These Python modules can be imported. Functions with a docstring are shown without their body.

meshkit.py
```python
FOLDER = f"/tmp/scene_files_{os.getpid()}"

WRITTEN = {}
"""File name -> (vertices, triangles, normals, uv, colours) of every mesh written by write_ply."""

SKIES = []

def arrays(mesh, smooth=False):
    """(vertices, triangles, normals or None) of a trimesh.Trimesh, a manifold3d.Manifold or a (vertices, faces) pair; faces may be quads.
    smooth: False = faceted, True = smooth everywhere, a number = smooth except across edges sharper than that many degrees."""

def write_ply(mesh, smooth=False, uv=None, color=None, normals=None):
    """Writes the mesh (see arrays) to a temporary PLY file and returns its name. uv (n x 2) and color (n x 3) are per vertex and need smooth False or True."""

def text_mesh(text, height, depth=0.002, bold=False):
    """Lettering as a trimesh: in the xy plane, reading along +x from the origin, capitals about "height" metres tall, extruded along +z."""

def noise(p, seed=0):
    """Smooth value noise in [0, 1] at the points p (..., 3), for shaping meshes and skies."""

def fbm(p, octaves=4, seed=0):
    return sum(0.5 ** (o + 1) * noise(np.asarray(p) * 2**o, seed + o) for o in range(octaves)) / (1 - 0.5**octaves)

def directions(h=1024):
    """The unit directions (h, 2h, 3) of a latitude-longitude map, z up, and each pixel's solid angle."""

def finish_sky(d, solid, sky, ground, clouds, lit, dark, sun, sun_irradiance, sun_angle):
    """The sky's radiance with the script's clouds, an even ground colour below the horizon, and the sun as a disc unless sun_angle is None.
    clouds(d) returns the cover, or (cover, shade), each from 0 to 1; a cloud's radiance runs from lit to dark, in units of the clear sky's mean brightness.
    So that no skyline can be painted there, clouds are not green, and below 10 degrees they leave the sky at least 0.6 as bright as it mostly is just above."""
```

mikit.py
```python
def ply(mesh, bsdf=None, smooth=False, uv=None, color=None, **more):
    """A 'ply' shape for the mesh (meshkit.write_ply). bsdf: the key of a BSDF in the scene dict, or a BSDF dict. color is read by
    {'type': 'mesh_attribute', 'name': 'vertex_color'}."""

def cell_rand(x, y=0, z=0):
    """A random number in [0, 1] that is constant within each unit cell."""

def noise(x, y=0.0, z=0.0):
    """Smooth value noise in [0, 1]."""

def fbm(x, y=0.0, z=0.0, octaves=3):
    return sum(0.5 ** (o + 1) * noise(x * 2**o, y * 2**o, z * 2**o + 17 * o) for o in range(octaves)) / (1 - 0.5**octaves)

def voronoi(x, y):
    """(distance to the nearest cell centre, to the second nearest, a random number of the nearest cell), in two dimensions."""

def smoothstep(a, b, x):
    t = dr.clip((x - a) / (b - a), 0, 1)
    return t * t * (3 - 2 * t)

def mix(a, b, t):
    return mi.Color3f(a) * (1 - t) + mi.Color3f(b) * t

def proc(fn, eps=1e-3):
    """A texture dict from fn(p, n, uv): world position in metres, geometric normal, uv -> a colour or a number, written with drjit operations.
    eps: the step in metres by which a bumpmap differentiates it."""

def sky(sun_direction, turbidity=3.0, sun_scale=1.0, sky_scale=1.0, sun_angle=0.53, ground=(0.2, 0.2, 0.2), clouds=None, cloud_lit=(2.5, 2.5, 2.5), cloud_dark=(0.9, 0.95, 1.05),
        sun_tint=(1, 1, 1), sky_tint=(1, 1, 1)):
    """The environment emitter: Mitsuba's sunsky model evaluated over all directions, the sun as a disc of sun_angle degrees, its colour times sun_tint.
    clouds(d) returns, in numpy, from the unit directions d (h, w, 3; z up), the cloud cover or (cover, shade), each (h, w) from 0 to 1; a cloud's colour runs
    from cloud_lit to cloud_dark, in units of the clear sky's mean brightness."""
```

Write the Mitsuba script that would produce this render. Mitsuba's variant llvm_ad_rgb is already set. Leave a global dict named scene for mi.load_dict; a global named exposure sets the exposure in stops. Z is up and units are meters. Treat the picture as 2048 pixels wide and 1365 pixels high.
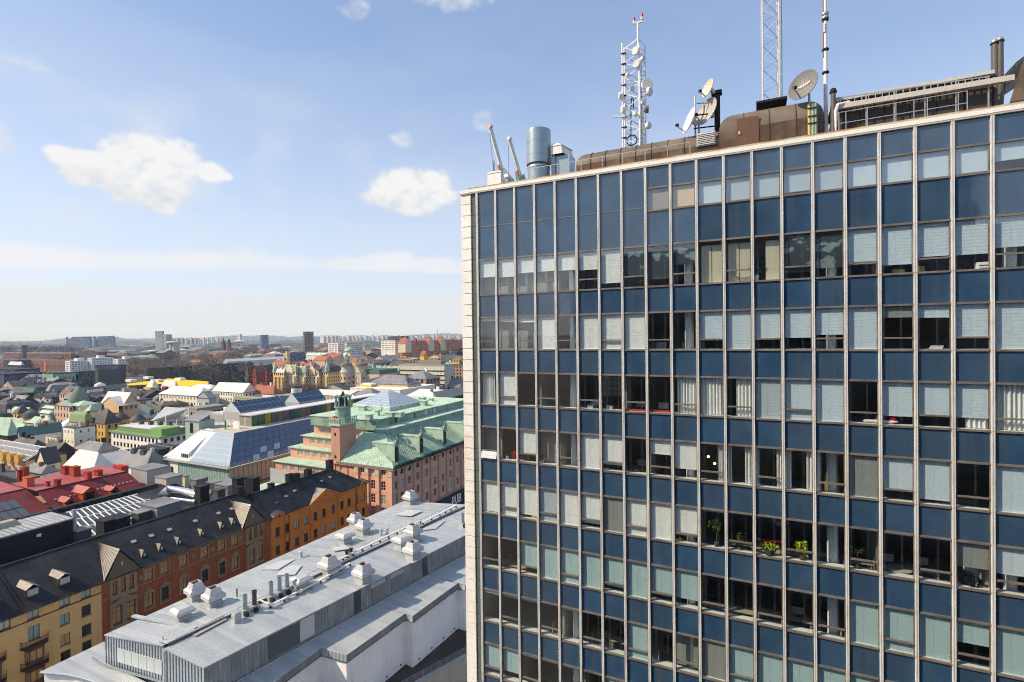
import math, zlib
import numpy as np, trimesh, mitsuba as mi, drjit as dr
import mikit, meshkit
from mikit import noise, fbm, smoothstep, mix, cell_rand

scene, labels = {}, {}
rng = np.random.default_rng(11)
exposure = 1.88

# ------------------------------------------------------------------ camera
CAM = np.array([0.0, 0.0, 62.0])
FOC, YAW, PIT, ROL = 1024.0, math.radians(-25.647), math.radians(-0.577), math.radians(-0.698)
_f = np.array([math.sin(YAW) * math.cos(PIT), math.cos(YAW) * math.cos(PIT), math.sin(PIT)])
_r = np.array([math.cos(YAW), -math.sin(YAW), 0.0])
_u = np.cross(_r, _f)
RIGHT, UP, FWD = math.cos(ROL) * _r + math.sin(ROL) * _u, -math.sin(ROL) * _r + math.cos(ROL) * _u, _f
scene['camera'] = {'type': 'perspective', 'fov': 90.0, 'fov_axis': 'x', 'near_clip': 0.5, 'far_clip': 60000.0,
                   'to_world': mi.ScalarTransform4f().look_at(origin=CAM.tolist(), target=(CAM + FWD).tolist(), up=UP.tolist())}

# ------------------------------------------------------------------ sky and sun
SUN = np.array([-0.80 * math.cos(math.radians(40)), -0.60 * math.cos(math.radians(40)), math.sin(math.radians(40))])
# cumulus lobes: azimuth, elevation, half width, half height (degrees)
LOBES = [(-60.6, 16.0, 3.3, 2.3), (-58.6, 16.2, 2.6, 2.0), (-60.4, 13.8, 2.9, 2.0), (-59.9, 12.8, 1.9, 1.2), (-65.3, 15.0, 2.3, 1.0), (-63.6, 14.3, 2.2, 1.3), (-66.8, 15.2, 1.2, 0.8), (-65.4, 13.9, 1.6, 0.9),
         (-56.0, 15.8, 1.6, 1.0), (-54.8, 15.5, 0.9, 0.4), (-62.6, 12.9, 1.3, 0.8),
         (-37.7, 16.0, 3.6, 2.0), (-34.6, 16.3, 2.9, 1.6), (-39.6, 14.9, 2.4, 1.1), (-36.2, 14.2, 2.9, 1.1), (-33.0, 15.2, 1.6, 1.0),
         (-69.1, 21.5, 1.8, 0.35), (-70.6, 15.6, 1.2, 1.4), (-28.6, 22.6, 1.2, 1.0), (-37.4, 20.6, 1.2, 0.8), (-42.2, 31.4, 1.8, 0.9), (-32.5, 33.3, 4.6, 1.2)]
LOBE_W = [1] * 16 + [0.55, 0.9, 0.5, 0.4, 0.45, 0.55]


def cloud_cover(d):
    az = np.degrees(np.arctan2(d[..., 0], d[..., 1]))
    el = np.degrees(np.arcsin(np.clip(d[..., 2], -1, 1)))
    P = d * 1.0
    w = meshkit.fbm(P * 14 + 3.1, 4) - 0.5
    w2 = meshkit.fbm(P * 46 + 9.7, 4, 5) - 0.5
    w3 = meshkit.fbm(P * 130 + 2.2, 4, 8) - 0.5
    field, small = np.full(az.shape, -1.0), np.full(az.shape, -1.0)
    for (a, e, ra, re), k in zip(LOBES, LOBE_W):
        q = ((az - a) / ra) ** 2 + ((el - e) / re) ** 2
        v = np.clip(1.3 - q, -1, 1)
        if k == 1:
            field = np.maximum(field, v)
        else:
            small = np.maximum(small, np.clip(1.5 - q, -1, 1) * (0.7 + 0.3 * k))
    billow = field + 1.25 * w2 + 0.55 * w3 + 0.75 * w
    cum = np.clip((billow + 0.02) / 0.95, 0, 1)
    cum = cum * cum * (3 - 2 * cum)
    wsp = np.clip((small + 2.2 * w2 + 0.9 * w3 + 0.6 * w - 0.35) / 1.1, 0, 1)
    cum = np.maximum(cum, 0.62 * wsp)
    # long thin band low over the city, pale air near the horizon and thin high wisps
    e0 = el - 8.0 + 1.4 * np.clip((az + 42) / 28.5, -1.3, 1.6) ** 2
    band = np.clip((e0 + 0.95 + 0.5 * w) / 0.25, 0, 1) * np.clip((1.0 + 2.6 * w + 0.9 * w2 - e0) / 0.7, 0, 1) * np.clip(0.85 + 0.9 * w, 0, 1)
    low = np.clip(1 - el / 30.0, 0, 1) ** 1.3 * 0.80
    low = np.maximum(low, 0.90 * np.clip((9.0 - el) / 5.0, 0, 1))
    wisp = np.clip(meshkit.fbm(P * np.array([3.2, 3.2, 9.0]) + 5.5, 5, 2) - 0.46, 0, 1) * 0.7 * np.clip(1.3 - el / 45.0, 0.1, 1)
    puff = np.clip(np.exp(-(((az + 60) / 22) ** 2 + ((el - 15) / 7.0) ** 2)), 0, 1) * np.clip(meshkit.fbm(P * 14 + 1.5, 5, 3) - 0.50, 0, 1) * 1.6
    cov = 1 - (1 - cum) * (1 - 0.75 * band) * (1 - low) * (1 - wisp) * (1 - puff) * 0.85
    # fair weather puffs over the rest of the sky
    far = meshkit.fbm(P * 5.0 + 20.3, 5, 9)
    rest = np.clip((far - 0.60) / 0.16, 0, 1) * np.clip((np.abs(az + 25) - 55) / 15, 0, 1) * 0.8
    cov = 1 - (1 - cov) * (1 - rest)
    under = np.clip((np.where(az < -48, 14.4, 15.3) - el) / 3.0, -0.3, 1)
    left = np.clip((np.where(az < -48, -60.5, -36.5) - az) / 5.0, 0, 1)
    shade = np.clip(0.12 + 0.38 * under + 0.15 * left - 0.8 * w2 - 0.5 * w3 - 0.25 * (billow - 0.8), 0, 0.85) * cum + (0.35 - 0.25 * band) * (1 - cum)
    return cov, shade


scene['sky'] = mikit.sky(SUN.tolist(), turbidity=3.0, clouds=cloud_cover, cloud_lit=(1.85, 1.85, 1.85), cloud_dark=(1.28, 1.36, 1.46), sky_tint=(1.56, 1.56, 1.62), sun_tint=(1.14, 1.14, 1.13), ground=(0.16, 0.16, 0.16))
labels['sky'] = {'label': 'blue spring sky with two white cumulus clouds and pale haze low over the city', 'kind': 'structure'}

# ------------------------------------------------------------------ pixels of the 2048 wide photograph -> points in the place


def ray(px, py):
    return FWD + (px - 1024) / FOC * RIGHT - (py - 682.5) / FOC * UP


def at(px, py, z):
    d = ray(px, py)
    return CAM + d * (z - CAM[2]) / d[2]


def aty(px, py, y):
    d = ray(px, py)
    return CAM + d * y / d[1]


def atx(px, py, x):
    d = ray(px, py)
    return CAM + d * x / d[0]


def atd(px, py, dist):
    d = ray(px, py)
    return CAM + d * dist


def pj(P):
    P = np.asarray(P, float) - CAM
    z = P @ FWD
    return np.array([1024 + FOC * (P @ RIGHT) / z, 682.5 - FOC * (P @ UP) / z])


# ------------------------------------------------------------------ mesh builder
class M:
    def __init__(s):
        s.v, s.f, s.n = [], [], 0

    def add(s, v, f):
        s.v.append(np.asarray(v, float))
        s.f.append(np.asarray(f, int) + s.n)
        s.n += len(v)
        return s

    def quad(s, a, b, c, d):
        return s.add([a, b, c, d], [[0, 1, 2], [0, 2, 3]])

    def tri(s, a, b, c):
        return s.add([a, b, c], [[0, 1, 2]])

    def fan(s, pts):
        return s.add(pts, [[0, i, i + 1] for i in range(1, len(pts) - 1)])

    def hexa(s, p):
        """p: 8 corners, bottom 4 (ccw) then top 4"""
        return s.add(p, [[0, 2, 1], [0, 3, 2], [4, 5, 6], [4, 6, 7], [0, 1, 5], [0, 5, 4], [1, 2, 6], [1, 6, 5], [2, 3, 7], [2, 7, 6], [3, 0, 4], [3, 4, 7]])

    def box(s, x0, x1, y0, y1, z0, z1):
        return s.hexa([(x0, y0, z0), (x1, y0, z0), (x1, y1, z0), (x0, y1, z0), (x0, y0, z1), (x1, y0, z1), (x1, y1, z1), (x0, y1, z1)])

    def beam(s, p, q, w, h=None, up=(0, 0, 1)):
        p, q = np.asarray(p, float), np.asarray(q, float)
        h = w if h is None else h
        t = q - p
        t = t / (np.linalg.norm(t) + 1e-12)
        up = np.asarray(up, float)
        if abs(t @ up) > 0.98:
            up = np.array([0, 1.0, 0]) if abs(t[1]) < 0.9 else np.array([1.0, 0, 0])
        a = np.cross(t, up)
        a /= np.linalg.norm(a)
        b = np.cross(a, t)
        c = [(-w / 2) * a - h / 2 * b, w / 2 * a - h / 2 * b, w / 2 * a + h / 2 * b, -w / 2 * a + h / 2 * b]
        return s.hexa([p + k for k in c] + [q + k for k in c])

    def tube(s, pts, r, n=6, close=True):
        pts = np.asarray(pts, float)
        rr = np.broadcast_to(r, (len(pts),))
        t = np.gradient(pts, axis=0)
        t /= np.linalg.norm(t, axis=1, keepdims=True) + 1e-12
        ref = np.array([0, 0, 1.0]) if np.abs(t[:, 2]).mean() < 0.8 else np.array([1.0, 0.1, 0])
        a = np.cross(t, ref)
        a /= np.linalg.norm(a, axis=1, keepdims=True) + 1e-12
        b = np.cross(t, a)
        g = np.arange(n) * 2 * np.pi / n
        V = (pts[:, None] + rr[:, None, None] * (np.cos(g)[None, :, None] * a[:, None] + np.sin(g)[None, :, None] * b[:, None])).reshape(-1, 3)
        F = []
        for i in range(len(pts) - 1):
            for j in range(n):
                k = (j + 1) % n
                F += [[i * n + j, i * n + k, (i + 1) * n + k], [i * n + j, (i + 1) * n + k, (i + 1) * n + j]]
        if close:
            F += [[0, j + 1, j] for j in range(1, n - 1)] + [[(len(pts) - 1) * n, (len(pts) - 1) * n + j, (len(pts) - 1) * n + j + 1] for j in range(1, n - 1)]
        return s.add(V, F)

    def lathe(s, c, prof, n=16, sx=1.0, sy=1.0):
        """prof: (radius, z) pairs round a vertical axis at c"""
        g = np.arange(n) * 2 * np.pi / n
        V = np.concatenate([np.stack([c[0] + r * sx * np.cos(g), c[1] + r * sy * np.sin(g), np.full(n, c[2] + z)], 1) for r, z in prof])
        F = []
        for i in range(len(prof) - 1):
            for j in range(n):
                k = (j + 1) % n
                F += [[i * n + j, i * n + k, (i + 1) * n + k], [i * n + j, (i + 1) * n + k, (i + 1) * n + j]]
        return s.add(V, F)

    def prism(s, poly, z0, z1, top=True):
        """walls and lid over an xy polygon (convex or star shaped lids only)"""
        n = len(poly)
        z1 = np.broadcast_to(z1, (n,))
        V = [(p[0], p[1], z0) for p in poly] + [(p[0], p[1], z) for p, z in zip(poly, z1)]
        F = []
        for i in range(n):
            j = (i + 1) % n
            F += [[i, j, n + j], [i, n + j, n + i]]
        s.add(V, F)
        if top:
            s.fan(V[n:])
        return s

    def mesh(s):
        return (np.concatenate(s.v), np.concatenate(s.f))


count = {}


def key_for(k):
    n = count.get(k, 0)
    count[k] = n + 1
    return k if n == 0 else f'{k}_{n:03d}'


def thing(name, label, cat, group=None):
    k = key_for(name)
    labels[k] = {'label': label, 'category': cat}
    if group:
        labels[k]['group'] = group
    return k


def part(parent, name, m, mat, smooth=False, stuff=False, label=None):
    if isinstance(m, M):
        if not m.v:
            return None
        m = m.mesh()
    k = key_for(f'{parent}__{name}' if parent else name)
    scene[k] = mikit.ply(m, mat, smooth=smooth)
    if stuff or label:
        labels.setdefault(k, {})
        if stuff:
            labels[k]['kind'] = 'stuff'
            labels[k]['label'] = label or f'many small {name.replace("_", " ")} pieces too small to pick apart'
        elif label:
            labels[k]['label'] = label
    return k


def single(name, m, mat, label, cat, group=None, smooth=False):
    k = key_for(name)
    scene[k] = mikit.ply(m.mesh() if isinstance(m, M) else m, mat, smooth=smooth)
    labels[k] = {'label': label, 'category': cat}
    if group:
        labels[k]['group'] = group
    return k


def ground_of(name, m, mat, label, kind='structure'):
    k = key_for(name)
    scene[k] = mikit.ply(m.mesh() if isinstance(m, M) else m, mat)
    labels[k] = {'label': label, 'kind': kind}
    return k


# ------------------------------------------------------------------ materials
_flat = {}


def two(b):
    return {'type': 'twosided', 'bsdf': b}


def paint(c, rough=None, spec=0.3):
    """a plain matt or satin paint of linear colour c"""
    c = tuple(round(float(x), 3) for x in c)
    k = f'paint_{c[0]}_{c[1]}_{c[2]}_{rough}'.replace('.', 'p')
    if k not in scene:
        if rough is None:
            scene[k] = two({'type': 'diffuse', 'reflectance': {'type': 'rgb', 'value': list(c)}})
        else:
            scene[k] = two({'type': 'principled', 'base_color': {'type': 'rgb', 'value': list(c)}, 'roughness': rough, 'specular': spec})
    return k


def metal(name, c, rough, metallic=0.7):
    scene[name] = two({'type': 'principled', 'base_color': {'type': 'rgb', 'value': list(c)}, 'roughness': rough, 'metallic': metallic, 'specular': 0.5})
    return name


def surf(name, fn, rough=0.7, metallic=0.0, spec=0.3, bump=None, bscale=0.01, eps=0.01):
    b = {'type': 'principled', 'base_color': mikit.proc(fn), 'roughness': rough, 'metallic': metallic, 'specular': spec}
    if bump is not None:
        b = {'type': 'bumpmap', 'arbitrary': mikit.proc(bump, eps=eps), 'scale': bscale, 'bsdf': b}
    scene[name] = two(b)
    return name


def srgb(r, g, b):
    return tuple(((x / 255.0) / 12.92 if x / 255.0 <= 0.04045 else ((x / 255.0 + 0.055) / 1.055) ** 2.4) for x in (r, g, b))


def weathered(name, c, c2, scale=0.6, streak=0.0, **k):
    """colour c with patches and rain streaks of c2"""
    def fn(p, n, uv):
        a = fbm(p.x * scale, p.y * scale, p.z * scale, 4)
        t = smoothstep(0.35, 0.75, a)
        if streak:
            t = t * 0.6 + streak * smoothstep(0.45, 0.8, noise(p.x * 2.3, p.y * 2.3, p.z * 0.18))
        return mix(c, c2, t)
    return surf(name, fn, **k)


def seamed(name, c, c2, pitch, axis, **k):
    """sheet metal laid in strips: slight tone changes from strip to strip and blotches"""
    def fn(p, n, uv):
        q = p.x if axis == 'x' else p.y
        t = 0.55 * cell_rand(q / pitch, 3.0) + 0.65 * fbm(p.x * 0.35, p.y * 0.35, p.z * 0.35, 4) - 0.1
        return mix(c, c2, dr.clip(t, 0, 1))
    return surf(name, fn, **k)


# glass, facade and roof materials shared by many things
scene['clear_pane'] = {'type': 'thindielectric', 'int_ior': 1.75, 'specular_transmittance': {'type': 'rgb', 'value': [0.86, 0.925, 0.94]}}
scene['dark_pane'] = two({'type': 'principled', 'base_color': {'type': 'rgb', 'value': [0.012, 0.015, 0.018]}, 'roughness': 0.08, 'specular': 0.6})
scene['warm_pane'] = two({'type': 'principled', 'base_color': {'type': 'rgb', 'value': [0.46, 0.26, 0.11]}, 'roughness': 0.12, 'specular': 0.6})  # warm reflected light is put into the pane colour
scene['pale_pane'] = two({'type': 'principled', 'base_color': {'type': 'rgb', 'value': [0.34, 0.37, 0.37]}, 'roughness': 0.12, 'specular': 0.6})
scene['green_pane'] = two({'type': 'principled', 'base_color': {'type': 'rgb', 'value': [0.20, 0.33, 0.29]}, 'roughness': 0.1, 'specular': 0.7})
scene['blue_pane'] = two({'type': 'principled', 'base_color': {'type': 'rgb', 'value': [0.025, 0.06, 0.13]}, 'roughness': 0.1, 'specular': 0.8})
WHITE, CREAM, BLACK, DARK = paint((0.72, 0.72, 0.70)), paint((0.62, 0.53, 0.36)), paint((0.012, 0.013, 0.016), 0.6), paint((0.04, 0.042, 0.046))
weathered('plaster_white', (0.82, 0.825, 0.83), (0.68, 0.69, 0.71), 0.4, 0.4, rough=0.8)

# ================================================================== the office tower on the right
YF = 28.85                       # its curtain wall lies in the plane y = YF
BAY, X0, STOREY = 1.3326, -16.21, 3.5
NB = 22


def mx(i):
    return X0 + BAY * i


def zj(k):
    return CAM[2] - 0.871 + STOREY * k


WIN_H = 2.07
GALV = paint((0.5, 0.5, 0.5))
ZTOP = zj(1) + 1.905 * STOREY
surf('spandrel_glass', lambda p, n, uv: mix(mix((0.019, 0.054, 0.118), (0.030, 0.077, 0.152), smoothstep(0.3, 0.8, fbm(p.x * 0.9, p.z * 0.9, 4.0, 4))), (0.050, 0.072, 0.098), 0.35 * cell_rand((p.x + 16.21) / 1.3326, p.z / 1.75) + 0.45 * smoothstep(0.55, 0.95, noise(p.x * 7.0, p.z * 0.35, 3.0))), rough=0.07, spec=1.0,
     bump=lambda p, n, uv: noise(p.x * 0.55, p.z * 0.45, 2.0) * 0.7 + 0.3 * noise(p.x * 1.7, p.z * 1.4, 7.0), bscale=0.010, eps=0.02)
weathered('mullion_metal', (0.66, 0.672, 0.675), (0.53, 0.53, 0.52), 1.3, 0.5, rough=0.42, metallic=0.1, spec=0.5)
weathered('transom_metal', (0.22, 0.195, 0.175), (0.15, 0.13, 0.115), 2.0, rough=0.45, metallic=0.3)
weathered('tile_white', (0.82, 0.815, 0.80), (0.72, 0.67, 0.60), 0.55, 0.2, rough=0.5)
surf('rust_edge', lambda p, n, uv: mix((0.50, 0.40, 0.28), (0.42, 0.17, 0.06), smoothstep(0.4, 0.62, fbm(p.x * 1.1, p.z * 3.0, 1.0, 4))), rough=0.8)
metal('column_paint', (0.70, 0.74, 0.74), 0.5, 0.0)
BLIND = {'w': paint((0.80, 0.80, 0.80)), 'g': paint((0.30, 0.31, 0.30)), 'b': paint((0.36, 0.31, 0.28)), 'e': paint((0.70, 0.54, 0.36)),
         'p': paint((0.46, 0.52, 0.58)), 't': paint((0.42, 0.55, 0.58)), 'k': paint((0.62, 0.57, 0.44)), 'd': paint((0.05, 0.065, 0.075)), 'c': paint((0.80, 0.80, 0.79)), 'v': paint((0.58, 0.66, 0.74))}
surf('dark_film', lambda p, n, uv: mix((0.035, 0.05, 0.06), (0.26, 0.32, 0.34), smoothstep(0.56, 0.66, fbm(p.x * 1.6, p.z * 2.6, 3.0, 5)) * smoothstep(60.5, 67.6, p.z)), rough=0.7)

tower = thing('office_tower', 'tall office tower with a blue glass curtain wall, pale mullions and white tiled edge', 'building')
XL = mx(0) - 1.09
XR = mx(NB)
# structure behind the skin
m = M()
m.box(XL + .02, XR, YF + 6.0, YF + 17.5, 0, ZTOP - 0.05)
m.box(XL + .02, mx(0) - 0.02, YF + 0.25, YF + 6.0, 0, ZTOP - 0.05)
part(tower, 'end_block', M().box(XR + .07, XR + 8.5, YF + .05, YF + 17.5, 0, ZTOP + .1), 'spandrel_glass')
part(tower, 'core_wall', m, paint((0.42, 0.39, 0.34)))
for k in range(1, -8, -1):
    part(tower, 'floor_slab', M().box(mx(0), XR, YF + 0.16, YF + 6.0, zj(k) - 1.33, zj(k) - 0.9), paint((0.50, 0.50, 0.48)))
    part(tower, 'window_sill', M().box(mx(0), XR, YF + 0.055, YF + 0.42, zj(k) + 0.012, zj(k) + 0.05), paint((0.78, 0.78, 0.75)))
part(tower, 'floor_slab', M().box(mx(0), XR, YF + 0.16, YF + 6.0, zj(1) + 2.5, zj(1) + 3.95), paint((0.50, 0.50, 0.48)))
part(tower, 'roof_slab', M().box(XL + .02, XR, YF + 0.05, YF + 17.5, ZTOP - 0.04, ZTOP + 0.10), paint((0.10, 0.10, 0.10)))
part(tower, 'base_wall', M().box(XL, XR, YF, YF + 0.24, 0, zj(-7) - 1.43), 'spandrel_glass')
# partitions between the offices and the round columns behind the glass
prng = np.random.default_rng(5)
for k in range(1, -8, -1):
    i = int(prng.integers(2, 5))
    while i < NB:
        part(tower, 'partition_wall', M().box(mx(i) - 0.06, mx(i) + 0.06, YF + 0.62, YF + 5.98, zj(k) - 0.89, zj(k) + 2.16), paint((0.42, 0.40, 0.36) if prng.random() < 0.5 else (0.25, 0.22, 0.19)))
        i += int(prng.integers(3, 6))
    for i in (4, 9, 14, 19):
        cx = mx(i) + 0.62 * BAY
        part(tower, 'column', M().lathe((cx, YF + 0.78, zj(k) - 0.89), [(0.24, 0), (0.24, 3.05)], 18), 'column_paint', smooth=40)
# white tiled edge, its grey green glass strip, and the parapet
z = ZTOP - 0.02
while z > 30:
    part(tower, 'edge_tile', M().box(XL, XL + 0.60, YF - 0.03, YF + 0.22, z - 0.70, z - 0.02), 'tile_white')
    part(tower, 'side_glass', M().box(XL + 0.62, mx(0) - 0.09, YF + 0.05, YF + 0.22, z - 0.705, z - 0.01), paint((0.10, 0.13, 0.12), 0.25))
    z -= 0.72
m = M()
zz = ZTOP
while zz > 30:
    m.box(XL - 0.12, XL - 0.005, YF - 0.03, YF + 17.6, zz - 0.70, zz - 0.02)
    zz -= 0.72
part(tower, 'end_wall', m, 'tile_white')
part(tower, 'cornice', M().box(XL - 0.14, XR, YF - 0.13, YF + 0.5, ZTOP - 0.02, ZTOP + 0.17), paint((0.78, 0.775, 0.75), 0.5))
part(tower, 'cornice_drip', M().box(XL - 0.12, XR, YF - 0.11, YF + 0.02, ZTOP - 0.10, ZTOP - 0.022), paint((0.42, 0.40, 0.36), 0.5))
part(tower, 'gutter_strip', M().box(XL + 0.3, XR, YF - 0.06, YF + 0.6, ZTOP + 0.172, ZTOP + 0.235), paint((0.34, 0.42, 0.36), 0.5))
part(tower, 'coping', M().box(XL + 0.4, XR, YF + 0.02, YF + 0.75, ZTOP + 0.237, ZTOP + 0.315), 'rust_edge')
# mullions, jointed at every storey
for i in range(NB + 1):
    m = M()
    zs = [ZTOP - 0.105] + [zj(k) + 0.01 for k in range(1, -8, -1)]
    for a, b in zip(zs[:-1], zs[1:]):
        x = mx(i)
        m.box(x - 0.062, x - 0.012, YF - 0.10, YF + 0.10, b + 0.006, a - 0.006)
        m.box(x + 0.012, x + 0.062, YF - 0.10, YF + 0.10, b + 0.006, a - 0.006)
        m.box(x - 0.012, x + 0.012, YF - 0.07, YF + 0.09, b + 0.004, a - 0.004)
    part(tower, 'mullion', m, 'mullion_metal')


def spandrel(i, z0, z1):
    part(tower, 'spandrel_panel', M().quad((mx(i) + 0.07, YF + 0.02, z0), (mx(i + 1) - 0.07, YF + 0.02, z0), (mx(i + 1) - 0.07, YF + 0.02, z1), (mx(i) + 0.07, YF + 0.02, z1)), 'spandrel_glass')


def slats(x0, x1, y, z0, z1, pitch=0.15, tilt=0.010):
    n = max(1, int(round((z1 - z0) / pitch)))
    zz = np.linspace(z1, z0, n + 1)
    m = M()
    for a, b in zip(zz[:-1], zz[1:]):
        m.quad((x0, y + tilt, a - 0.006), (x1, y + tilt, a - 0.006), (x1, y, b), (x0, y, b))
    m.box(x0, x1, y - 0.012, y + 0.02, z0 - 0.03, z0)
    xm = x0 + (x1 - x0) * 0.47
    m.quad((xm, y - 0.004, z0), (xm + 0.012, y - 0.004, z0), (xm + 0.012, y - 0.004, z1), (xm, y - 0.004, z1))
    return m


def curtain(x0, x1, y, z0, z1, seed):
    r = np.random.default_rng(seed)
    n = max(8, int((x1 - x0) / 0.025))
    xs = np.linspace(x0, x1, n)
    ys = y + 0.05 * np.sin(np.linspace(0, 2 * np.pi * (x1 - x0) / 0.17, n) + r.random() * 6) + 0.015 * r.standard_normal(n)
    m = M()
    for j in range(n - 1):
        m.quad((xs[j], ys[j], z0), (xs[j + 1], ys[j + 1], z0), (xs[j + 1], ys[j + 1], z1), (xs[j], ys[j], z1))
    return m


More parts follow.
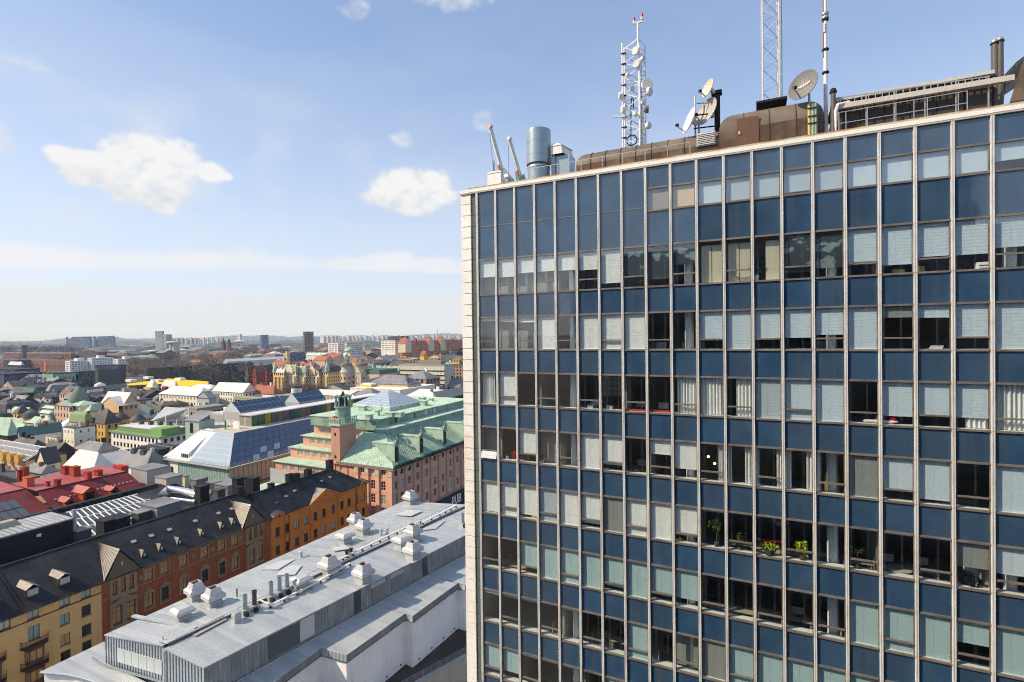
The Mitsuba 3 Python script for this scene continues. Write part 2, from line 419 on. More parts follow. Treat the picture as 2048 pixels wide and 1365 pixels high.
def window(i, z0, z1, hopper, spec):
    xa, xb = mx(i) + 0.076, mx(i + 1) - 0.076
    m = M()
    m.box(xa, xb, YF - 0.045, YF + 0.06, z1 - 0.045, z1 + 0.045)
    m.box(xa, xb, YF - 0.055, YF + 0.05, z0 - 0.05, z0 + 0.04)
    for x in (xa, xb - 0.03):
        m.box(x, x + 0.03, YF - 0.012, YF + 0.05, z0 + 0.041, z1 - 0.046)
    zh = z0 + 0.27 * (z1 - z0)
    if hopper:
        m.box(xa + 0.031, xb - 0.031, YF - 0.05, YF + 0.055, zh - 0.035, zh + 0.04)
    w = part(tower, 'window', m, 'transom_metal')
    if spec.startswith('O'):          # lower sash swung out
        part(w, 'pane', M().quad((xa + .03, YF + 0.012, zh), (xb - .03, YF + 0.012, zh), (xb - .03, YF + 0.012, z1), (xa + .03, YF + 0.012, z1)), 'clear_pane')
        part(w, 'sash', M().hexa([(xa + .04, YF - 0.17, z0 + .08), (xb - .04, YF - 0.17, z0 + .08), (xb - .04, YF - 0.14, z0 + .08), (xa + .04, YF - 0.14, z0 + .08),
                                  (xa + .04, YF - 0.04, zh - .05), (xb - .04, YF - 0.04, zh - .05), (xb - .04, YF - 0.01, zh - .05), (xa + .04, YF - 0.01, zh - .05)]), paint((0.6, 0.66, 0.72), 0.1))
        spec = spec[1:]
    else:
        part(w, 'pane', M().quad((xa, YF + 0.012, z0), (xb, YF + 0.012, z0), (xb, YF + 0.012, z1), (xa, YF + 0.012, z1)), 'clear_pane')
    H = z1 - z0 - 0.09
    for s in spec.split():
        c = s[0]
        if c in 'wgpbte' and s[1:].replace('.', '').isdigit():      # blind, drawn down by this share
            d = float(s[1:])
            d = d if d >= .95 else d + 0.03 * math.sin(i * 12.9 + z0 * 7.7)
            part(w, 'blind', M().box(xa + 0.02, xb - 0.02, YF + 0.13, YF + 0.135, z1 - 0.045 - d * H, z1 - 0.045) if z1 - z0 < 1.5 else slats(xa + 0.02, xb - 0.02, YF + 0.13, z1 - 0.045 - d * H, z1 - 0.045), BLIND['v' if c == 'w' and i >= 10 else c])
        elif c == 'f':
            d = float(s[1:])
            m2 = M().quad((xa + .02, YF + 0.12, z1 - .05 - d * H), (xb - .02, YF + 0.12, z1 - .05 - d * H), (xb - .02, YF + 0.12, z1 - .05), (xa + .02, YF + 0.12, z1 - .05))
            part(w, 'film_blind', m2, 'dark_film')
        elif c == 'k':                       # cream sliding panels, from a to b
            a, b = map(float, s[1:].split(','))
            m2 = M()
            nP = max(1, round((b - a) / 0.4))
            for q in range(nP):
                u0, u1 = a + (b - a) * q / nP, a + (b - a) * (q + 1) / nP - 0.03
                m2.box(xa + u0 * (xb - xa), xa + u1 * (xb - xa), YF + 0.30 + 0.03 * (q % 2), YF + 0.32 + 0.03 * (q % 2), z0 + 0.06, z1 - 0.2)
            part(w, 'sliding_panel', m2, BLIND['k'])
        elif c == 'c':
            a, b = map(float, s[1:].split(','))
            part(w, 'curtain', curtain(xa + a * (xb - xa), xa + b * (xb - xa), YF + 0.24, z0 + 0.07, z1 - 0.05, i * 7 + int(abs(z0))), BLIND['c'])
        elif c == 'W':                       # plain wall close behind the glass; grey also stands in for reflections
            part(w, 'rear_panel', M().quad((xa - .05, YF + 0.55, z0 + .05), (xb + .05, YF + 0.55, z0 + .05), (xb + .05, YF + 0.55, z1 - .03), (xa - .05, YF + 0.55, z1 - .03)), BLIND[s[1]])


ROWS = {
    1: 'w.45 Wg|w.48 Wg|w.40 Wg|w.40 Wg|w.42|w.46|w.86|f.86|f.82|f.50|k.1,1|k.1,1|k.45,1|f.86|f.80|w.76|w.80|w.66|w.66|w.56|w.6|w.5',
    0: 'w.10 Wg|w.12 Wg|w.15 Wg|w1|.|w1|w1|w1|.|.|w.74|w1|w.74|w.72|w.66|w1|g.28|w.30|w.75|w1|w1|w.7',  # first three bays: grey panel added for the grey reflection in the glass
    -1: 'c.05,.8 Wg|w1|.|.|.|.|.|.|.|c.15,1|c.05,.95|c.38,1|p1|w1|w1|.|w.78|w.74|w.76 c.35,1|c0,1|w.8|w1',
    -2: 'OWg|.|w.76|Wb|.|w1|w.84|.|w.42|w.76|c.75,1|c0,.18 c.72,1|c0,.14 c.82,1|c0,.25 c.8,1|c0,.2|g1|w.74|w.86|.|w1|w1|.',
    -3: 'w.95|w1|w.86|p1|w1|w.82|g1|w1|w1|w.80|w.06|.|.|.|.|.|w.05|.|g.55|w.58|w1|w.5',
    -4: '.|.|t.78|t1|t1|t1|t.82|t1|t.78|t.74|.|.|.|.|.|t1|t1|t1|t.52|t1|t1|t.8',
    -5: 'w.1|t.1|t.1|w.05|t.1|.|.|t1|.|Wg|g1|t1|t1|t1|t1|t1|t1|t.6|t1|t1|t1|.',
    -6: 't.8|t.7|w.05|w.04|w.04|.|t.6|t1|.|.|t1|t.7|.|.|t1|t1|.|t.7|.|t1|.|.',
    -7: '.|t1|t.6|.|t1|.|t.7|t1|.|.|t1|.|t1|.|.|t1|t.5|.|t1|t1|.|.',
}
TOPBAND = {8: 'b1', 9: 'e1', 10: 'w1', 11: 'p1', 12: 'p.98', 13: 'p.9', 14: 'p1', 15: 'w1', 16: 'w1', 17: 'w1', 18: 'w.95', 19: 'w.62', 20: 'w1', 21: 'w1'}
for k, row in ROWS.items():
    for i, s in enumerate(row.split('|')):
        top = zj(k) + (0.645 * STOREY if k == 1 else WIN_H)
        window(i, zj(k), top, (i + k) % 2 == 0, s if s != '.' else '')
        spandrel(i, zj(k) - 1.43 + 0.045, zj(k) - 0.05)
for i in range(NB):
    zt = ZTOP - 0.1
    if i < 8:
        zm = zj(1) + 1.25 * STOREY
        spandrel(i, zj(1) + 0.645 * STOREY + 0.046, zm - 0.02)
        spandrel(i, zm + 0.02, zt)
        part(tower, 'panel_bar', M().box(mx(i) + 0.076, mx(i + 1) - 0.076, YF - 0.01, YF + 0.05, zm - 0.021, zm + 0.021), 'transom_metal')
    else:
        za, zb = zj(1) + 1.19 * STOREY, zj(1) + 1.545 * STOREY
        spandrel(i, zj(1) + 0.645 * STOREY + 0.046, za - 0.05)
        spandrel(i, zb + 0.046, zt)
        window(i, za, zb, False, TOPBAND[i])

# ---- the twin tower from which the photograph was taken (behind the camera, seen only mirrored in the glass)
nt = thing('neighbour_tower', 'twin glass tower opposite, mirrored darkly in the blue panels', 'building')
part(nt, 'wall', M().box(-20, 32, -16, -1.2, 0, ZTOP), 'spandrel_glass')
for k in range(1, -16, -1):
    part(nt, 'window_band', M().box(-19.6, 31.6, -1.19, -1.1, zj(k), zj(k) + WIN_H), 'dark_pane')
mq = M()
for i in range(40):
    mq.box(-20 + i * 1.3326, -19.87 + i * 1.3326, -1.09, -1.0, 0, ZTOP)
part(nt, 'mullion', mq, 'mullion_metal', stuff=True, label='upright mullions of the twin tower')
part(nt, 'roof_house', M().box(-6, 18, -12, -3, ZTOP, ZTOP + 5), paint((0.12, 0.09, 0.07)))

# ---- things standing on the sills of the tower


def sill(i, u, k, depth=0.24):
    return np.array([mx(i) + u * BAY, YF + depth, zj(k) + 0.052])


def leaf_cloud(c, r, n, size, seed, stretch=(1, 1, 1)):
    g = np.random.default_rng(seed)
    m = M()
    for _ in range(n):
        d = g.standard_normal(3)
        d /= np.linalg.norm(d)
        p = np.asarray(c) + d * r * np.array(stretch) * g.random() ** 0.4
        a = g.standard_normal(3)
        a /= np.linalg.norm(a)
        b = np.cross(a, g.standard_normal(3))
        b /= np.linalg.norm(b) + 1e-9
        s = size * (0.6 + 0.8 * g.random())
        m.quad(p - a * s, p + b * s * .45, p + a * s, p - b * s * .45)
    return m


def fronds(c, n, length, seed, droop=0.5, w=0.03):
    g = np.random.default_rng(seed)
    m = M()
    for _ in range(n):
        az = g.random() * 2 * np.pi
        l = length * (0.6 + 0.5 * g.random())
        up = 0.45 + 0.6 * g.random()
        d = np.array([math.cos(az), math.sin(az) * .6, 0])
        side = np.array([-d[1], d[0], 0])
        prev = None
        for t in np.linspace(0, 1, 6):
            p = np.asarray(c) + d * l * t * .75 + np.array([0, 0, 1]) * l * (up * t - droop * t * t * 1.4)
            ww = w * (1.1 - t)
            cur = (p - side * ww, p + side * ww)
            if prev:
                m.quad(prev[0], prev[1], cur[1], cur[0])
            prev = cur
    return m


LEAF = paint((0.10, 0.15, 0.03))
LEAF_D = paint((0.05, 0.09, 0.03))
LEAF_Y = paint((0.42, 0.46, 0.03))


def pot(c, r, h, mat, name, label, cat='potted plant'):
    t = thing(name, label, cat)
    part(t, 'pot', M().lathe(c, [(r * .75, 0), (r, h), (r * .86, h), (r * .8, h * .85), (0, h * .85)], 12), mat, smooth=30)
    return t


t = pot(sill(1, .36, -2), .09, .2, paint((0.6, 0.66, 0.62)), 'potted_plant', 'spiky young plant in a pale pot beside a red bag on a sill')
part(t, 'leaves', fronds(sill(1, .36, -2) + [0, 0, .2], 14, .5, 3, .1, .015), LEAF)
part(t, 'stem', M().tube([sill(1, .36, -2) + [0, 0, .1], sill(1, .36, -2) + [0, 0, .32]], .01), LEAF_D)
t = pot(sill(3, .18, -2), .11, .2, paint((0.62, 0.66, 0.64)), 'potted_plant', 'leafy plant in a grey pot two windows right of the red bag')
part(t, 'leaves', leaf_cloud(sill(3, .18, -2) + [0, 0, .38], .22, 60, .07, 4), LEAF)
t = pot(sill(4, .08, -2), .08, .16, paint((0.5, 0.5, 0.46)), 'potted_plant', 'tall branching plant at the left edge of a window with a column')
part(t, 'leaves', fronds(sill(4, .08, -2) + [0, 0, .16], 18, .75, 6, .15, .02), LEAF)
t = pot(sill(12, .12, 1), .14, .28, paint((0.75, 0.77, 0.78)), 'potted_plant', 'dark green plant in a white pot beside cream panels high on the tower')
part(t, 'leaves', leaf_cloud(sill(12, .12, 1) + [.02, 0, .75], .36, 130, .11, 5, (1, .5, 1.2)), LEAF_D)
t = pot(sill(10, .62, -3), .13, .22, paint((0.10, 0.10, 0.10)), 'potted_tree', 'small lemon tree with a bare stem and one yellow green tuft on the tower sill', 'potted tree')
part(t, 'stem', M().tube([sill(10, .62, -3) + [0, 0, .1], sill(10, .62, -3) + [.02, 0, .9]], .016), paint((0.3, 0.25, 0.16)))
part(t, 'crown', leaf_cloud(sill(10, .58, -3) + [0, 0, 1.15], .34, 170, .09, 6), LEAF_D)
part(t, 'bright_leaves', leaf_cloud(sill(10, .68, -3) + [0, -.05, 1.0], .15, 60, .07, 7), LEAF_Y)
t = pot(sill(11, .46, -3), .1, .14, paint((0.2, 0.2, 0.2)), 'potted_plant', 'slim leafy plant in the window between the lemon tree and the red flowers')
part(t, 'leaves', leaf_cloud(sill(11, .46, -3) + [0, 0, .5], .26, 80, .08, 8, (.8, .7, 1.5)), LEAF)
t = thing('flower_planter', 'wide dark planter full of red flowers and yellow green leaves on a sunlit sill', 'planter')
c = sill(12, .52, -3)
part(t, 'tub', M().lathe(c, [(.22, 0), (.30, .30), (.26, .30), (.24, .24), (0, .24)], 14), paint((0.05, 0.07, 0.06)), smooth=30)
part(t, 'leaves', leaf_cloud(c + [0, 0, .42], .42, 150, .10, 9, (1.1, .5, .55)), LEAF_Y)
g = np.random.default_rng(3)
for q in range(9):
    p = c + [(-0.52 + 0.13 * q), 0.05 * g.standard_normal(), .62 + .09 * g.random()]
    part(t, 'flower', M().lathe(p, [(0, 0), (.055, .03), (.05, .06), (0, .08)], 7, 1, 1), paint((0.55, 0.03, 0.03)))
t = pot(sill(13, .62, -3), .17, .26, paint((0.14, 0.09, 0.05)), 'potted_plant', 'bright yellow green plant in a brown pot right of the red flowers')
part(t, 'leaves', leaf_cloud(sill(13, .56, -3) + [0, 0, .62], .34, 95, .13, 12, (.9, .5, 1.1)), LEAF_Y)
t = pot(sill(15, .34, -3), .12, .2, paint((0.1, 0.1, 0.1)), 'potted_palm', 'feathery palm in a dark office window right of a white column', 'potted palm')
part(t, 'leaves', fronds(sill(15, .34, -3) + [0, 0, .75], 40, .55, 13, .45, .022), LEAF)
part(t, 'trunk', M().tube([sill(15, .34, -3) + [0, 0, .15], sill(15, .34, -3) + [0, 0, .8]], .03), paint((0.2, 0.16, 0.07)))
t = thing('lounge_table', 'round pale table standing inside the window two bays right of the palm', 'table')
c = np.array([mx(16) + .95, YF + 1.5, zj(-3) - 0.88])
part(t, 'table_top', M().lathe(c, [(0, .70), (.55, .70), (.55, .74), (0, .74)], 24), paint((0.45, 0.42, 0.36), .3))
part(t, 'leg', M().tube([c, c + [0, 0, .7]], .04), DARK)
single('red_bag', leaf_cloud(sill(1, .68, -2, .45) + [0, 0, .28], .22, 140, .12, 15, (1, .8, .9)), paint((0.60, 0.02, 0.03)), 'crumpled red bag behind the sill beside a spiky plant', 'bag')
single('yellow_box', M().box(mx(2) + .82, mx(2) + 1.14, YF + .15, YF + .35, zj(-3) + .052, zj(-3) + .22), paint((0.70, 0.42, 0.04)), 'small yellow box under a half drawn white blind', 'box')
single('orange_jar', M().lathe(sill(9, .22, -3), [(.07, 0), (.09, .12), (.07, .18), (0, .18)], 12), paint((0.75, 0.36, 0.05)), 'round orange jar behind a slanting blind, left of the lemon tree', 'jar', smooth=30)
single('cardboard_box', M().box(mx(17) + .08, mx(17) + .42, YF + .3, YF + .6, zj(1) + .052, zj(1) + .32), paint((0.42, 0.29, 0.11)), 'brown cardboard box below a blind, left of the white printer', 'box')
single('cardboard_box', M().box(mx(16) + .6, mx(16) + 1.05, YF + .42, YF + .75, zj(1) + .052, zj(1) + .25), paint((0.32, 0.22, 0.08)), 'long brown box low in the window two bays left of the white printer', 'box')
t = thing('printer', 'white office printer on a sill below a white blind', 'printer')
c = np.array([mx(18) + .92, YF + .30, zj(1) + .052])
part(t, 'body', M().box(c[0], c[0] + .42, c[1], c[1] + .35, c[2], c[2] + .30), paint((0.8, 0.8, 0.8), .4))
part(t, 'paper_slot', M().box(c[0] + .08, c[0] + .40, c[1] - .012, c[1] + .01, c[2] + .13, c[2] + .17), DARK)
part(t, 'tray', M().box(c[0] + .06, c[0] + .40, c[1] - .08, c[1] - .014, c[2] + .05, c[2] + .08), paint((0.6, 0.6, 0.6)))
t = thing('model_aeroplane', 'white model aeroplane with a red tail lying along two window sills', 'model aeroplane')
c = sill(15, .52, -1, .2)
part(t, 'fuselage', M().tube([c + [0, 0, .09], c + [.08, 0, .1], c + [1.1, 0, .1], c + [1.35, 0, .12]], [.02, .075, .075, .02], 10), paint((0.80, 0.78, 0.68), .35), smooth=40)
part(t, 'tail', M().hexa([c + [1.08, -.012, .16], c + [1.38, -.012, .10], c + [1.38, .012, .10], c + [1.08, .012, .16], c + [1.04, -.008, .42], c + [1.12, -.008, .42], c + [1.12, .008, .42], c + [1.04, .008, .42]]), paint((0.65, 0.01, 0.03)))
part(t, 'wing', M().hexa([c + [.45, -.03, .08], c + [.72, -.03, .08], c + [.72, .06, .08], c + [.45, .06, .08], c + [.62, -.02, .52], c + [.70, -.02, .52], c + [.70, .0, .52], c + [.62, .0, .52]]), paint((0.78, 0.76, 0.62)))
part(t, 'nose', M().tube([c + [-.07, 0, .09], c + [0, 0, .09]], [.01, .03], 8), paint((0.65, 0.01, 0.03)))
single('rubbish_bag', leaf_cloud(sill(18, .5, -3, .3) + [0, 0, .2], .34, 260, .13, 21, (1.1, .6, .75)), paint((0.012, 0.014, 0.016), 0.2), 'shiny black rubbish bag on a sill beside a white card', 'bag')
single('white_card', M().hexa([(mx(18) + .48, YF + .5, zj(-3) + .62), (mx(18) + .84, YF + .5, zj(-3) + .60), (mx(18) + .84, YF + .52, zj(-3) + .60), (mx(18) + .48, YF + .52, zj(-3) + .62),
                               (mx(18) + .48, YF + .58, zj(-3) + .83), (mx(18) + .84, YF + .58, zj(-3) + .81), (mx(18) + .84, YF + .6, zj(-3) + .81), (mx(18) + .48, YF + .6, zj(-3) + .83)]), paint((0.8, 0.8, 0.8)), 'white card standing above the black rubbish bag', 'card')
for u, q, lab in ((.30, 1.15, 'left and higher of two warm round lamps hanging in a dark window'), (.55, .80, 'right and lower of two warm round lamps hanging in a dark window')):
    t = thing('hanging_lamp', lab, 'lamp')
    c = np.array([mx(10) + u * BAY, YF + .9, zj(-2) + q])
    k = part(t, 'globe', M().lathe(c, [(0, -.07), (.05, -.05), (.07, 0), (.05, .05), (0, .07)], 12), WHITE, smooth=60)
    scene[k]['emitter'] = {'type': 'area', 'radiance': {'type': 'rgb', 'value': [2.2, 1.4, 0.6]}, 'sampling_weight': 0.002}
    part(t, 'cord', M().tube([c + [0, 0, .07], [c[0], c[1], zj(-2) + 2.15]], .006, 4), DARK)
t = thing('paper_lamp', 'large white paper globe lamp hanging above the red flowers', 'lamp')
c = np.array([mx(13) - .12, YF + 1.3, zj(-3) + 1.55])
part(t, 'shade', leaf_cloud(c, .34, 240, .12, 31), paint((0.55, 0.52, 0.45)))
part(t, 'cord', M().tube([c, c + [0, 0, .65]], .008, 4), DARK)
for i, k, u, lab in ((5, -1, .45, 'grey storage tray on the sill beside rows of pinned sheets'), (6, -1, .25, 'pale storage tray on the sill under the right half of the pinned sheets')):
    single('storage_tray', M().box(mx(i) + u, mx(i) + u + .36, YF + .22, YF + .5, zj(k) + .052, zj(k) + .24), paint((0.5, 0.52, 0.52)), lab, 'tray')
t = thing('pinned_sheets', 'grid of white sheets pinned to the wall behind a dark window', 'notice board')
for a in range(4):
    for b in range(4):
        part(t, 'sheet', M().box(mx(5) + .75 + .32 * a, mx(5) + .99 + .32 * a, YF + 2.6, YF + 2.61, zj(-1) + .55 + .34 * b, zj(-1) + .82 + .34 * b), paint((0.6, 0.6, 0.58)))
for i, u, k, w, lab in ((7, .1, -1, 1.2, 'long red cushion on the sill of a dark brown window'), (8, .15, -1, 1.0, 'shorter red cushion on the sill next to the white curtains')):
    single('seat_cushion', M().box(mx(i) + u, mx(i) + u + w, YF + .12, YF + .38, zj(k) + .052, zj(k) + .14), paint((0.60, 0.06, 0.07)), lab, 'cushion')
single('yellow_screen', M().box(mx(14) + .55, mx(14) + 1.2, YF + 1.15, YF + 1.2, zj(-2) - .2, zj(-2) + .75), paint((0.55, 0.36, 0.02)), 'plain yellow screen behind a column and curtains', 'screen')
t = thing('paper_stack', 'loose stack of white papers on the sill under a short blind', 'papers')
for q in range(5):
    part(t, 'sheet', M().box(mx(17) + .55 + .02 * q, mx(17) + 1.0 + .015 * q, YF + .15, YF + .4, zj(0) + .053 + .03 * q, zj(0) + .075 + .03 * q), paint((0.75, 0.78, 0.82)))

# desks and screens dimly seen behind the glass
dr_ = np.random.default_rng(17)
NAMES = {1: 'top office floor', 0: 'second office floor', -1: 'third office floor', -2: 'fourth office floor', -3: 'fifth office floor', -4: 'sixth office floor', -5: 'seventh office floor'}
for k, row in ROWS.items():
    for i, s in enumerate(row.split('|')):
        if k < -5 or i > 19 or not (s == '.' or s.startswith('w.6') or s.startswith('w.05')):
            continue
        x, y, z = mx(i) + 0.2 + 0.2 * dr_.random(), YF + 1.0 + 0.8 * dr_.random(), zj(k) - 0.88
        t = thing('office_desk', f'office desk with a screen behind the glass on the {NAMES[k]}', 'desk', f'desks on the {NAMES[k]}')
        part(t, 'desk_top', M().box(x - .3, x + .95, y, y + .7, z + .71, z + .75), paint((0.45, 0.38, 0.28)))
        for a in (-.25, .86):
            part(t, 'leg', M().box(x + a, x + a + .05, y + .1, y + .6, z, z + .709), GALV)
        part(t, 'screen', M().box(x + .02, x + .58, y + .40, y + .44, z + .92, z + 1.28), paint((0.03, 0.03, 0.035), .3) if dr_.random() < .6 else paint((0.5, 0.52, 0.55)))
        part(t, 'screen_foot', M().box(x + .25, x + .35, y + .38, y + .46, z + .751, z + .919), paint((0.1, 0.1, 0.1)))
        part(t, 'chair_back', M().box(x + .1, x + .6, y + 1.0, y + 1.06, z + .55, z + 1.1), paint((0.06, 0.07, 0.09)))

# ================================================================== on the roof of the tower
RZ = ZTOP + 0.10
def copper_fn(p, n, uv):
    a = fbm(p.x * 0.8, p.z * 0.9, p.y * 0.8, 4)
    return mix(mix((0.105, 0.060, 0.036), (0.20, 0.145, 0.10), smoothstep(0.4, 0.75, a)), (0.06, 0.035, 0.025), 0.6 * smoothstep(0.55, 0.8, noise(p.x * 3.0, p.z * 0.3, 2.0)))
surf('brown_copper', copper_fn, rough=0.42, metallic=0.35, spec=0.5)
weathered('copper_top', (0.20, 0.165, 0.13), (0.13, 0.105, 0.085), 0.9, rough=0.5, metallic=0.2)
metal('galvanised', (0.40, 0.42, 0.44), 0.42, 0.5)
metal('duct_blue', (0.30, 0.38, 0.43), 0.33, 0.45)
MASTW = paint((0.74, 0.75, 0.76), 0.4)
DISH = paint((0.36, 0.36, 0.345), 0.5)
DISH2 = paint((0.17, 0.175, 0.175), 0.5)  # grey darkened so that the paint carries the shade on the big dish


def copper_house(name, label, x0, x1, y0, y1, z1, rad, round_left=True, round_right=False, seam=0.95):
    """flat walls of standing seam copper with a rounded shoulder running into the roof"""
    t = thing(name, label, 'roof structure')
    prof = [(0, RZ), (0, z1 - rad)] + [(rad * (1 - math.cos(a)), z1 - rad + rad * math.sin(a)) for a in np.linspace(0.2, math.pi / 2, 7)]
    # front wall and its shoulder are laid in panels
    n = max(1, int(round((x1 - x0) / seam)))
    xs = np.linspace(x0, x1, n + 1)
    for a, b in zip(xs[:-1], xs[1:]):
        for nm_, pr_, mt_ in (('panel', prof[:2], 'brown_copper'), ('shoulder_panel', prof[1:], 'copper_top')):
            m = M()
            el, er = (1 if round_left and a == xs[0] else 0), (1 if round_right and b == xs[-1] else 0)
            for (d0, za), (d1, zb) in zip(pr_[:-1], pr_[1:]):
                m.quad((a + .012 + el * d0, y0 + d0, za), (b - .012 - er * d0, y0 + d0, za), (b - .012 - er * d1, y0 + d1, zb), (a + .012 + el * d1, y0 + d1, zb))
            part(t, nm_, m, mt_)
        m = M()
        for (d0, za), (d1, zb) in zip(prof[:-1], prof[1:]):
            if not (round_right and b == xs[-1]):
                m.beam((b, y0 + d0 - .015, za), (b, y0 + d1 - .015, zb), .03, .05)
        part(t, 'seam', m, paint((0.07, 0.05, 0.04), .5))
    m = M()
    m.box(x0 + (rad if round_left else 0.02), x1 - (rad if round_right else 0.02), y0 + rad, y1, RZ, z1)
    part(t, 'roof', m, 'copper_top')
    for side, x, s in (('l', x0, 1), ('r', x1, -1)):
        if (side == 'l' and round_left) or (side == 'r' and round_right):
            m = M()
            for (d0, za), (d1, zb) in zip(prof[:-1], prof[1:]):
                m.quad((x + s * d0, y0 + d0, za), (x + s * d0, y1, za), (x + s * d1, y1, zb), (x + s * d1, y0 + d1, zb))
            part(t, 'end_panel', m, 'brown_copper')
    return t


def X(px, y):            # x where the pixel column meets the plane y, seen just over the parapet
    return aty(px, 300, y)[0]


def Z(px, py, y):
    return aty(px, py, y)[2]


# low copper house along the parapet with its guard rail
ya = YF + 1.6
ta = copper_house('copper_roof_house', 'long low brown copper house with rounded edge behind the parapet of the tower', X(1152, ya), X(1437, ya), ya, ya + 5, Z(1300, 282, ya + .3), .85)
tv = thing('louvre_vent', 'pale grey louvred vent in the right end of the low copper house', 'vent')
x0, x1 = X(1393, ya - .1), X(1431, ya - .1)
part(tv, 'frame', M().box(x0, x1, ya - .10, ya - .035, Z(1410, 293, ya), Z(1410, 266, ya)), 'galvanised')
for q in range(7):
    zz = Z(1410, 293, ya) + .06 + q * .095
    part(tv, 'slat', M().hexa([(x0 + .05, ya - .16, zz), (x1 - .05, ya - .16, zz), (x1 - .05, ya - .102, zz + .05), (x0 + .05, ya - .102, zz + .05), (x0 + .05, ya - .16, zz + .02), (x1 - .05, ya - .16, zz + .02), (x1 - .05, ya - .102, zz + .07), (x0 + .05, ya - .102, zz + .07)]), paint((0.55, 0.55, 0.53)))


def rail(name, label, xs, y, z0, zt, mids=(), post=.035, brace=False, group=None):
    t = thing(name, label, 'railing', group)
    for q, x in enumerate(xs):
        m = M().beam((x, y, z0), (x, y, zt), post)
        if brace:
            m.beam((x, y, z0 + .45), (x + .35, y + .5, z0 + .1), .03)
        part(t, 'post', m, 'galvanised')
    for zz in (zt,) + tuple(mids):
        part(t, 'bar', M().beam((xs[0], y, zz), (xs[-1], y, zz), post), 'galvanised')
    return t


rail('guard_rail', 'thin guard rail along the parapet in front of the low copper house', [X(p, YF + .9) for p in (1060, 1115, 1162, 1205, 1245, 1290, 1335, 1380)], YF + .9, RZ, Z(1270, 303, YF + .9), (), .03, True)

# taller copper house
yb = YF + 1.5
tb = copper_house('copper_roof_house', 'taller brown copper house with a door below the mast on the tower roof', X(1438, yb), X(1648, yb), yb, yb + 6, Z(1560, 205, yb + .35), 1.15, True, True, 1.1)
part(tb, 'door', M().box(X(1474, yb), X(1518, yb), yb - .06, yb - .012, RZ, Z(1495, 236, yb)), paint((0.13, 0.075, 0.05), .5))
part(tb, 'door_handle', M().box(X(1477, yb), X(1481, yb), yb - .11, yb - .062, Z(1480, 270, yb), Z(1480, 264, yb)), paint((0.5, 0.45, 0.4), .4))
tp = thing('gas_pipe_stand', 'yellow and green stained pipes at the right end of the taller copper house', 'pipes')
for px, c in ((1619, (0.50, 0.46, 0.20)), (1626, (0.32, 0.44, 0.36)), (1632, (0.26, 0.36, 0.30))):
    part(tp, 'pipe', M().tube([(X(px, yb - .25), yb - .25, RZ), (X(px, yb - .25), yb - .25, Z(1625, 212, yb))], .07, 8), paint(c), smooth=40)
for py in (222, 238, 252):
    part(tp, 'clamp', M().box(X(1616, yb - .35), X(1635, yb - .35), yb - .36, yb - .325, Z(1625, py, yb), Z(1625, py - 2, yb)), DARK)


def dish(c, r, facing, mat, label, pole=None, arm=True, group=None, offset=True):
    """a parabolic dish with its back cone, feed arm, feed horn and pole"""
    t = thing('satellite_dish', label, 'satellite dish', group)
    f = np.asarray(facing, float)
    f /= np.linalg.norm(f)
    a = np.cross(f, [0, 0, 1.0])
    a /= np.linalg.norm(a)
    b = np.cross(a, f)
    c = np.asarray(c, float)
    n, rings = 28, 6
    V, F = [], []
    for q in range(rings + 1):
        rr = r * q / rings
        for j in range(n):
            g = 2 * np.pi * j / n
            V.append(c + a * rr * math.cos(g) * .92 + b * rr * math.sin(g) + f * 0.28 * r * (q / rings) ** 2)
    for q in range(rings):
        for j in range(n):
            k = (j + 1) % n
            F += [[q * n + j, q * n + k, (q + 1) * n + k], [q * n + j, (q + 1) * n + k, (q + 1) * n + j]]
    V2 = [v - f * .035 for v in V]
    base = len(V)
    F2 = F + [[x + base for x in q[::-1]] for q in F]
    for j in range(n):
        k = (j + 1) % n
        F2 += [[rings * n + j, rings * n + k, base + rings * n + k], [rings * n + j, base + rings * n + k, base + rings * n + j]]
    part(t, 'reflector', (np.array(V + V2), np.array(F2)), mat, smooth=40)
    if arm:
        tip = c + f * r * 1.15 - b * r * .75
        part(t, 'feed_arm', M().beam(c + f * .25 * r - b * r * .97, tip, .05), 'galvanised')
        part(t, 'feed_horn', M().tube([tip, tip + (c - tip) * .16], [.07, .10], 8), DARK)
    part(t, 'bracket', M().beam(c - f * .03, c - f * .35 - b * .1, .16), 'galvanised')
    if pole is not None:
        p = c - f * .42
        part(t, 'pole', M().tube([(p[0], p[1], pole), (p[0], p[1], p[2] + .15)], .055, 8), 'galvanised', smooth=40)
    return t


S_ = np.array([-.70, -.62, .36])
d1 = aty(1384, 243, YF + 1.9)
dish(d1, .72, (-.80, -.45, .30), paint((0.78, 0.77, 0.71), .5), 'lowest white satellite dish on the left side of a pole, feed arm pointing left', RZ)
d2 = aty(1418, 226, YF + 2.3)
dish(d2, .80, (-.62, -.72, .30), DISH, 'grey satellite dish in the middle of the three on the dark mast', None)
d3 = aty(1419, 178, YF + 2.2)
dish(d3, .52, (-.70, -.60, .25), paint((0.55, 0.48, 0.40), .5), 'small pinkish satellite dish at the top of the dark mast')
dd = dish(aty(1610, 174, YF + 1.5), .80, (-.50, -.80, .28), DISH2, 'large grey satellite dish, shade in its paint, with white lettering above the taller copper house', RZ)
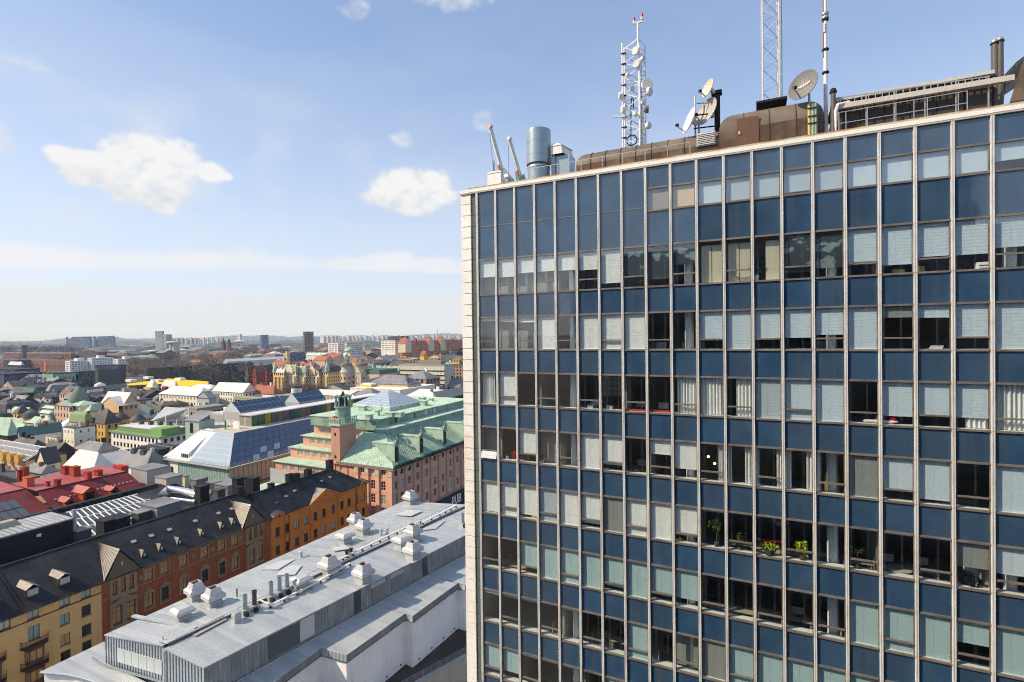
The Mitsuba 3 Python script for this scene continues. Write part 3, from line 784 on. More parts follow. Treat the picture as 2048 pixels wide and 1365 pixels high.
# the faint white marks across the big dish
c = aty(1610, 173, YF + 1.5)
f = np.array([-.50, -.80, .28]); f /= np.linalg.norm(f)
a = -np.cross(f, [0, 0, 1.0]); a /= np.linalg.norm(a); b = np.cross(f, a) * -1
if b[2] < 0:
    b = -b
tm = meshkit.text_mesh('maxset', .15, .006, False)
v = np.array(tm.vertices)
P = c + f * .26 + (v[:, :1] - .40) * (a * .95 + b * .28) + (v[:, 1:2] - .02) * (b - a * .12) - v[:, 2:3] * f
P = P - f * .18 + f * (0.27 * ((v[:, :1] - .5) ** 2))
part(dd, 'lettering', (P, np.array(tm.faces)), paint((0.78, 0.78, 0.78)))
t = thing('antenna_pole', 'dark steel pole carrying the grey and the pinkish dish', 'pole')
xp, yp = X(1435, YF + 2.6), YF + 2.6
part(t, 'shaft', M().tube([(xp, yp, RZ), (xp, yp, Z(1435, 184, yp))], .16, 10), DARK, smooth=40)
part(t, 'cap', M().box(xp - .3, xp + .25, yp - .2, yp + .2, Z(1435, 190, yp), Z(1435, 183, yp)), DARK)
for py in (226, 252):
    part(t, 'arm', M().beam((xp, yp, Z(1435, py, yp)), (d1[0] + .1, YF + 1.95, Z(1435, py + 6, yp)), .06), DARK)
part(t, 'thin_arm', M().beam((xp, yp, Z(1435, 206, yp)), (X(1396, yp), YF + 2.1, Z(1396, 214, yp)), .035), DARK)
t = thing('antenna_pole', 'slim grey pole rising behind the lowest white dish', 'pole')
part(t, 'shaft', M().tube([(X(1391, YF + 2.2), YF + 2.2, RZ), (X(1391, YF + 2.2), YF + 2.2, Z(1391, 193, YF + 2.2))], .045, 8), 'galvanised', smooth=40)


# ---- lattice masts
def lattice(name, label, cx, cy, w, z0, z1, step, leg, brace_w, mat, cat='mast', extra_legs=(), tri=True):
    t = thing(name, label, cat)
    if tri:
        base = [(cx - w / 2, cy), (cx + w / 2, cy - .05), (cx + w * .42, cy + w * .85)]
    else:
        base = [(cx - w / 2, cy), (cx + w / 2, cy), (cx + w / 2, cy + w), (cx - w / 2, cy + w)]
    for p in base:
        part(t, 'leg', M().tube([(p[0], p[1], z0), (p[0], p[1], z1)], leg, 8), mat, smooth=40)
    n = int((z1 - z0) / step)
    for q in range(n):
        for e in range(len(base)):
            p, r_ = base[e], base[(e + 1) % len(base)]
            za, zb, zc = z0 + q * step, z0 + (q + .5) * step, z0 + (q + 1) * step
            part(t, 'brace', M().beam((p[0], p[1], za), (r_[0], r_[1], zb), brace_w).beam((r_[0], r_[1], zb), (p[0], p[1], zc), brace_w), mat)
    return t, base


yc = YF + 3.4
cxl, cxr = X(1250, yc), X(1280, yc)
w = cxr - cxl
mz1 = Z(1265, 92, yc)
t, base = lattice('lattice_mast', 'white lattice mast crowded with small round antennas and two red lamps on top', (cxl + cxr) / 2 + .02, yc, w, RZ, mz1, .95, .06, .042, MASTW)
part(t, 'top_arm', M().beam((cxl, yc, mz1 - .1), (cxr - .05, yc, mz1 + .35), .07).beam((cxr + .35, yc + .3, mz1 - .1), (cxr - .05, yc, mz1 + .35), .04), MASTW)
part(t, 'outer_tube', M().tube([(cxl - .1, yc - .05, RZ + 1.2), (cxl - .1, yc - .05, mz1 + .3)], .05, 8), MASTW, smooth=40)
part(t, 'ladder_tube', M().tube([(cxr + .30, yc + .3, RZ), (cxr + .30, yc + .3, mz1 - .1)], .05, 8), MASTW, smooth=40)
mm = M()
for zz in np.arange(RZ + .2, mz1 - .2, .26):
    mm.beam((cxr - .03, yc + .02, zz), (cxr + .28, yc + .28, zz), .022)
part(t, 'ladder_rungs', mm, 'galvanised', stuff=True, label='many small ladder rungs between the mast tubes')
part(t, 'top_tube', M().tube([(cxr - .05, yc, mz1 - .3), (cxr - .05, yc, Z(1276, 46, yc))], .07, 8), MASTW, smooth=40)
zt = Z(1276, 45, yc)
part(t, 'lamp_bar', M().box(cxr - .32, cxr + .24, yc - .05, yc + .05, zt - .06, zt + .02), MASTW)
for dx, dz in ((-.28, -.02), (.20, .1)):
    part(t, 'warning_lamp', M().lathe((cxr + dx, yc, zt + dz), [(.08, 0), (.085, .14), (0.08, .16)], 10), MASTW)
    part(t, 'red_lens', M().lathe((cxr + dx, yc, zt + dz + .161), [(.075, 0), (.075, .18), (.04, .24), (0, .25)], 10), paint((0.65, 0.02, 0.06), .3), smooth=40)
part(t, 'cable', M().tube([(cxl + .35, yc + .2, RZ), (cxl + .33, yc + .2, RZ + 2.5), (cxl + .36, yc + .2, RZ + 5.1), (cxl + .42, yc + .2, RZ + 5.5), (cxl + .52, yc + .2, RZ + 5.3), (cxl + .5, yc + .2, RZ + 4.7)], .035, 6), BLACK)
for zc, rr in ((RZ + 2.7, .32), (RZ + .6, .26)):
    g = np.linspace(0, 2 * np.pi, 15)
    part(t, 'cable_loop', M().tube([(cxl + .45 + rr * math.cos(q), yc - .08, zc + rr * math.sin(q)) for q in g], .04, 6), BLACK)
for q in range(6):
    part(t, 'cable_run', M().beam((cxr - .02 + .05 * q, yc + .06 + .03 * q, RZ), (cxr - .02 + .05 * q, yc + .06 + .03 * q, mz1 - .5 - .9 * q), .025), paint((0.25, 0.25, 0.25)))
for zz in np.linspace(RZ + 1.6, mz1 - .4, 11):
    part(t, 'clamp', M().box(cxl - .17, cxl + .12, yc - .12, yc + .07, zz, zz + .06), DARK)
drums = [(1272, 103, .25, (-.35, -.9, 0), 'near the top'), (1274, 129, .24, (-.2, -.95, 0), 'second from the top'), (1294, 170, .36, (.45, -.85, .05), 'large and pale on the right'),
         (1298, 184, .26, (.9, -.3, -.1), 'just under the large pale one'), (1242, 192, .22, (-.9, -.4, 0), 'upper left, facing left'), (1247, 219, .24, (-.8, -.5, -.1), 'lower left'),
         (1293, 219, .22, (.9, .2, 0), 'dark, lower right'), (1296, 252, .20, (.9, -.5, 0), 'small horn low on the right'), (1264, 178, .16, (.4, -.9, -.2), 'small one in the middle'), (1285, 118, .13, (.8, -.5, 0), 'tiny one right of the top pair'), (1256, 150, .12, (-.6, -.7, 0), 'tiny one left of the cable loop'), (1287, 205, .15, (.5, -.8, 0), 'small one right of the large cable loop'), (1270, 228, .13, (-.3, -.9, 0), 'small one low between the legs')]
for px, py, r, fdir, lab in drums:
    cc = aty(px, py, yc - .15)
    fdir = np.array(fdir) / np.linalg.norm(fdir)
    td = thing('drum_antenna', f'round drum antenna on the white mast, {lab}', 'antenna')
    dark = 'dark' in lab
    mat = paint((0.16, 0.16, 0.16)) if dark else paint((0.72, 0.73, 0.73), .5)
    part(td, 'drum', M().tube([cc - fdir * .16, cc - fdir * .05, cc + fdir * .10], [r * .45, r, r], 18), mat, smooth=40)
    part(td, 'cover', M().tube([cc + fdir * .101, cc + fdir * .13], [r * .985, r * .93], 18), paint((0.52, 0.56, 0.57), .5) if not dark else mat)
    part(td, 'bracket', M().beam(cc - fdir * .16, (np.clip(cc[0], cxl - .05, cxr + .3), yc + .0, cc[2] - .05), .07), 'galvanised')
part(t, 'side_arm', M().beam((cxl - .75, yc - .3, Z(1245, 234, yc)), (cxl + .35, yc, Z(1255, 234, yc)), .08), MASTW)
for px in (1240, 1266):
    tq = thing('mast_footing', f'dark steel footing frame {"left of" if px == 1240 else "under"} the white lattice mast', 'footing')
    part(tq, 'frame', M().box(X(px, yc), X(px + 16, yc), yc - .6, yc + .3, RZ + .75, RZ + 1.0), BLACK)
    part(tq, 'foot', M().box(X(px + 3, yc), X(px + 10, yc), yc - .5, yc + .2, RZ, RZ + .749), BLACK)
    part(tq, 'spike', M().beam((X(px + 4, yc), yc - .2, RZ + 1.0), (X(px + 4, yc), yc - .2, RZ + (2.3 if px == 1240 else 1.5)), .03), BLACK)

yd = YF + 3.0
xl, xr = X(1527, yd), X(1560, yd)
t, _ = lattice('lattice_mast', 'tall grey three legged lattice mast rising out of the top of the picture', (xl + xr) / 2, yd, (xr - xl), Z(1545, 203, yd) - .1, RZ + 22, 1.30, .042, .024, paint((0.55, 0.57, 0.60), .5))
part(t, 'base_plate', M().box(xl - .35, xr + .35, yd - .4, yd + 1.2, Z(1545, 207, yd), Z(1545, 203, yd)), DARK)
part(t, 'feeder_cable', M().beam((xr + .12, yd + .1, Z(1545, 203, yd)), (xr + .10, yd + .1, RZ + 22), .06, .04), paint((0.52, 0.53, 0.54)))
for dx in (-.10,):
    part(t, 'feeder_cable', M().beam((xl - .08, yd + .1, Z(1545, 203, yd)), (xl - .08, yd + .1, RZ + 22), .035, .03), paint((0.52, 0.53, 0.54)))
ye = YF + 1.9
xe = X(1652, ye)
t = thing('pole_mast', 'slim white pole mast right of the large grey dish', 'mast')
part(t, 'shaft', M().tube([(xe, ye, RZ), (xe, ye, RZ + 5), (xe, ye, RZ + 14)], [.10, .085, .07], 10), MASTW, smooth=40)
part(t, 'side_cable', M().beam((xe - .1, ye - .05, Z(1652, 115, ye)), (xe - .1, ye - .05, RZ + 14), .035), paint((0.45, 0.2, 0.15)))
for py in (148, 102, 42, 38, 30):
    part(t, 'collar', M().lathe((xe, ye, Z(1652, py, ye)), [(.12, 0), (.16, .02), (.16, .10), (.12, .12)], 10), DARK if py > 40 else 'galvanised')
part(t, 'whip_aerial', M().beam((xe - .06, ye - .1, Z(1652, 66, ye)), (xe - .06, ye - .1, Z(1652, 48, ye)), .06), MASTW)

# ---- cooling units on the right
yg = YF + 1.9
t = thing('cooling_unit', 'long dark cooling unit with five brown fan cowls behind pipes and cable trays', 'cooling unit')
xg0, xg1 = X(1672, yg), X(1985, yg)
zg = Z(1830, 170, yg)
part(t, 'casing', M().box(xg0, xg1, yg, yg + 3, RZ, zg - .55), paint((0.035, 0.030, 0.026), .6))
n = 6
for q in range(n):
    a, b = xg0 + (xg1 - xg0) * q / n, xg0 + (xg1 - xg0) * (q + 1) / n
    part(t, 'panel', M().box(a + .03, b - .03, yg - .03, yg - .002, RZ, zg - .60), paint((0.055, 0.048, 0.042), .5))
    part(t, 'upper_grille', M().box(a + .04, b - .04, yg + .1, yg + 2.8, zg - .549, zg - .17), paint((0.06, 0.055, 0.05), .6))
part(t, 'top_rim', M().box(xg0 - .15, xg1 + .05, yg - .12, yg + 3.1, zg - .16, zg), paint((0.48, 0.49, 0.48), .5))
for px in (1706, 1762, 1822, 1882, 1945):
    xc = X(px, yg + 1.2)
    part(t, 'fan_cowl', M().lathe((xc, yg + 1.3, zg + .001), [(.85, 0), (.82, .12), (.6, .30), (.3, .38), (0, .40)], 20), paint((0.20, 0.065, 0.035), .5), smooth=40)
yh = YF + 1.25
rail('guard_rail', 'grey pipe guard rail with two bars before the dark cooling unit', [X(p, yh) for p in (1678, 1692, 1735, 1792, 1828, 1855, 1917, 1935)], yh, RZ, Z(1800, 205, yh), (Z(1800, 228, yh),), .032)
t = thing('cable_tray', 'long pale cable tray with pipes crossing the cooling unit and sticking out right', 'cable tray')
m = M()
part(t, 'tray', M().beam((X(1668, yh), yh + .2, Z(1668, 213, yh)), (X(2032, yh), yh + .2, Z(2032, 152, yh)), .20, .24), paint((0.50, 0.49, 0.46), .5))
part(t, 'upper_bar', M().beam((X(1672, yh), yh + .3, Z(1672, 192, yh)), (X(1985, yh), yh + .3, Z(1985, 147, yh)), .04), 'galvanised')
part(t, 'lower_bar', M().beam((X(1672, yh), yh + .3, Z(1672, 204, yh)), (X(1985, yh), yh + .3, Z(1985, 160, yh)), .05), 'galvanised')
for px in range(1684, 1985, 14):
    fr = (px - 1672) / 313
    part(t, 'stay', M().beam((X(px, yh), yh + .3, Z(px, 204 - 44 * fr, yh)), (X(px, yh), yh + .3, Z(px, 192 - 45 * fr, yh)), .035), 'galvanised')
for px in (1679, 1735, 1792, 1854, 1917, 1983):
    fr = (px - 1672) / 313
    part(t, 'post', M().beam((X(px, yh), yh + .32, RZ), (X(px, yh), yh + .32, Z(px, 190 - 45 * fr, yh)), .05), 'galvanised')
for px, lab, top in ((1667, 'short dark flue pipe at the left end of the cooling unit', 179), (1990, 'left of a pair of tall dark flue pipes beside the big rounded copper house', 82), (2000, 'right of a pair of tall dark flue pipes beside the big rounded copper house', 78)):
    yk = YF + (1.4 if px == 1667 else 2.2)
    tt = thing('flue_pipe', lab, 'flue pipe')
    part(tt, 'shaft', M().tube([(X(px, yk), yk, RZ), (X(px, yk), yk, Z(px, top + 4, yk))], .115 if px == 1667 else .135, 12), paint((0.10, 0.095, 0.09), .4), smooth=40)
    part(tt, 'collar', M().lathe((X(px, yk), yk, Z(px, top + 8, yk)), [(.14, 0), (.165, .02), (.165, .09), (.14, .11)], 12), DARK)
    part(tt, 'cap', M().lathe((X(px, yk), yk, Z(px, top + 4, yk)), [(.13, 0), (.13, .10), (.09, .14), (0, .15)], 12), 'galvanised' if px > 1800 else DARK, smooth=30)
t = thing('white_pipe', 'white insulated pipe bent beside the short dark flue', 'pipe')
x = X(1672, YF + 1.3)
part(t, 'pipe', M().tube([(x, YF + 1.3, RZ), (x, YF + 1.3, RZ + 1.6), (x + .1, YF + 1.3, RZ + 1.9), (x + .6, YF + 1.5, RZ + 2.0)], .09, 8), paint((0.7, 0.7, 0.68)), smooth=40)
# big rounded copper house at the right edge
t = thing('copper_roof_house', 'big rounded brown copper house cut by the right edge of the picture', 'roof structure')
yi = YF + 2.2
xq = X(2004, yi)
prof = [(0, RZ), (.15, Z(2006, 150, yi)), (.5, Z(2012, 128, yi)), (1.1, Z(2026, 106, yi)), (2.0, Z(2046, 82, yi)), (3.4, Z(2046, 82, yi) + .9), (6.5, Z(2046, 82, yi) + 1.5)]
for j, ((a, za), (b, zb)) in enumerate(zip(prof[:-1], prof[1:])):
    part(t, 'shell_panel', M().quad((xq + a, yi, za), (xq + b, yi, zb), (xq + b, yi + 8, zb), (xq + a, yi + 8, za)), 'copper_top')
for j, xx in enumerate(np.arange(0, 6.5, .8)):
    h = [np.interp(v, [p[0] for p in prof], [p[1] for p in prof]) for v in (xx, xx + .8)]
    part(t, 'front_panel', M().quad((xq + xx + .015, yi, RZ), (xq + xx + .785, yi, RZ), (xq + xx + .785, yi, h[1]), (xq + xx + .015, yi, h[0])), 'brown_copper')
    part(t, 'seam', M().beam((xq + xx + .8, yi - .01, RZ), (xq + xx + .8, yi - .01, h[1]), .03, .04), paint((0.07, 0.05, 0.04), .5))

# ---- left end: exhaust cylinder, hood, cranes, white box
yk = YF + 2.6
t = thing('exhaust_cylinder', 'large blue grey exhaust cylinder with a narrower skirted base', 'exhaust')
xc, rc = (X(1053, yk) + X(1102, yk)) / 2, (X(1102, yk) - X(1053, yk)) / 2 * .93
zt, zb = Z(1078, 263, yk), Z(1078, 331, yk)
part(t, 'drum', M().lathe((xc, yk, 0), [(rc * .93, zt - .3), (rc, zt - .3), (rc, zt - .02), (rc * .985, zt), (rc * .95, zt), (rc * .95, zt - .5)], 40), 'duct_blue', smooth=35)
part(t, 'lower_drum', M().lathe((xc, yk, 0), [(rc * .90, zb), (rc, zb + .02), (rc, zt - .301)], 40), 'duct_blue', smooth=35)
part(t, 'skirt', M().lathe((xc, yk, 0), [(rc * .90, zb - .12), (rc * .95, zb - .25), (rc * .90, zb - .35), (rc * .90, RZ)], 40), 'duct_blue', smooth=35)
part(t, 'throat', M().lathe((xc, yk, 0), [(rc * .90, zb), (rc * .82, zb - .06), (rc * .90, zb - .119)], 40), paint((0.16, 0.21, 0.24), .4), smooth=35)
for zz in (zt - .85, zb + .55):
    part(t, 'band', M().lathe((xc, yk, 0), [(rc + .003, zz), (rc + .014, zz + .015), (rc + .003, zz + .03)], 40), 'duct_blue')
yl = YF + 2.4
t = thing('ventilation_hood', 'white boxy ventilation hood on a grey blue casing right of the exhaust cylinder', 'ventilation hood')
x0, x1 = X(1102, yl), X(1124, yl)
part(t, 'hood', M().hexa([(x0, yl, Z(1112, 308, yl)), (x1, yl, Z(1112, 308, yl)), (x1 + .3, yl + 1.4, Z(1112, 308, yl)), (x0, yl + 1.4, Z(1112, 308, yl)), (x0, yl, Z(1112, 292, yl)), (x1 - .05, yl, Z(1112, 292, yl)), (x1 + .2, yl + 1.4, Z(1112, 292, yl)), (x0, yl + 1.4, Z(1112, 292, yl))]), paint((0.74, 0.74, 0.73), .4))
part(t, 'hood_top', M().hexa([(x0 - .02, yl - .05, Z(1112, 291.5, yl)), (x1, yl - .05, Z(1112, 291.5, yl)), (x1 + .3, yl + 1.4, Z(1112, 291.5, yl)), (x0, yl + 1.4, Z(1112, 291.5, yl)), (x0, yl + .15, Z(1112, 285, yl)), (x1 - .35, yl + .15, Z(1112, 285, yl)), (x1 - .2, yl + 1.4, Z(1112, 285, yl)), (x0, yl + 1.4, Z(1112, 285, yl))]), paint((0.74, 0.74, 0.73), .4))
part(t, 'casing', M().box(x0 - .1, X(1136, yl), yl + .25, yl + 1.4, RZ, Z(1112, 309, yl)), 'duct_blue')
part(t, 'flange', M().box(x0 - .03, x1 + .1, yl + .05, yl + 1.2, Z(1112, 309, yl) + .002, Z(1112, 308, yl) - .002), DARK)
part(t, 'leg', M().box(X(1104, yl), X(1108, yl), yl + .1, yl + .24, RZ, Z(1112, 309, yl)), paint((0.45, 0.5, 0.5)))
single('black_sheeting', leaf_cloud((X(1126, YF + 1.3), YF + 1.3, RZ + .22), .45, 130, .22, 41, (1.9, .6, .35)), BLACK, 'crumpled black sheeting lying by the parapet below the ventilation hood', 'sheeting')
for (bx, by), (tx, ty), lab, dy in (((1004, 342), (981, 258), 'longer left crane arm of the facade cradle leaning left', 2.4), ((1040, 352), (1019, 282), 'shorter right crane arm of the facade cradle leaning left', 3.0)):
    yy = YF + dy
    t = thing('davit_crane', lab, 'crane')
    p, q = aty(bx, by, yy), aty(tx, ty, yy - .6)
    part(t, 'boom', M().beam(p, q, .17, .22), paint((0.62, 0.67, 0.64), .5))
    part(t, 'head', M().beam(q - [.12, 0, .0], q + [.10, -.05, .22], .22, .2), paint((0.55, 0.38, 0.30), .6) if dy < 2.6 else paint((0.58, 0.66, 0.60), .5))
    part(t, 'joint', M().beam(p + (q - p) * -.02 - [.1, .18, .1], p + (q - p) * .12 - [.1, .18, .0], .3, .1), paint((0.42, 0.22, 0.12), .7))
    part(t, 'rope', M().tube([q + [-.08, 0, 0], (q[0] + (.25 if dy < 2.6 else -.15), yy - .5, RZ + .6)], .012, 4), DARK)
    part(t, 'base', M().beam(p, (p[0] + (1.3 if dy < 2.6 else .3), yy + .3, RZ + .12), .42, .5), 'duct_blue')
yj = YF + 1.2
t = thing('rooftop_box', 'rounded white box with a whip aerial at the far left corner of the tower roof', 'box')
x0, x1 = X(974, yj), X(1001, yj)
part(t, 'body', M().box(x0, x1, yj, yj + 1.6, RZ, Z(985, 347, yj)), paint((0.74, 0.75, 0.74), .4))
part(t, 'lid', M().hexa([(x0 - .03, yj - .04, Z(985, 347, yj) + .002), (x1 + .05, yj - .04, Z(985, 347, yj) + .002), (x1 + .05, yj + 1.7, Z(985, 347, yj) + .002), (x0 - .03, yj + 1.7, Z(985, 347, yj) + .002), (x0 + .06, yj + .08, Z(985, 343, yj)), (x1 - .06, yj + .08, Z(985, 343, yj)), (x1 - .06, yj + 1.6, Z(985, 343, yj)), (x0 + .06, yj + 1.6, Z(985, 343, yj))]), paint((0.66, 0.70, 0.70), .4))
part(t, 'aerial', M().tube([(X(982, yj), yj + .4, Z(985, 343, yj)), (X(982, yj), yj + .4, Z(982, 318, yj))], .03, 6), DARK)
t = thing('floodlight', 'small white floodlight on the parapet left of the crane bases', 'floodlight')
p = aty(1013, 354, YF + .5)
part(t, 'lamp_body', M().box(p[0] - .14, p[0] + .14, p[1] - .1, p[1] + .1, p[2] - .05, p[2] + .16), paint((0.75, 0.75, 0.75), .4))
part(t, 'stand', M().beam((p[0], p[1], RZ), (p[0], p[1], p[2] - .05), .05), 'galvanised')

# ================================================================== ground and helpers for houses
surf('street_ground', lambda p, n, uv: mix((0.055, 0.055, 0.058), (0.10, 0.095, 0.09), fbm(p.x * 0.02, p.y * 0.02, 0.0, 4)), rough=0.95)
ground_of('ground', M().quad((-40000, -2000, 0), (40000, -2000, 0), (40000, 50000, 0), (-40000, 50000, 0)), 'street_ground', 'dark streets and open ground of the city between the houses')
UX, UY, UZ = np.array([1.0, 0, 0]), np.array([0, 1.0, 0]), np.array([0, 0, 1.0])


def holed(m, O, U, N, W, z0, z1, ops, depth=.22):
    """a wall from O along U, W wide, from z0 to z1, with openings (u0, u1, za, zb) and their reveals"""
    us = sorted({0.0, float(W)} | {float(v) for o in ops for v in o[:2]})
    vs = sorted({float(z0), float(z1)} | {float(v) for o in ops for v in o[2:4]})
    O = np.asarray(O, float)
    P = lambda u, z, d=0.0: np.array([O[0] + U[0] * u - N[0] * d, O[1] + U[1] * u - N[1] * d, z])
    for a, b in zip(us[:-1], us[1:]):
        run = None
        for c, e in zip(vs[:-1], vs[1:]):
            hole = any(o[0] - 1e-6 <= a and b <= o[1] + 1e-6 and o[2] - 1e-6 <= c and e <= o[3] + 1e-6 for o in ops)
            if hole:
                if run:
                    m.quad(P(a, run[0]), P(b, run[0]), P(b, run[1]), P(a, run[1]))
                run = None
            else:
                run = (run[0] if run else c, e)
        if run:
            m.quad(P(a, run[0]), P(b, run[0]), P(b, run[1]), P(a, run[1]))
    for a, b, c, e in [o[:4] for o in ops]:
        m.quad(P(a, c), P(a, e), P(a, e, depth), P(a, c, depth)).quad(P(b, c), P(b, e), P(b, e, depth), P(b, c, depth))
        m.quad(P(a, c), P(b, c), P(b, c, depth), P(a, c, depth)).quad(P(a, e), P(b, e), P(b, e, depth), P(a, e, depth))
    return m


def obox(m, O, U, N, u0, u1, d0, d1, z0, z1):
    """box on a wall: d is the distance out from it"""
    O = np.asarray(O, float)
    P = lambda u, d, z: (O[0] + U[0] * u + N[0] * d, O[1] + U[1] * u + N[1] * d, z)
    return m.hexa([P(u0, d0, z0), P(u1, d0, z0), P(u1, d1, z0), P(u0, d1, z0), P(u0, d0, z1), P(u1, d0, z1), P(u1, d1, z1), P(u0, d1, z1)])


def casement(t, O, U, N, o, pane, frame, nv=1, nh=1, depth=.16, fw=.07, name='window', arch=False):
    u0, u1, za, zb = o
    m = M()
    for a, b, c, e in ((u0, u0 + fw, za, zb), (u1 - fw, u1, za, zb), (u0 + fw, u1 - fw, za, za + fw), (u0 + fw, u1 - fw, zb - fw, zb)):
        obox(m, O, U, N, a, b, -depth - .03, -depth + .05, c, e)
    for q in range(1, nv + 1):
        u = u0 + (u1 - u0) * q / (nv + 1)
        obox(m, O, U, N, u - fw * .4, u + fw * .4, -depth - .02, -depth + .045, za + fw, zb - fw)
    for q in range(1, nh + 1):
        z = za + (zb - za) * (q / (nh + 1) if nh != 1 else .68)
        obox(m, O, U, N, u0 + fw, u1 - fw, -depth - .02, -depth + .04, z - fw * .4, z + fw * .4)
    w = part(t, name, m, frame)
    pm = M()
    obox(pm, O, U, N, u0 + .02, u1 - .02, -depth - .06, -depth - .031, za + .02, zb - .02)
    part(w, 'pane', pm, pane)
    return w


def house_walls(t, x0, x1, y0, y1, z0, z1, mat, skip=''):
    """plain walls of the sides that carry no windows"""
    m = M()
    for k, q in (('S', ((x0, y0), (x1, y0))), ('E', ((x1, y0), (x1, y1))), ('N', ((x1, y1), (x0, y1))), ('W', ((x0, y1), (x0, y0)))):
        if k not in skip:
            (a, b), (c, d) = q
            m.quad((a, b, z0), (c, d, z0), (c, d, z1), (a, b, z1))
    part(t, 'wall', m, mat)


def ridge_seams(m, a, b, c, d, pitch, h=.05, w=.035):
    """standing seams laid up the slope of a quad: a-b lower edge, d-c upper edge"""
    a, b, c, d = (np.asarray(q, float) for q in (a, b, c, d))
    n = max(1, int(np.linalg.norm(b - a) / pitch))
    nrm = np.cross(b - a, d - a)
    nrm /= np.linalg.norm(nrm) + 1e-9
    if nrm[2] < 0:
        nrm = -nrm
    for q in range(n + 1):
        s = q / n
        m.beam(a + (b - a) * s + nrm * h * .5, d + (c - d) * s + nrm * h * .5, w, h, up=nrm)
    return m


# ------------------------------------------------------------------ the long block with the grey metal roof
seamed('roof_zinc', (0.31, 0.345, 0.37), (0.47, 0.505, 0.53), 0.62, 'y', rough=0.42, metallic=0.25, spec=0.4)
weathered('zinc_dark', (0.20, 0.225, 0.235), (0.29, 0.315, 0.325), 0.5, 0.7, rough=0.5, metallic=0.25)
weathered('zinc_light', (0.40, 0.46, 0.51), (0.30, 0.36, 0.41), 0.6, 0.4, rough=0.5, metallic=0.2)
metal('cowl_metal', (0.45, 0.46, 0.475), 0.45, 0.2)
metal('cowl_base', (0.34, 0.37, 0.37), 0.5, 0.2)
t = thing('metal_roof_block', 'long block with a grey standing seam metal roof and white stepped walls in the foreground', 'building')
A, B = at(408, 1336, 21.3), at(932, 1070, 21.3)
B = A + (B - A) * 1.22
R0, R1 = at(325, 1292, 22.5), at(928, 1013, 22.5)
R1 = R0 + (R1 - R0) * 1.02
L0, LM, L1 = at(208, 1270, 21.4), at(266, 1235, 21.4), at(806, 1003, 21.4)
ROOF_L = (L0, R0, R1, L1)
dn = np.array([0, 0, -.16])
m = M().quad(L0, R0, R1, L1).quad(L0 + dn, R0 + dn, R1 + dn, L1 + dn).quad(L0, L0 + dn, L1 + dn, L1).quad(L0, R0, R0 + dn, L0 + dn)
part(t, 'left_roof', m, 'roof_zinc')
R0b, R1b = R0 + [0.05, 0, -.30], R1 + [0.05, 0, -.30]
m = M().quad(R0b, A, B, R1b).quad(A, A + dn, B + dn, B).quad(R0b, A, A + dn, R0b + dn)
part(t, 'right_roof', m, 'roof_zinc')
m = M()
ridge_seams(m, L0, L1, R1, R0, .62, .018, .04)
ridge_seams(m, A, B, R1b, R0b, .62, .018, .04)
part(t, 'standing_seam', m, 'roof_zinc', stuff=True, label='many thin standing seams of the grey metal roof')
part(t, 'ridge_gutter', M().beam(R0 + [.12, .6, -.12], R1 + [.12, 0, -.12], .30, .26), paint((0.06, 0.07, 0.08), .5))
# walls under the eaves
ZB = 17.3
Aw, Bw, Lw, R0w = (np.array([q[0], q[1], 0]) for q in (A + [-.12, .12, 0], B + [-.12, 0, 0], L0 + [.15, .15, 0], R0 + [0, .15, 0]))


def vwall(m, p, q, z0, zp, zq):
    return m.quad((p[0], p[1], z0), (q[0], q[1], z0), (q[0], q[1], zq), (p[0], p[1], zp))


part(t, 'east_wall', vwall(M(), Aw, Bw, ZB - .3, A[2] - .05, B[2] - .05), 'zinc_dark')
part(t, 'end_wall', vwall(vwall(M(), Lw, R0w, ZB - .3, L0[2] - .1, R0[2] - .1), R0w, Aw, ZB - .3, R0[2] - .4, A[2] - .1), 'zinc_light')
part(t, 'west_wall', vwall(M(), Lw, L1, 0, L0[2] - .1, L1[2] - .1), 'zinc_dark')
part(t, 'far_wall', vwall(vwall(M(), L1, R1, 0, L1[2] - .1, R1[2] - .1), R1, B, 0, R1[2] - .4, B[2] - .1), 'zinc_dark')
m = M()
for p, q, zp, zq, step in ((Lw, R0w, L0[2], R0[2], .55), (R0w, Aw, R0[2] - .3, A[2], .55)):
    n = int(np.linalg.norm(q - p) / step)
    for j in range(n + 1):
        c = p + (q - p) * j / n
        m.box(c[0] - .035, c[0] + .035, c[1] - .09, c[1], ZB - .2, zp + (zq - zp) * j / n - .15)
part(t, 'end_wall_rib', m, paint((0.24, 0.28, 0.32), .5), stuff=True, label='narrow dark ribs of the corrugated end wall')
m = M()
n = int(np.linalg.norm(Bw - Aw) / .55)
for j in range(n + 1):
    c = Aw + (Bw - Aw) * j / n
    m.box(c[0], c[0] + .06, c[1] - .025, c[1] + .025, ZB - .2, A[2] - .12)
part(t, 'east_wall_rib', m, 'zinc_dark', stuff=True, label='narrow ribs of the long shaded side wall')
ed = (Bw - Aw) / np.linalg.norm(Bw - Aw)
en = np.array([ed[1], -ed[0], 0])
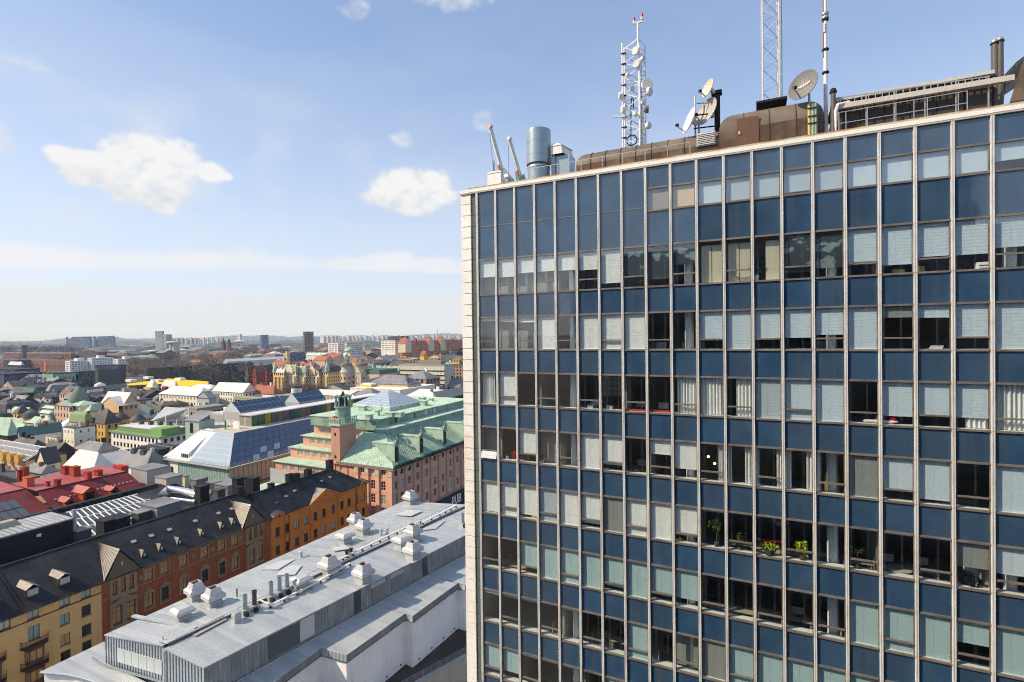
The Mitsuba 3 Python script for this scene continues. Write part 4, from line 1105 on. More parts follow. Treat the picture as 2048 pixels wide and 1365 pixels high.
for u0, u1, z0, z1, mat in ((13.0, 15.4, 17.9, 21.0, paint((0.46, 0.49, 0.48), .5)), (8.2, 12.9, 17.8, 20.9, paint((0.085, 0.10, 0.11), .5)), (26.2, 28.8, 17.9, 20.2, paint((0.17, 0.18, 0.18), .5)), (26.0, 29.0, 20.25, 21.0, paint((0.34, 0.36, 0.35), .5)),
                            (30.4, 33.0, 17.9, 20.2, paint((0.17, 0.18, 0.18), .5)), (30.2, 33.2, 20.25, 21.0, paint((0.34, 0.36, 0.35), .5)), (22.6, 23.9, 17.6, 21.1, paint((0.05, 0.055, 0.06), .5)), (38.0, 39.2, 17.6, 21.1, paint((0.05, 0.055, 0.06), .5))):
    part(t, 'wall_panel', obox(M(), Aw, ed, en, u0, u1, .0, .10, z0, z1), mat)
pn = (R0w - Lw) / np.linalg.norm(R0w - Lw)
for q in range(6):
    u = 2.6 + 1.52 * q
    part(t, 'window_panel', obox(M(), Lw, pn, np.array([pn[1], -pn[0], 0]), u, u + 1.44, .0, .13, 18.3 + .05 * q, 20.15 + .05 * q), paint((0.40, 0.46, 0.48), .3))
part(t, 'base_gutter', M().beam((Aw[0] + .35, Aw[1], ZB + .12), (Bw[0] + .35, Bw[1], ZB + .12), .14), 'zinc_light')
# roof step with its ribbed capping
c1 = at(392, 1258, 22.35)
part(t, 'roof_capping', M().beam(LM + [0, 0, .22], c1 + [0, 0, .10], .55, .22), 'zinc_light')
# lower roof, its fascia and the white walls below
E0, E1, E2, E3, E4 = at(643, 1297, 17), at(693, 1311, 17), at(811, 1227, 17), at(825, 1233, 17), at(916.5, 1166, 17)
E5 = E4 + (E3 - E2) * 1.0
E6 = E5 + (E4 - E3) * 1.2
E00 = np.array([E0[0] - .2, 36.0, 17.0])
edge = [E00, E0, E1, E2, E3, E4, E5, E6]
inner = [np.array([Aw[0] + (Bw[0] - Aw[0]) * (e[1] - Aw[1]) / (Bw[1] - Aw[1]), e[1], ZB + .02]) for e in edge]
m, f, w, ms = M(), M(), M(), M()
for j in range(len(edge) - 1):
    a, b = edge[j], edge[j + 1]
    m.quad(inner[j], inner[j + 1], b, a)
    f.quad(a, b, b - [0, 0, 1.0], a - [0, 0, 1.0])
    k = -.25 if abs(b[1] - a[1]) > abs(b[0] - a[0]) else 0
    w.quad((a[0] - .25, a[1] + .2, 0), (b[0] - .25, b[1] + .2, 0), (b[0] - .25, b[1] + .2, 16.05), (a[0] - .25, a[1] + .2, 16.05))
    n = max(1, int(np.linalg.norm(b - a) / .6))
    for q in range(n + 1):
        c = a + (b - a) * q / n
        ms.beam(c + [.02, -.02, 0], c + [.02, -.02, -1.0], .045)
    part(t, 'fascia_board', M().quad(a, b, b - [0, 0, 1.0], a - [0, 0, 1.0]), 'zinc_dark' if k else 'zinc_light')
    part(t, 'eave_gutter', M().beam(a - [.1, -.1, 1.08], b - [.1, -.1, 1.08], .22, .16), paint((0.10, 0.11, 0.12), .5))
part(t, 'lower_roof', m, 'roof_zinc')
part(t, 'white_wall', w, 'plaster_white')
part(t, 'fascia_seam', ms, 'zinc_dark', stuff=True, label='many small upright seams of the roof edge')
# drain spouts along the foot of the white wall
for j in (2, 4):
    a, b = edge[j], edge[j + 1]
    for q in np.linspace(.12, .9, 4):
        c = a + (b - a) * q
        part(t, 'drain_spout', M().box(c[0] - .26, c[0] - .05, c[1] + .1, c[1] + .28, 9.0, 9.2), DARK)
# terrace and railing
T0, T1 = at(834, 1365, 8.5), at(935, 1309, 8.5)
td = (T1 - T0) / np.linalg.norm(T1 - T0)
Ta, Tb = T0 - td * 14, T1 + td * 14
m = M().quad((E1[0] - 6, 40, 8.45), (E1[0] - 6, 110, 8.45), (Tb[0], Tb[1], 8.45), (Ta[0], Ta[1], 8.45))
part(t, 'terrace_floor', m, weathered('terrace_felt', (0.045, 0.037, 0.032), (0.075, 0.065, 0.058), 0.3, rough=0.9))
part(t, 'terrace_kerb', M().beam((Ta[0], Ta[1], 8.55), (Tb[0], Tb[1], 8.55), .35, .3), 'zinc_light')
part(t, 'podium_wall', M().quad((Ta[0] + .1, Ta[1], 0), (Tb[0] + .1, Tb[1], 0), (Tb[0] + .1, Tb[1], 8.4), (Ta[0] + .1, Ta[1], 8.4)), weathered('podium_stone', (0.44, 0.42, 0.35), (0.34, 0.33, 0.28), 0.3, 0.5, rough=0.8))
tr = thing('terrace_railing', 'pale grey railing with many bars along the edge of the dark terrace', 'railing')
n = int(np.linalg.norm(Tb - Ta) / 1.5)
for q in range(n + 1):
    c = Ta + (Tb - Ta) * q / n
    part(tr, 'post', M().beam((c[0], c[1], 8.7), (c[0], c[1], 9.85), .06), 'galvanised')
for zz in np.linspace(8.85, 9.85, 6):
    part(tr, 'bar', M().beam((Ta[0], Ta[1], zz), (Tb[0], Tb[1], zz), .05 if zz > 9.8 else .03), 'galvanised')
# curved low roof at the near end, with its gutter and white wall
cur = [at(p[0], p[1], 17.45) for p in ((82, 1343), (112, 1345), (140, 1348), (170, 1355), (200, 1364), (250, 1384), (320, 1418), (420, 1480))]
back = [at(209, 1283, 17.45)] + [np.array([Lw[0] + (Aw[0] - Lw[0]) * s, Lw[1] - .02, 17.45]) for s in np.linspace(0.0, 1.1, 7)]
m, w, r_ = M(), M(), []
for j in range(7):
    m.quad(cur[j], cur[j + 1], back[j + 1], back[j])
    w.quad(cur[j] + [.15, .25, -.25], cur[j + 1] + [.15, .25, -.25], (cur[j + 1][0] + .15, cur[j + 1][1] + .25, 0), (cur[j][0] + .15, cur[j][1] + .25, 0))
w.quad(cur[0] + [.15, .25, -.25], back[0] + [.15, 0, -.25], (back[0][0] + .15, back[0][1], 0), (cur[0][0] + .15, cur[0][1] + .25, 0))
part(t, 'curved_roof', m, 'roof_zinc')
part(t, 'curved_wall', w, 'plaster_white')
part(t, 'curved_eave', M().tube([c + [0, -.05, -.1] for c in cur], .16, 6), 'zinc_light')
part(t, 'curved_gutter', M().tube([at(p[0], p[1], 17.6) for p in ((185, 1316), (190, 1321), (197, 1326), (214, 1333), (235, 1338), (276, 1351), (322, 1364), (370, 1382))], .16, 6), paint((0.20, 0.23, 0.25), .5))
part(t, 'lightning_pole', M().tube([at(326, 1320, 18.2), at(326, 1274, 22.9)], .05, 6), DARK)
part(t, 'lightning_arm', M().beam(at(318, 1284, 22.6), at(334, 1290, 22.6), .04), DARK)
part(t, 'downpipe', M().tube([R0w + [.25, -.15, 17.5], R0w + [.25, -.15, 21.9]], .11, 8), paint((0.62, 0.64, 0.66), .4))

# ---- things on the metal roof
scene['zinc_patch'] = two({'type': 'principled', 'base_color': {'type': 'rgb', 'value': [0.42, 0.455, 0.48]}, 'roughness': 0.5, 'metallic': 0.1, 'specular': 0.4})
PL = np.cross(R0 - L0, L1 - L0)
PR = np.cross(B - A, R0b - A)


def on_roof(px, py, left):
    P0, N = (L0, PL) if left else (A, PR)
    d = ray(px, py)
    return CAM + d * ((P0 - CAM) @ N) / (d @ N)


ang = math.atan2(ed[1], ed[0]) - math.pi / 2
for q4, left in ((((520, 1140), (560, 1122), (592, 1118), (556, 1140)), 1), (((548, 1152), (576, 1132), (604, 1131), (590, 1150)), 1), (((790, 1031), (815, 1020), (846, 1022), (822, 1033)), 1), (((660, 1097), (690, 1090), (700, 1098), (668, 1103)), 1),
                 (((840, 1062), (868, 1048), (892, 1040), (872, 1058)), 0)):
    nr = (PL if left else PR)
    nr = nr / np.linalg.norm(nr) * (1 if nr[2] > 0 else -1)
    part(t, 'roof_patch', M().quad(*[on_roof(p[0], p[1], left) + nr * .03 for p in q4]), 'zinc_patch')
for px0, py0, px1, py1 in ((352, 1281, 560, 1180), (560, 1180, 760, 1080), (760, 1080, 905, 1012)):
    part(t, 'lightning_wire', M().beam(on_roof(px0, py0, 1) + [0, 0, .25], on_roof(px1, py1, 1) + [0, 0, .25], .035), DARK)


def rotbox(m, c, prof_x, prof_y=None, a=ang):
    """stack of rectangles (half size, z) turned by a"""
    ca, sa = math.cos(a), math.sin(a)
    prof_y = prof_y or prof_x
    V = []
    for (hx, z), (hy, _) in zip(prof_x, prof_y):
        for sx, sy in ((-1, -1), (1, -1), (1, 1), (-1, 1)):
            V.append((c[0] + ca * sx * hx - sa * sy * hy, c[1] + sa * sx * hx + ca * sy * hy, c[2] + z))
    F = []
    for q in range(len(prof_x) - 1):
        for j in range(4):
            k = (j + 1) % 4
            F += [[q * 4 + j, q * 4 + k, q * 4 + 4 + k], [q * 4 + j, q * 4 + 4 + k, q * 4 + 4 + j]]
    e = (len(prof_x) - 1) * 4
    F += [[e, e + 1, e + 2], [e, e + 2, e + 3]]
    return m.add(V, F)


COWLS = [(376, 1204, 1, 1.0, 1, 'farthest of the three cowls at the near end of the metal roof'), (411.5, 1216, 1, 1.0, 1, 'right one of the three cowls at the near end of the metal roof'),
         (349, 1245, 1, .95, 0, 'flat topped cowl nearest to the ribbed end wall'), (590, 1181, 0, 1.0, 0, 'closed cowl right behind the row of round flues'),
         (646, 1152, 0, 1.12, 1, 'tall open cowl left of the pipe bridge in the middle of the metal roof'), (715, 1168, 0, 1.1, 1, 'open cowl close to the long shaded side wall in the middle of the roof'),
         (816, 1120, 0, 1.12, 1, 'open cowl nearest to the side wall in the group of three'), (793, 1098, 0, 1.1, 0, 'flat topped cowl on the left of the group of three'),
         (817, 1083, 0, 1.12, 1, 'farthest open cowl of the group of three'), (718, 1070, 1, 1.08, 1, 'nearer of two open cowls at the left edge of the roof by the orange house'),
         (680, 1089, 1, 1.05, 0, 'low flat topped cowl left of two open cowls by the orange house'), (702, 1056, 1, 1.05, 1, 'open cowl at the very edge of the roof by the orange house'),
         (813, 1010, 1, 1.15, 1, 'lone cowl at the far end of the metal roof')]
for px, py, left, s, opened, lab in COWLS:
    c = on_roof(px, py, left) + np.array([-ed[0] * -1.1, 1.1, -.1]) * s
    s *= .88
    tc = thing('ventilation_cowl', lab, 'ventilation cowl', None)
    part(tc, 'base', rotbox(M(), c, [(1.05 * s, -.3), (1.0 * s, .95 * s)]), 'cowl_base')
    part(tc, 'louvre_band', rotbox(M(), c + [0, 0, .951 * s], [(.96 * s, 0), (.96 * s, .25 * s)]), paint((0.22, 0.23, 0.23), .6))
    part(tc, 'skirt', rotbox(M(), c + [0, 0, 1.202 * s], [(1.02 * s, 0), (1.42 * s, .10 * s), (1.42 * s, .72 * s), (1.1 * s, 1.0 * s)] if opened else [(1.02 * s, 0), (1.5 * s, .12 * s), (1.5 * s, .6 * s), (.95 * s, 1.0 * s), (.9 * s, 1.01 * s)]), 'cowl_metal')
    if opened:
        part(tc, 'hood', rotbox(M(), c + [0, 0, 2.18 * s], [(1.05 * s, 0), (.74 * s, .95 * s), (.64 * s, .95 * s), (.64 * s, .5 * s)]), 'cowl_metal')
        part(tc, 'opening', rotbox(M(), c + [0, 0, 2.5 * s], [(.635 * s, .0), (.635 * s, .32 * s)]), BLACK)
    part(tc, 'flashing', rotbox(M(), c + [0, 0, -.05], [(1.7 * s, .06), (1.68 * s, .11)]), 'cowl_base')
for px, py, lab in ((490, 1221, 'nearest of the five round flues beside the roof ridge'), (509, 1212, 'second round flue, darker, beside the roof ridge'), (542, 1193, 'middle one of the five round flues'), (559, 1184, 'fourth round flue from the near end'),
                    (574, 1177, 'farthest of the five round flues, before a closed cowl'), (925, 1046, 'single round flue at the far right of the metal roof by the tower')):
    c = on_roof(px, py + 6, 0)
    tf = thing('roof_flue', lab, 'flue')
    part(tf, 'box', rotbox(M(), c, [(.55, -.2), (.55, .65)]), 'cowl_base')
    part(tf, 'pipe', M().lathe(c + [0, 0, .651], [(.33, 0), (.33, 1.85), (.37, 1.86), (.37, 2.05), (.28, 2.06), (.28, 1.6)], 18), paint((0.06, 0.065, 0.07), .4) if 'darker' in lab else 'duct_blue', smooth=35)
    part(tf, 'motor', rotbox(M(), c + [.75, -.3, 0], [(.25, -.2), (.25, .45)]), DARK)
single('roof_fan_box', rotbox(M(), on_roof(473, 1243, 0), [(.45, -.2), (.5, .9), (.35, 1.3)]), 'cowl_base', 'small slanted metal box left of the five round flues', 'fan box')
tr = thing('pipe_bridge', 'bright pipe duct on low feet running up the right side of the roof ridge', 'pipe duct')
pts = [on_roof(541, 1217, 0), on_roof(620, 1178, 0), on_roof(700, 1132, 0)]
pts2 = [on_roof(666, 1131, 0), on_roof(760, 1084, 0), on_roof(841, 1046, 0)]
pts3 = [on_roof(846, 1049, 0), on_roof(880, 1032, 0), on_roof(912, 1015, 0)]
for pp in (pts, pts2, pts3):
    for a, b in zip(pp[:-1], pp[1:]):
        part(tr, 'duct', M().beam(a + [0, 0, .45], b + [0, 0, .45], .34, .22), paint((0.66, 0.66, 0.64), .35))
        n = int(np.linalg.norm(b - a) / 2)
        for q in range(n + 1):
            c = a + (b - a) * q / max(n, 1)
            part(tr, 'foot', M().box(c[0] - .12, c[0] + .12, c[1] - .12, c[1] + .12, c[2] - .1, c[2] + .34), DARK)
part(tr, 'cross_pipe', M().beam(pts[0] + [0, 0, .4], on_roof(518, 1204, 0) + [0, 0, .4], .16), paint((0.66, 0.66, 0.64), .35))
part(tr, 'cross_pipe', M().beam(pts2[0] + [0, 0, .4], on_roof(694, 1141, 0) + [0, 0, .4], .2), paint((0.66, 0.60, 0.50), .35))
tr = thing('roof_walkway', 'flat grated walkway strip beside the ridge at the near end of the metal roof', 'walkway')
part(tr, 'grating', M().beam(on_roof(388, 1274, 0) + [0, 0, .15], on_roof(452, 1240, 0) + [0, 0, .15], .55, .08), paint((0.36, 0.36, 0.33)))
part(tr, 'side_rail', M().beam(on_roof(380, 1270, 0) + [0, 0, .2], on_roof(448, 1235, 0) + [0, 0, .2], .12, .12), 'galvanised')
for px, py, left, lab in ((602, 1114, 1, 'small white cap vent in the middle of the left roof slope'), (474, 1192, 1, 'short dark standpipe on the left roof slope near the cowls'), (762, 1068, 1, 'white cap vent on the ridge, left of the group of three cowls'),
                          (774, 1066, 1, 'second small cap vent on the ridge by the group of three cowls'), (694, 1113, 1, 'first of two small black vents on the ridge between the cowls'), (702, 1108, 1, 'second of two small black vents on the ridge between the cowls')):
    c = on_roof(px, py, left)
    tv = thing('roof_vent', lab, 'vent')
    r = .10 if 'standpipe' in lab else .3
    mat = DARK if ('dark' in lab or 'black' in lab) else 'cowl_metal'
    part(tv, 'pipe', M().lathe(c, [(r, -.2), (r, .8), (0, .8)], 10), mat)
    part(tv, 'cap', M().lathe(c + [0, 0, .85], [(r * 1.3, 0), (r * 1.3, .15), (0, .3)], 10), mat)
part(None, 'x', M(), 'x') if False else None

# ------------------------------------------------------------------ the row of houses across the street
XF, ZE = -100.8, 21.0
weathered('plaster_yellow', (0.62, 0.40, 0.17), (0.54, 0.34, 0.14), 0.25, 0.4, rough=0.9)
weathered('brick_red', (0.31, 0.088, 0.032), (0.23, 0.064, 0.026), 0.7, 0.3, rough=0.9)
weathered('plaster_orange', (0.57, 0.185, 0.032), (0.46, 0.145, 0.028), 0.3, 0.4, rough=0.9)
weathered('sandstone', (0.27, 0.20, 0.135), (0.20, 0.145, 0.10), 0.8, 0.3, rough=0.9)
weathered('black_sheet', (0.016, 0.017, 0.021), (0.030, 0.032, 0.037), 0.35, rough=0.55, metallic=0.1)
seamed('grey_sheet', (0.22, 0.22, 0.22), (0.32, 0.32, 0.31), 0.5, 'y', rough=0.5, metallic=0.2)
weathered('dormer_metal', (0.235, 0.22, 0.20), (0.17, 0.158, 0.145), 0.9, rough=0.5, metallic=0.2)
XRD, ZRD = -109.6, 26.0           # ridge line of the row
HW = paint((0.06, 0.05, 0.045))


def row_roof(t, y0, y1, zr=ZRD, ze=ZE, xr=XRD, mat='black_sheet'):
    part(t, 'roof', M().quad((XF + .35, y0, ze), (XF + .35, y1, ze), (xr, y1, zr), (xr, y0, zr)), mat)
    part(t, 'rear_roof', M().quad((xr, y0, zr), (xr, y1, zr), (xr - 9.5, y1, zr - 4.2), (xr - 9.5, y0, zr - 4.2)), mat)
    part(t, 'ridge_cap', M().beam((xr, y0, zr + .06), (xr, y1, zr + .06), .35, .18), 'black_sheet')
    part(t, 'gable_wall', M().fan([(XF, y0 + .02, ze - .1), (XF, y0 + .02, 0), (xr - 9.3, y0 + .02, 0), (xr - 9.3, y0 + .02, zr - 4.3), (xr, y0 + .02, zr - .1)]), paint((0.30, 0.26, 0.2)))
    part(t, 'gable_wall', M().fan([(XF, y1 - .02, ze - .1), (XF, y1 - .02, 0), (xr - 9.3, y1 - .02, 0), (xr - 9.3, y1 - .02, zr - 4.3), (xr, y1 - .02, zr - .1)]), paint((0.30, 0.26, 0.2)))
    m = M()
    ridge_seams(m, (XF + .35, y0, ze), (XF + .35, y1, ze), (xr, y1, zr), (xr, y0, zr), 1.1, .04, .03)
    part(t, 'standing_seam', m, 'black_sheet', stuff=True, label='many thin standing seams of the black sheet roof')
    part(t, 'eave_gutter', M().beam((XF + .42, y0, ze - .05), (XF + .42, y1, ze - .05), .2, .16), HW)


def slope_pt(y, s):
    """point on the street slope of the row roofs, s = 0 at the eave and 1 at the ridge"""
    return np.array([XF + .35 + (XRD - XF - .35) * s, y, ZE + (ZRD - ZE) * s])


# yellow house
t = thing('yellow_house', 'yellow plaster apartment house with bow windows and balconies at the lower left', 'house')
y0, y1 = 27.0, 47.6
ops = []
wins = []
for y in (30.5, 35.2, 38.55, 42.5, 45.4):
    wins.append((y, 20.25, .68, .78, 'pale_pane'))
for y in (42.5, 45.4):
    wins += [(y, 17.3, .66, .88, 'green_pane' if y < 43 else 'dark_pane'), (y, 14.05, .66, .90, 'warm_pane' if y < 43 else 'dark_pane'), (y, 11.3, .66, .9, 'dark_pane'), (y, 8.4, .66, .9, 'dark_pane')]
for y in (33.6, 38.6):
    wins.append((y, 17.25, .7, 1.05, 'green_pane'))
O = (XF, y0)
ops = [(y - w - y0, y + w - y0, z - h, z + h) for y, z, w, h, p in wins]
part(t, 'front_wall', holed(M(), O, UY, UX, y1 - y0, 0, ZE, ops), 'plaster_yellow')
for o, wn in zip(ops, wins):
    w = casement(t, O, UY, UX, o, wn[4], paint((0.10, 0.08, 0.06)), 1, 0)
    part(t, 'sill', obox(M(), O, UY, UX, o[0] - .06, o[1] + .06, .002, .09, o[2] - .09, o[2] - .01), paint((0.06, 0.035, 0.03)))
part(t, 'string_course', obox(M(), O, UY, UX, 0, y1 - y0, .002, .05, 19.20, 19.37), paint((0.10, 0.035, 0.025)))
for yb in (33.6, 38.6):
    for z in (15.55, 12.35, 9.2):
        fl = [(XF, yb - 1.75), (XF + 1.0, yb - 1.35), (XF + 1.15, yb), (XF + 1.0, yb + 1.35), (XF, yb + 1.75)]
        bk = part(t, 'balcony', M().prism(fl, z - .25, z).prism([(XF + .01, yb - 1.3), (XF + .7, yb - 1.0), (XF + .75, yb + 1.0), (XF + .01, yb + 1.3)], z - .6, z - .251), paint((0.085, 0.05, 0.042)))
        m = M()
        for p, q in zip(fl[:-1], fl[1:]):
            m.beam((p[0] - .04, p[1], z + .95), (q[0] - .04, q[1], z + .95), .05).beam((p[0] - .04, p[1], z + .1), (q[0] - .04, q[1], z + .1), .04)
            for s in np.linspace(0, 1, 9):
                m.beam((p[0] - .04 + (q[0] - p[0]) * s, p[1] + (q[1] - p[1]) * s, z), (p[0] - .04 + (q[0] - p[0]) * s, p[1] + (q[1] - p[1]) * s, z + .95), .025)
        part(bk, 'railing', m, paint((0.08, 0.045, 0.04)))
        if z < 15:
            zc = z - .601
        # bow window under the balcony above
        if z > 9.5:
            bw = [(XF + .005, yb - 1.15), (XF + .62, yb - .8), (XF + .62, yb + .8), (XF + .005, yb + 1.15)]
            kb = part(t, 'bow_window', M().prism(bw, z - 2.95, z - 2.3, False), paint((0.13, 0.085, 0.06)))
            part(kb, 'head', M().prism(bw, z - .85, z - .601, False), paint((0.13, 0.085, 0.06)))
            for p, q in zip(bw[:-1], bw[1:]):
                m = M()
                for s in (0.02, .5, .98):
                    m.beam((p[0] + (q[0] - p[0]) * s, p[1] + (q[1] - p[1]) * s, z - 2.3), (p[0] + (q[0] - p[0]) * s, p[1] + (q[1] - p[1]) * s, z - .85), .1)
                part(kb, 'frame', m, paint((0.13, 0.10, 0.08)))
                part(kb, 'pane', M().quad((p[0] - .03, p[1], z - 2.3), (q[0] - .03, q[1], z - 2.3), (q[0] - .03, q[1], z - .85), (p[0] - .03, p[1], z - .85)), 'warm_pane')
row_roof(t, y0, y1)
for y in (30.0, 34.5, 39.1, 43.2):
    P, Q = slope_pt(y, .20), slope_pt(y, .66)
    w, xf, zb, ztop = .78, P[0] + .05, P[2] + .05, P[2] + 1.55
    xb = XF + .35 + (XRD - XF - .35) * min(1, (ztop - ZE) / (ZRD - ZE))
    d = part(t, 'dormer', M().quad((xf, y - w, zb), (xf, y + w, zb), (xf, y + w, ztop), (xf, y - w, ztop)).tri((xf, y - w, zb), (xf, y - w, ztop), (xb, y - w, ztop)).tri((xf, y + w, zb), (xf, y + w, ztop), (xb, y + w, ztop)), 'black_sheet')
    part(d, 'dormer_roof', M().quad((xf + .12, y - w - .12, ztop), (xb - .2, y - w - .12, ztop + .06), (xb - 1.1, y, ztop + .62), (xf + .12, y, ztop + .55)).quad((xf + .12, y + w + .12, ztop), (xb - .2, y + w + .12, ztop + .06), (xb - 1.1, y, ztop + .62), (xf + .12, y, ztop + .55)), 'dormer_metal')
    part(d, 'dormer_window', M().box(xf + .005, xf + .06, y - w + .12, y + w - .12, zb + .42, ztop - .1), 'pale_pane')
part(t, 'roof_ladder', M().beam(slope_pt(37.0, .1) + [0, 0, .15], slope_pt(37.0, .95) + [0, 0, .15], .08).beam(slope_pt(37.5, .1) + [0, 0, .15], slope_pt(37.5, .95) + [0, 0, .15], .08), BLACK)
part(t, 'snow_guard', M().beam(slope_pt(y0, .04) + [0, 0, .3], slope_pt(y1, .04) + [0, 0, .3], .05), BLACK)

# red house with stone trim
t = thing('red_brick_house', 'dark red house with carved stone window surrounds, two stone bays and a black roof', 'house')
y0, y1 = 47.62, 81.2
O = (XF, y0)
top = [(55.1, 'warm_pane'), (57.9, 'warm_pane'), (61.4, 'warm_pane'), (65.6, 'warm_pane'), (69.25, 'warm_pane'), (72.2, 'warm_pane')]
ops = [(y - .68 - y0, y + .68 - y0, 18.1, 20.2) for y, p in top] + [(y - .66 - y0, y + .66 - y0, 13.2, 15.6) for y, p in top] + [(y - .66 - y0, y + .66 - y0, 8.6, 11.0) for y, p in top]
kinds = ['warm_pane'] * 6 + ['warm_pane', 'dark_pane', 'warm_pane', 'dark_pane', 'dark_pane', 'warm_pane'] + ['dark_pane'] * 6
bays = [(48.8, 53.0, (49.5, 50.85, 52.15)), (74.7, 78.9, (75.7, 77.0, 78.35))]
for b0, b1, ys in bays:
    for y in ys:
        ops.append((y - .40 - y0, y + .40 - y0, 18.0, 20.35))
        kinds.append('warm_pane')
    for y in (ys[0] + .35, ys[2] - .15):
        ops.append((y - .75 - y0, y + .75 - y0, 12.8, 15.7))
        kinds.append('warm_pane')
part(t, 'front_wall', holed(M(), O, UY, UX, y1 - y0, 0, ZE, ops), 'brick_red')
SF = paint((0.13, 0.075, 0.045))
for o, kd in zip(ops, kinds):
    casement(t, O, UY, UX, o, kd, SF, 1, 1)
for j, (y, p) in enumerate(top):
    o = ops[j]
    m = M()
    for a, b, c, e in ((o[0] - .26, o[0] - .02, 17.95, 20.3), (o[1] + .02, o[1] + .26, 17.95, 20.3), (o[0] - .26, o[1] + .26, 20.3, 20.5)):
        obox(m, O, UY, UX, a, b, .002, .12, c, e)
    part(t, 'window_surround', m, 'sandstone')
    o = ops[6 + j]
    m = M()
    obox(m, O, UY, UX, o[0] - .28, o[0] - .03, .002, .14, 12.95, 15.75)
    obox(m, O, UY, UX, o[1] + .03, o[1] + .28, .002, .14, 12.95, 15.75)
    obox(m, O, UY, UX, o[0] - .35, o[1] + .35, .002, .2, 12.72, 12.945)
    s = part(t, 'window_surround', m, 'sandstone')
    m = M()
    obox(m, O, UY, UX, o[0] - .38, o[1] + .38, .002, .24, 15.76, 15.95)
    c0, c1, cm = o[0] - .38, o[1] + .38, (o[0] + o[1]) / 2
    for d in (.20,):
        pts = [(c0, 15.95), (cm - .45, 16.35), (cm - .25, 16.62), (cm, 16.70), (cm + .25, 16.62), (cm + .45, 16.35), (c1, 15.95)]
        F = [np.array([XF + d, y0 + a, z]) for a, z in pts]
        m.fan([np.array([XF + d, y0 + cm, 15.95])] + F)
        for a, b in zip(F[:-1], F[1:]):
            m.quad(a, b, (XF, b[1], b[2]), (XF, a[1], a[2]))
    part(s, 'pediment', m, 'sandstone')
for y in (53.9, 63.5, 67.4, 73.6):
    part(t, 'medallion', M().tube([(XF, y - .05, 19.1), (XF + .08, y - .05, 19.1)], .42, 12), 'sandstone')
for z, h in ((17.72, .18), (20.55, .16)):
    part(t, 'string_course', obox(M(), O, UY, UX, 0, y1 - y0, .002, .13, z, z + h), 'sandstone')
part(t, 'frieze', obox(M(), O, UY, UX, 0, y1 - y0, .002, .07, 20.711, 20.99), 'sandstone')
m = M()
for q in np.arange(.4, y1 - y0, .85):
    obox(m, O, UY, UX, q, q + .3, .075, .36, 20.72, 20.93)
part(t, 'cornice_bracket', m, 'sandstone', stuff=True, label='row of small stone brackets under the eave')
for b0, b1, ys in bays:
    a, b = b0 - y0, b1 - y0
    m = M()
    edges = [a] + [v for y in ys for v in (y - .40 - y0, y + .40 - y0)] + [b]
    for u0, u1 in zip(edges[0::2], edges[1::2]):
        obox(m, O, UY, UX, u0, u1, .003, .30, 17.9, 20.5)
    obox(m, O, UY, UX, a, b, .003, .34, 20.501, 20.98)
    obox(m, O, UY, UX, a, b, .003, .42, 17.2, 17.899)
    part(t, 'stone_bay', m, 'sandstone')
    m = M()
    cols = [a, ys[0] + .35 - .75 - y0, ys[0] + .35 + .75 - y0, ys[2] - .15 - .75 - y0, ys[2] - .15 + .75 - y0, b]
    for u0, u1 in zip(cols[0::2], cols[1::2]):
        obox(m, O, UY, UX, u0, u1, .003, .36, 12.5, 16.0)
    obox(m, O, UY, UX, a, b, .003, .40, 15.99, 16.6)
    obox(m, O, UY, UX, a, b, .003, .40, 11.9, 12.499)
    part(t, 'stone_bay', m, 'sandstone')
    m = M()
    for q in range(9):
        u = a + .5 + (b - a - 1.0) * q / 8
        zc = 16.6 + .5 * math.sin(math.pi * q / 8)
        obox(m, O, UY, UX, u - .22, u + .22, .003, .46, 16.601, zc + .1)
    part(t, 'carved_crest', m, 'sandstone')
    # steep little gable over the bay
    yc_, xf = (b0 + b1) / 2, XF + .30
    wv, zt_ = 3.1, 25.3
    xb = XF + .35 + (XRD - XF - .35) * (zt_ - ZE) / (ZRD - ZE)
    g_ = part(t, 'gable', M().tri((xf, yc_ - wv * .85, ZE + .05), (xf, yc_ + wv * .85, ZE + .05), (xf - 1.2, yc_, zt_ - .4)), paint((0.13, 0.10, 0.07)))
    part(g_, 'gable_roof', M().tri((xf + .1, yc_ - wv, ZE + .1), (xf - 1.1, yc_, zt_), (xb, yc_, zt_)).tri((xf + .1, yc_ + wv, ZE + .1), (xf - 1.1, yc_, zt_), (xb, yc_, zt_)), 'dormer_metal')
    m = M()
    for s in np.linspace(.1, .9, 8):
        m.beam((xf + .1 + (xb - xf - .1) * 0 - 1.2 * s, yc_ - wv * (1 - s) - .02, ZE + .12 + (zt_ - ZE - .1) * s), (xb, yc_ - .02, zt_ + .02), .05)
    part(g_, 'gable_seam', m, paint((0.10, 0.085, 0.07)))
    part(g_, 'gable_window', M().box(xf - .62, xf - .45, yc_ - .14, yc_ + .14, ZE + 1.2, ZE + 2.1), 'pale_pane')
row_roof(t, y0, y1)
for y in (55.3, 58.3, 61.7, 66.3, 70.6, 73.2):
    P = slope_pt(y, .24)
    d = part(t, 'dormer', M().tri((P[0] + .35, y - .5, P[2] - .1), (P[0] + .35, y + .5, P[2] - .1), (P[0] + .1, y, P[2] + 1.05)), 'black_sheet')
    part(d, 'dormer_roof', M().tri((P[0] + .4, y - .62, P[2] - .15), (P[0] + .1, y, P[2] + 1.12), (P[0] - 1.5, y, P[2] + 1.0)).tri((P[0] + .4, y + .62, P[2] - .15), (P[0] + .1, y, P[2] + 1.12), (P[0] - 1.5, y, P[2] + 1.0)), 'dormer_metal')
    part(d, 'dormer_window', M().box(P[0] + .2, P[0] + .42, y - .14, y + .16, P[2] - .02, P[2] + .5), 'pale_pane')


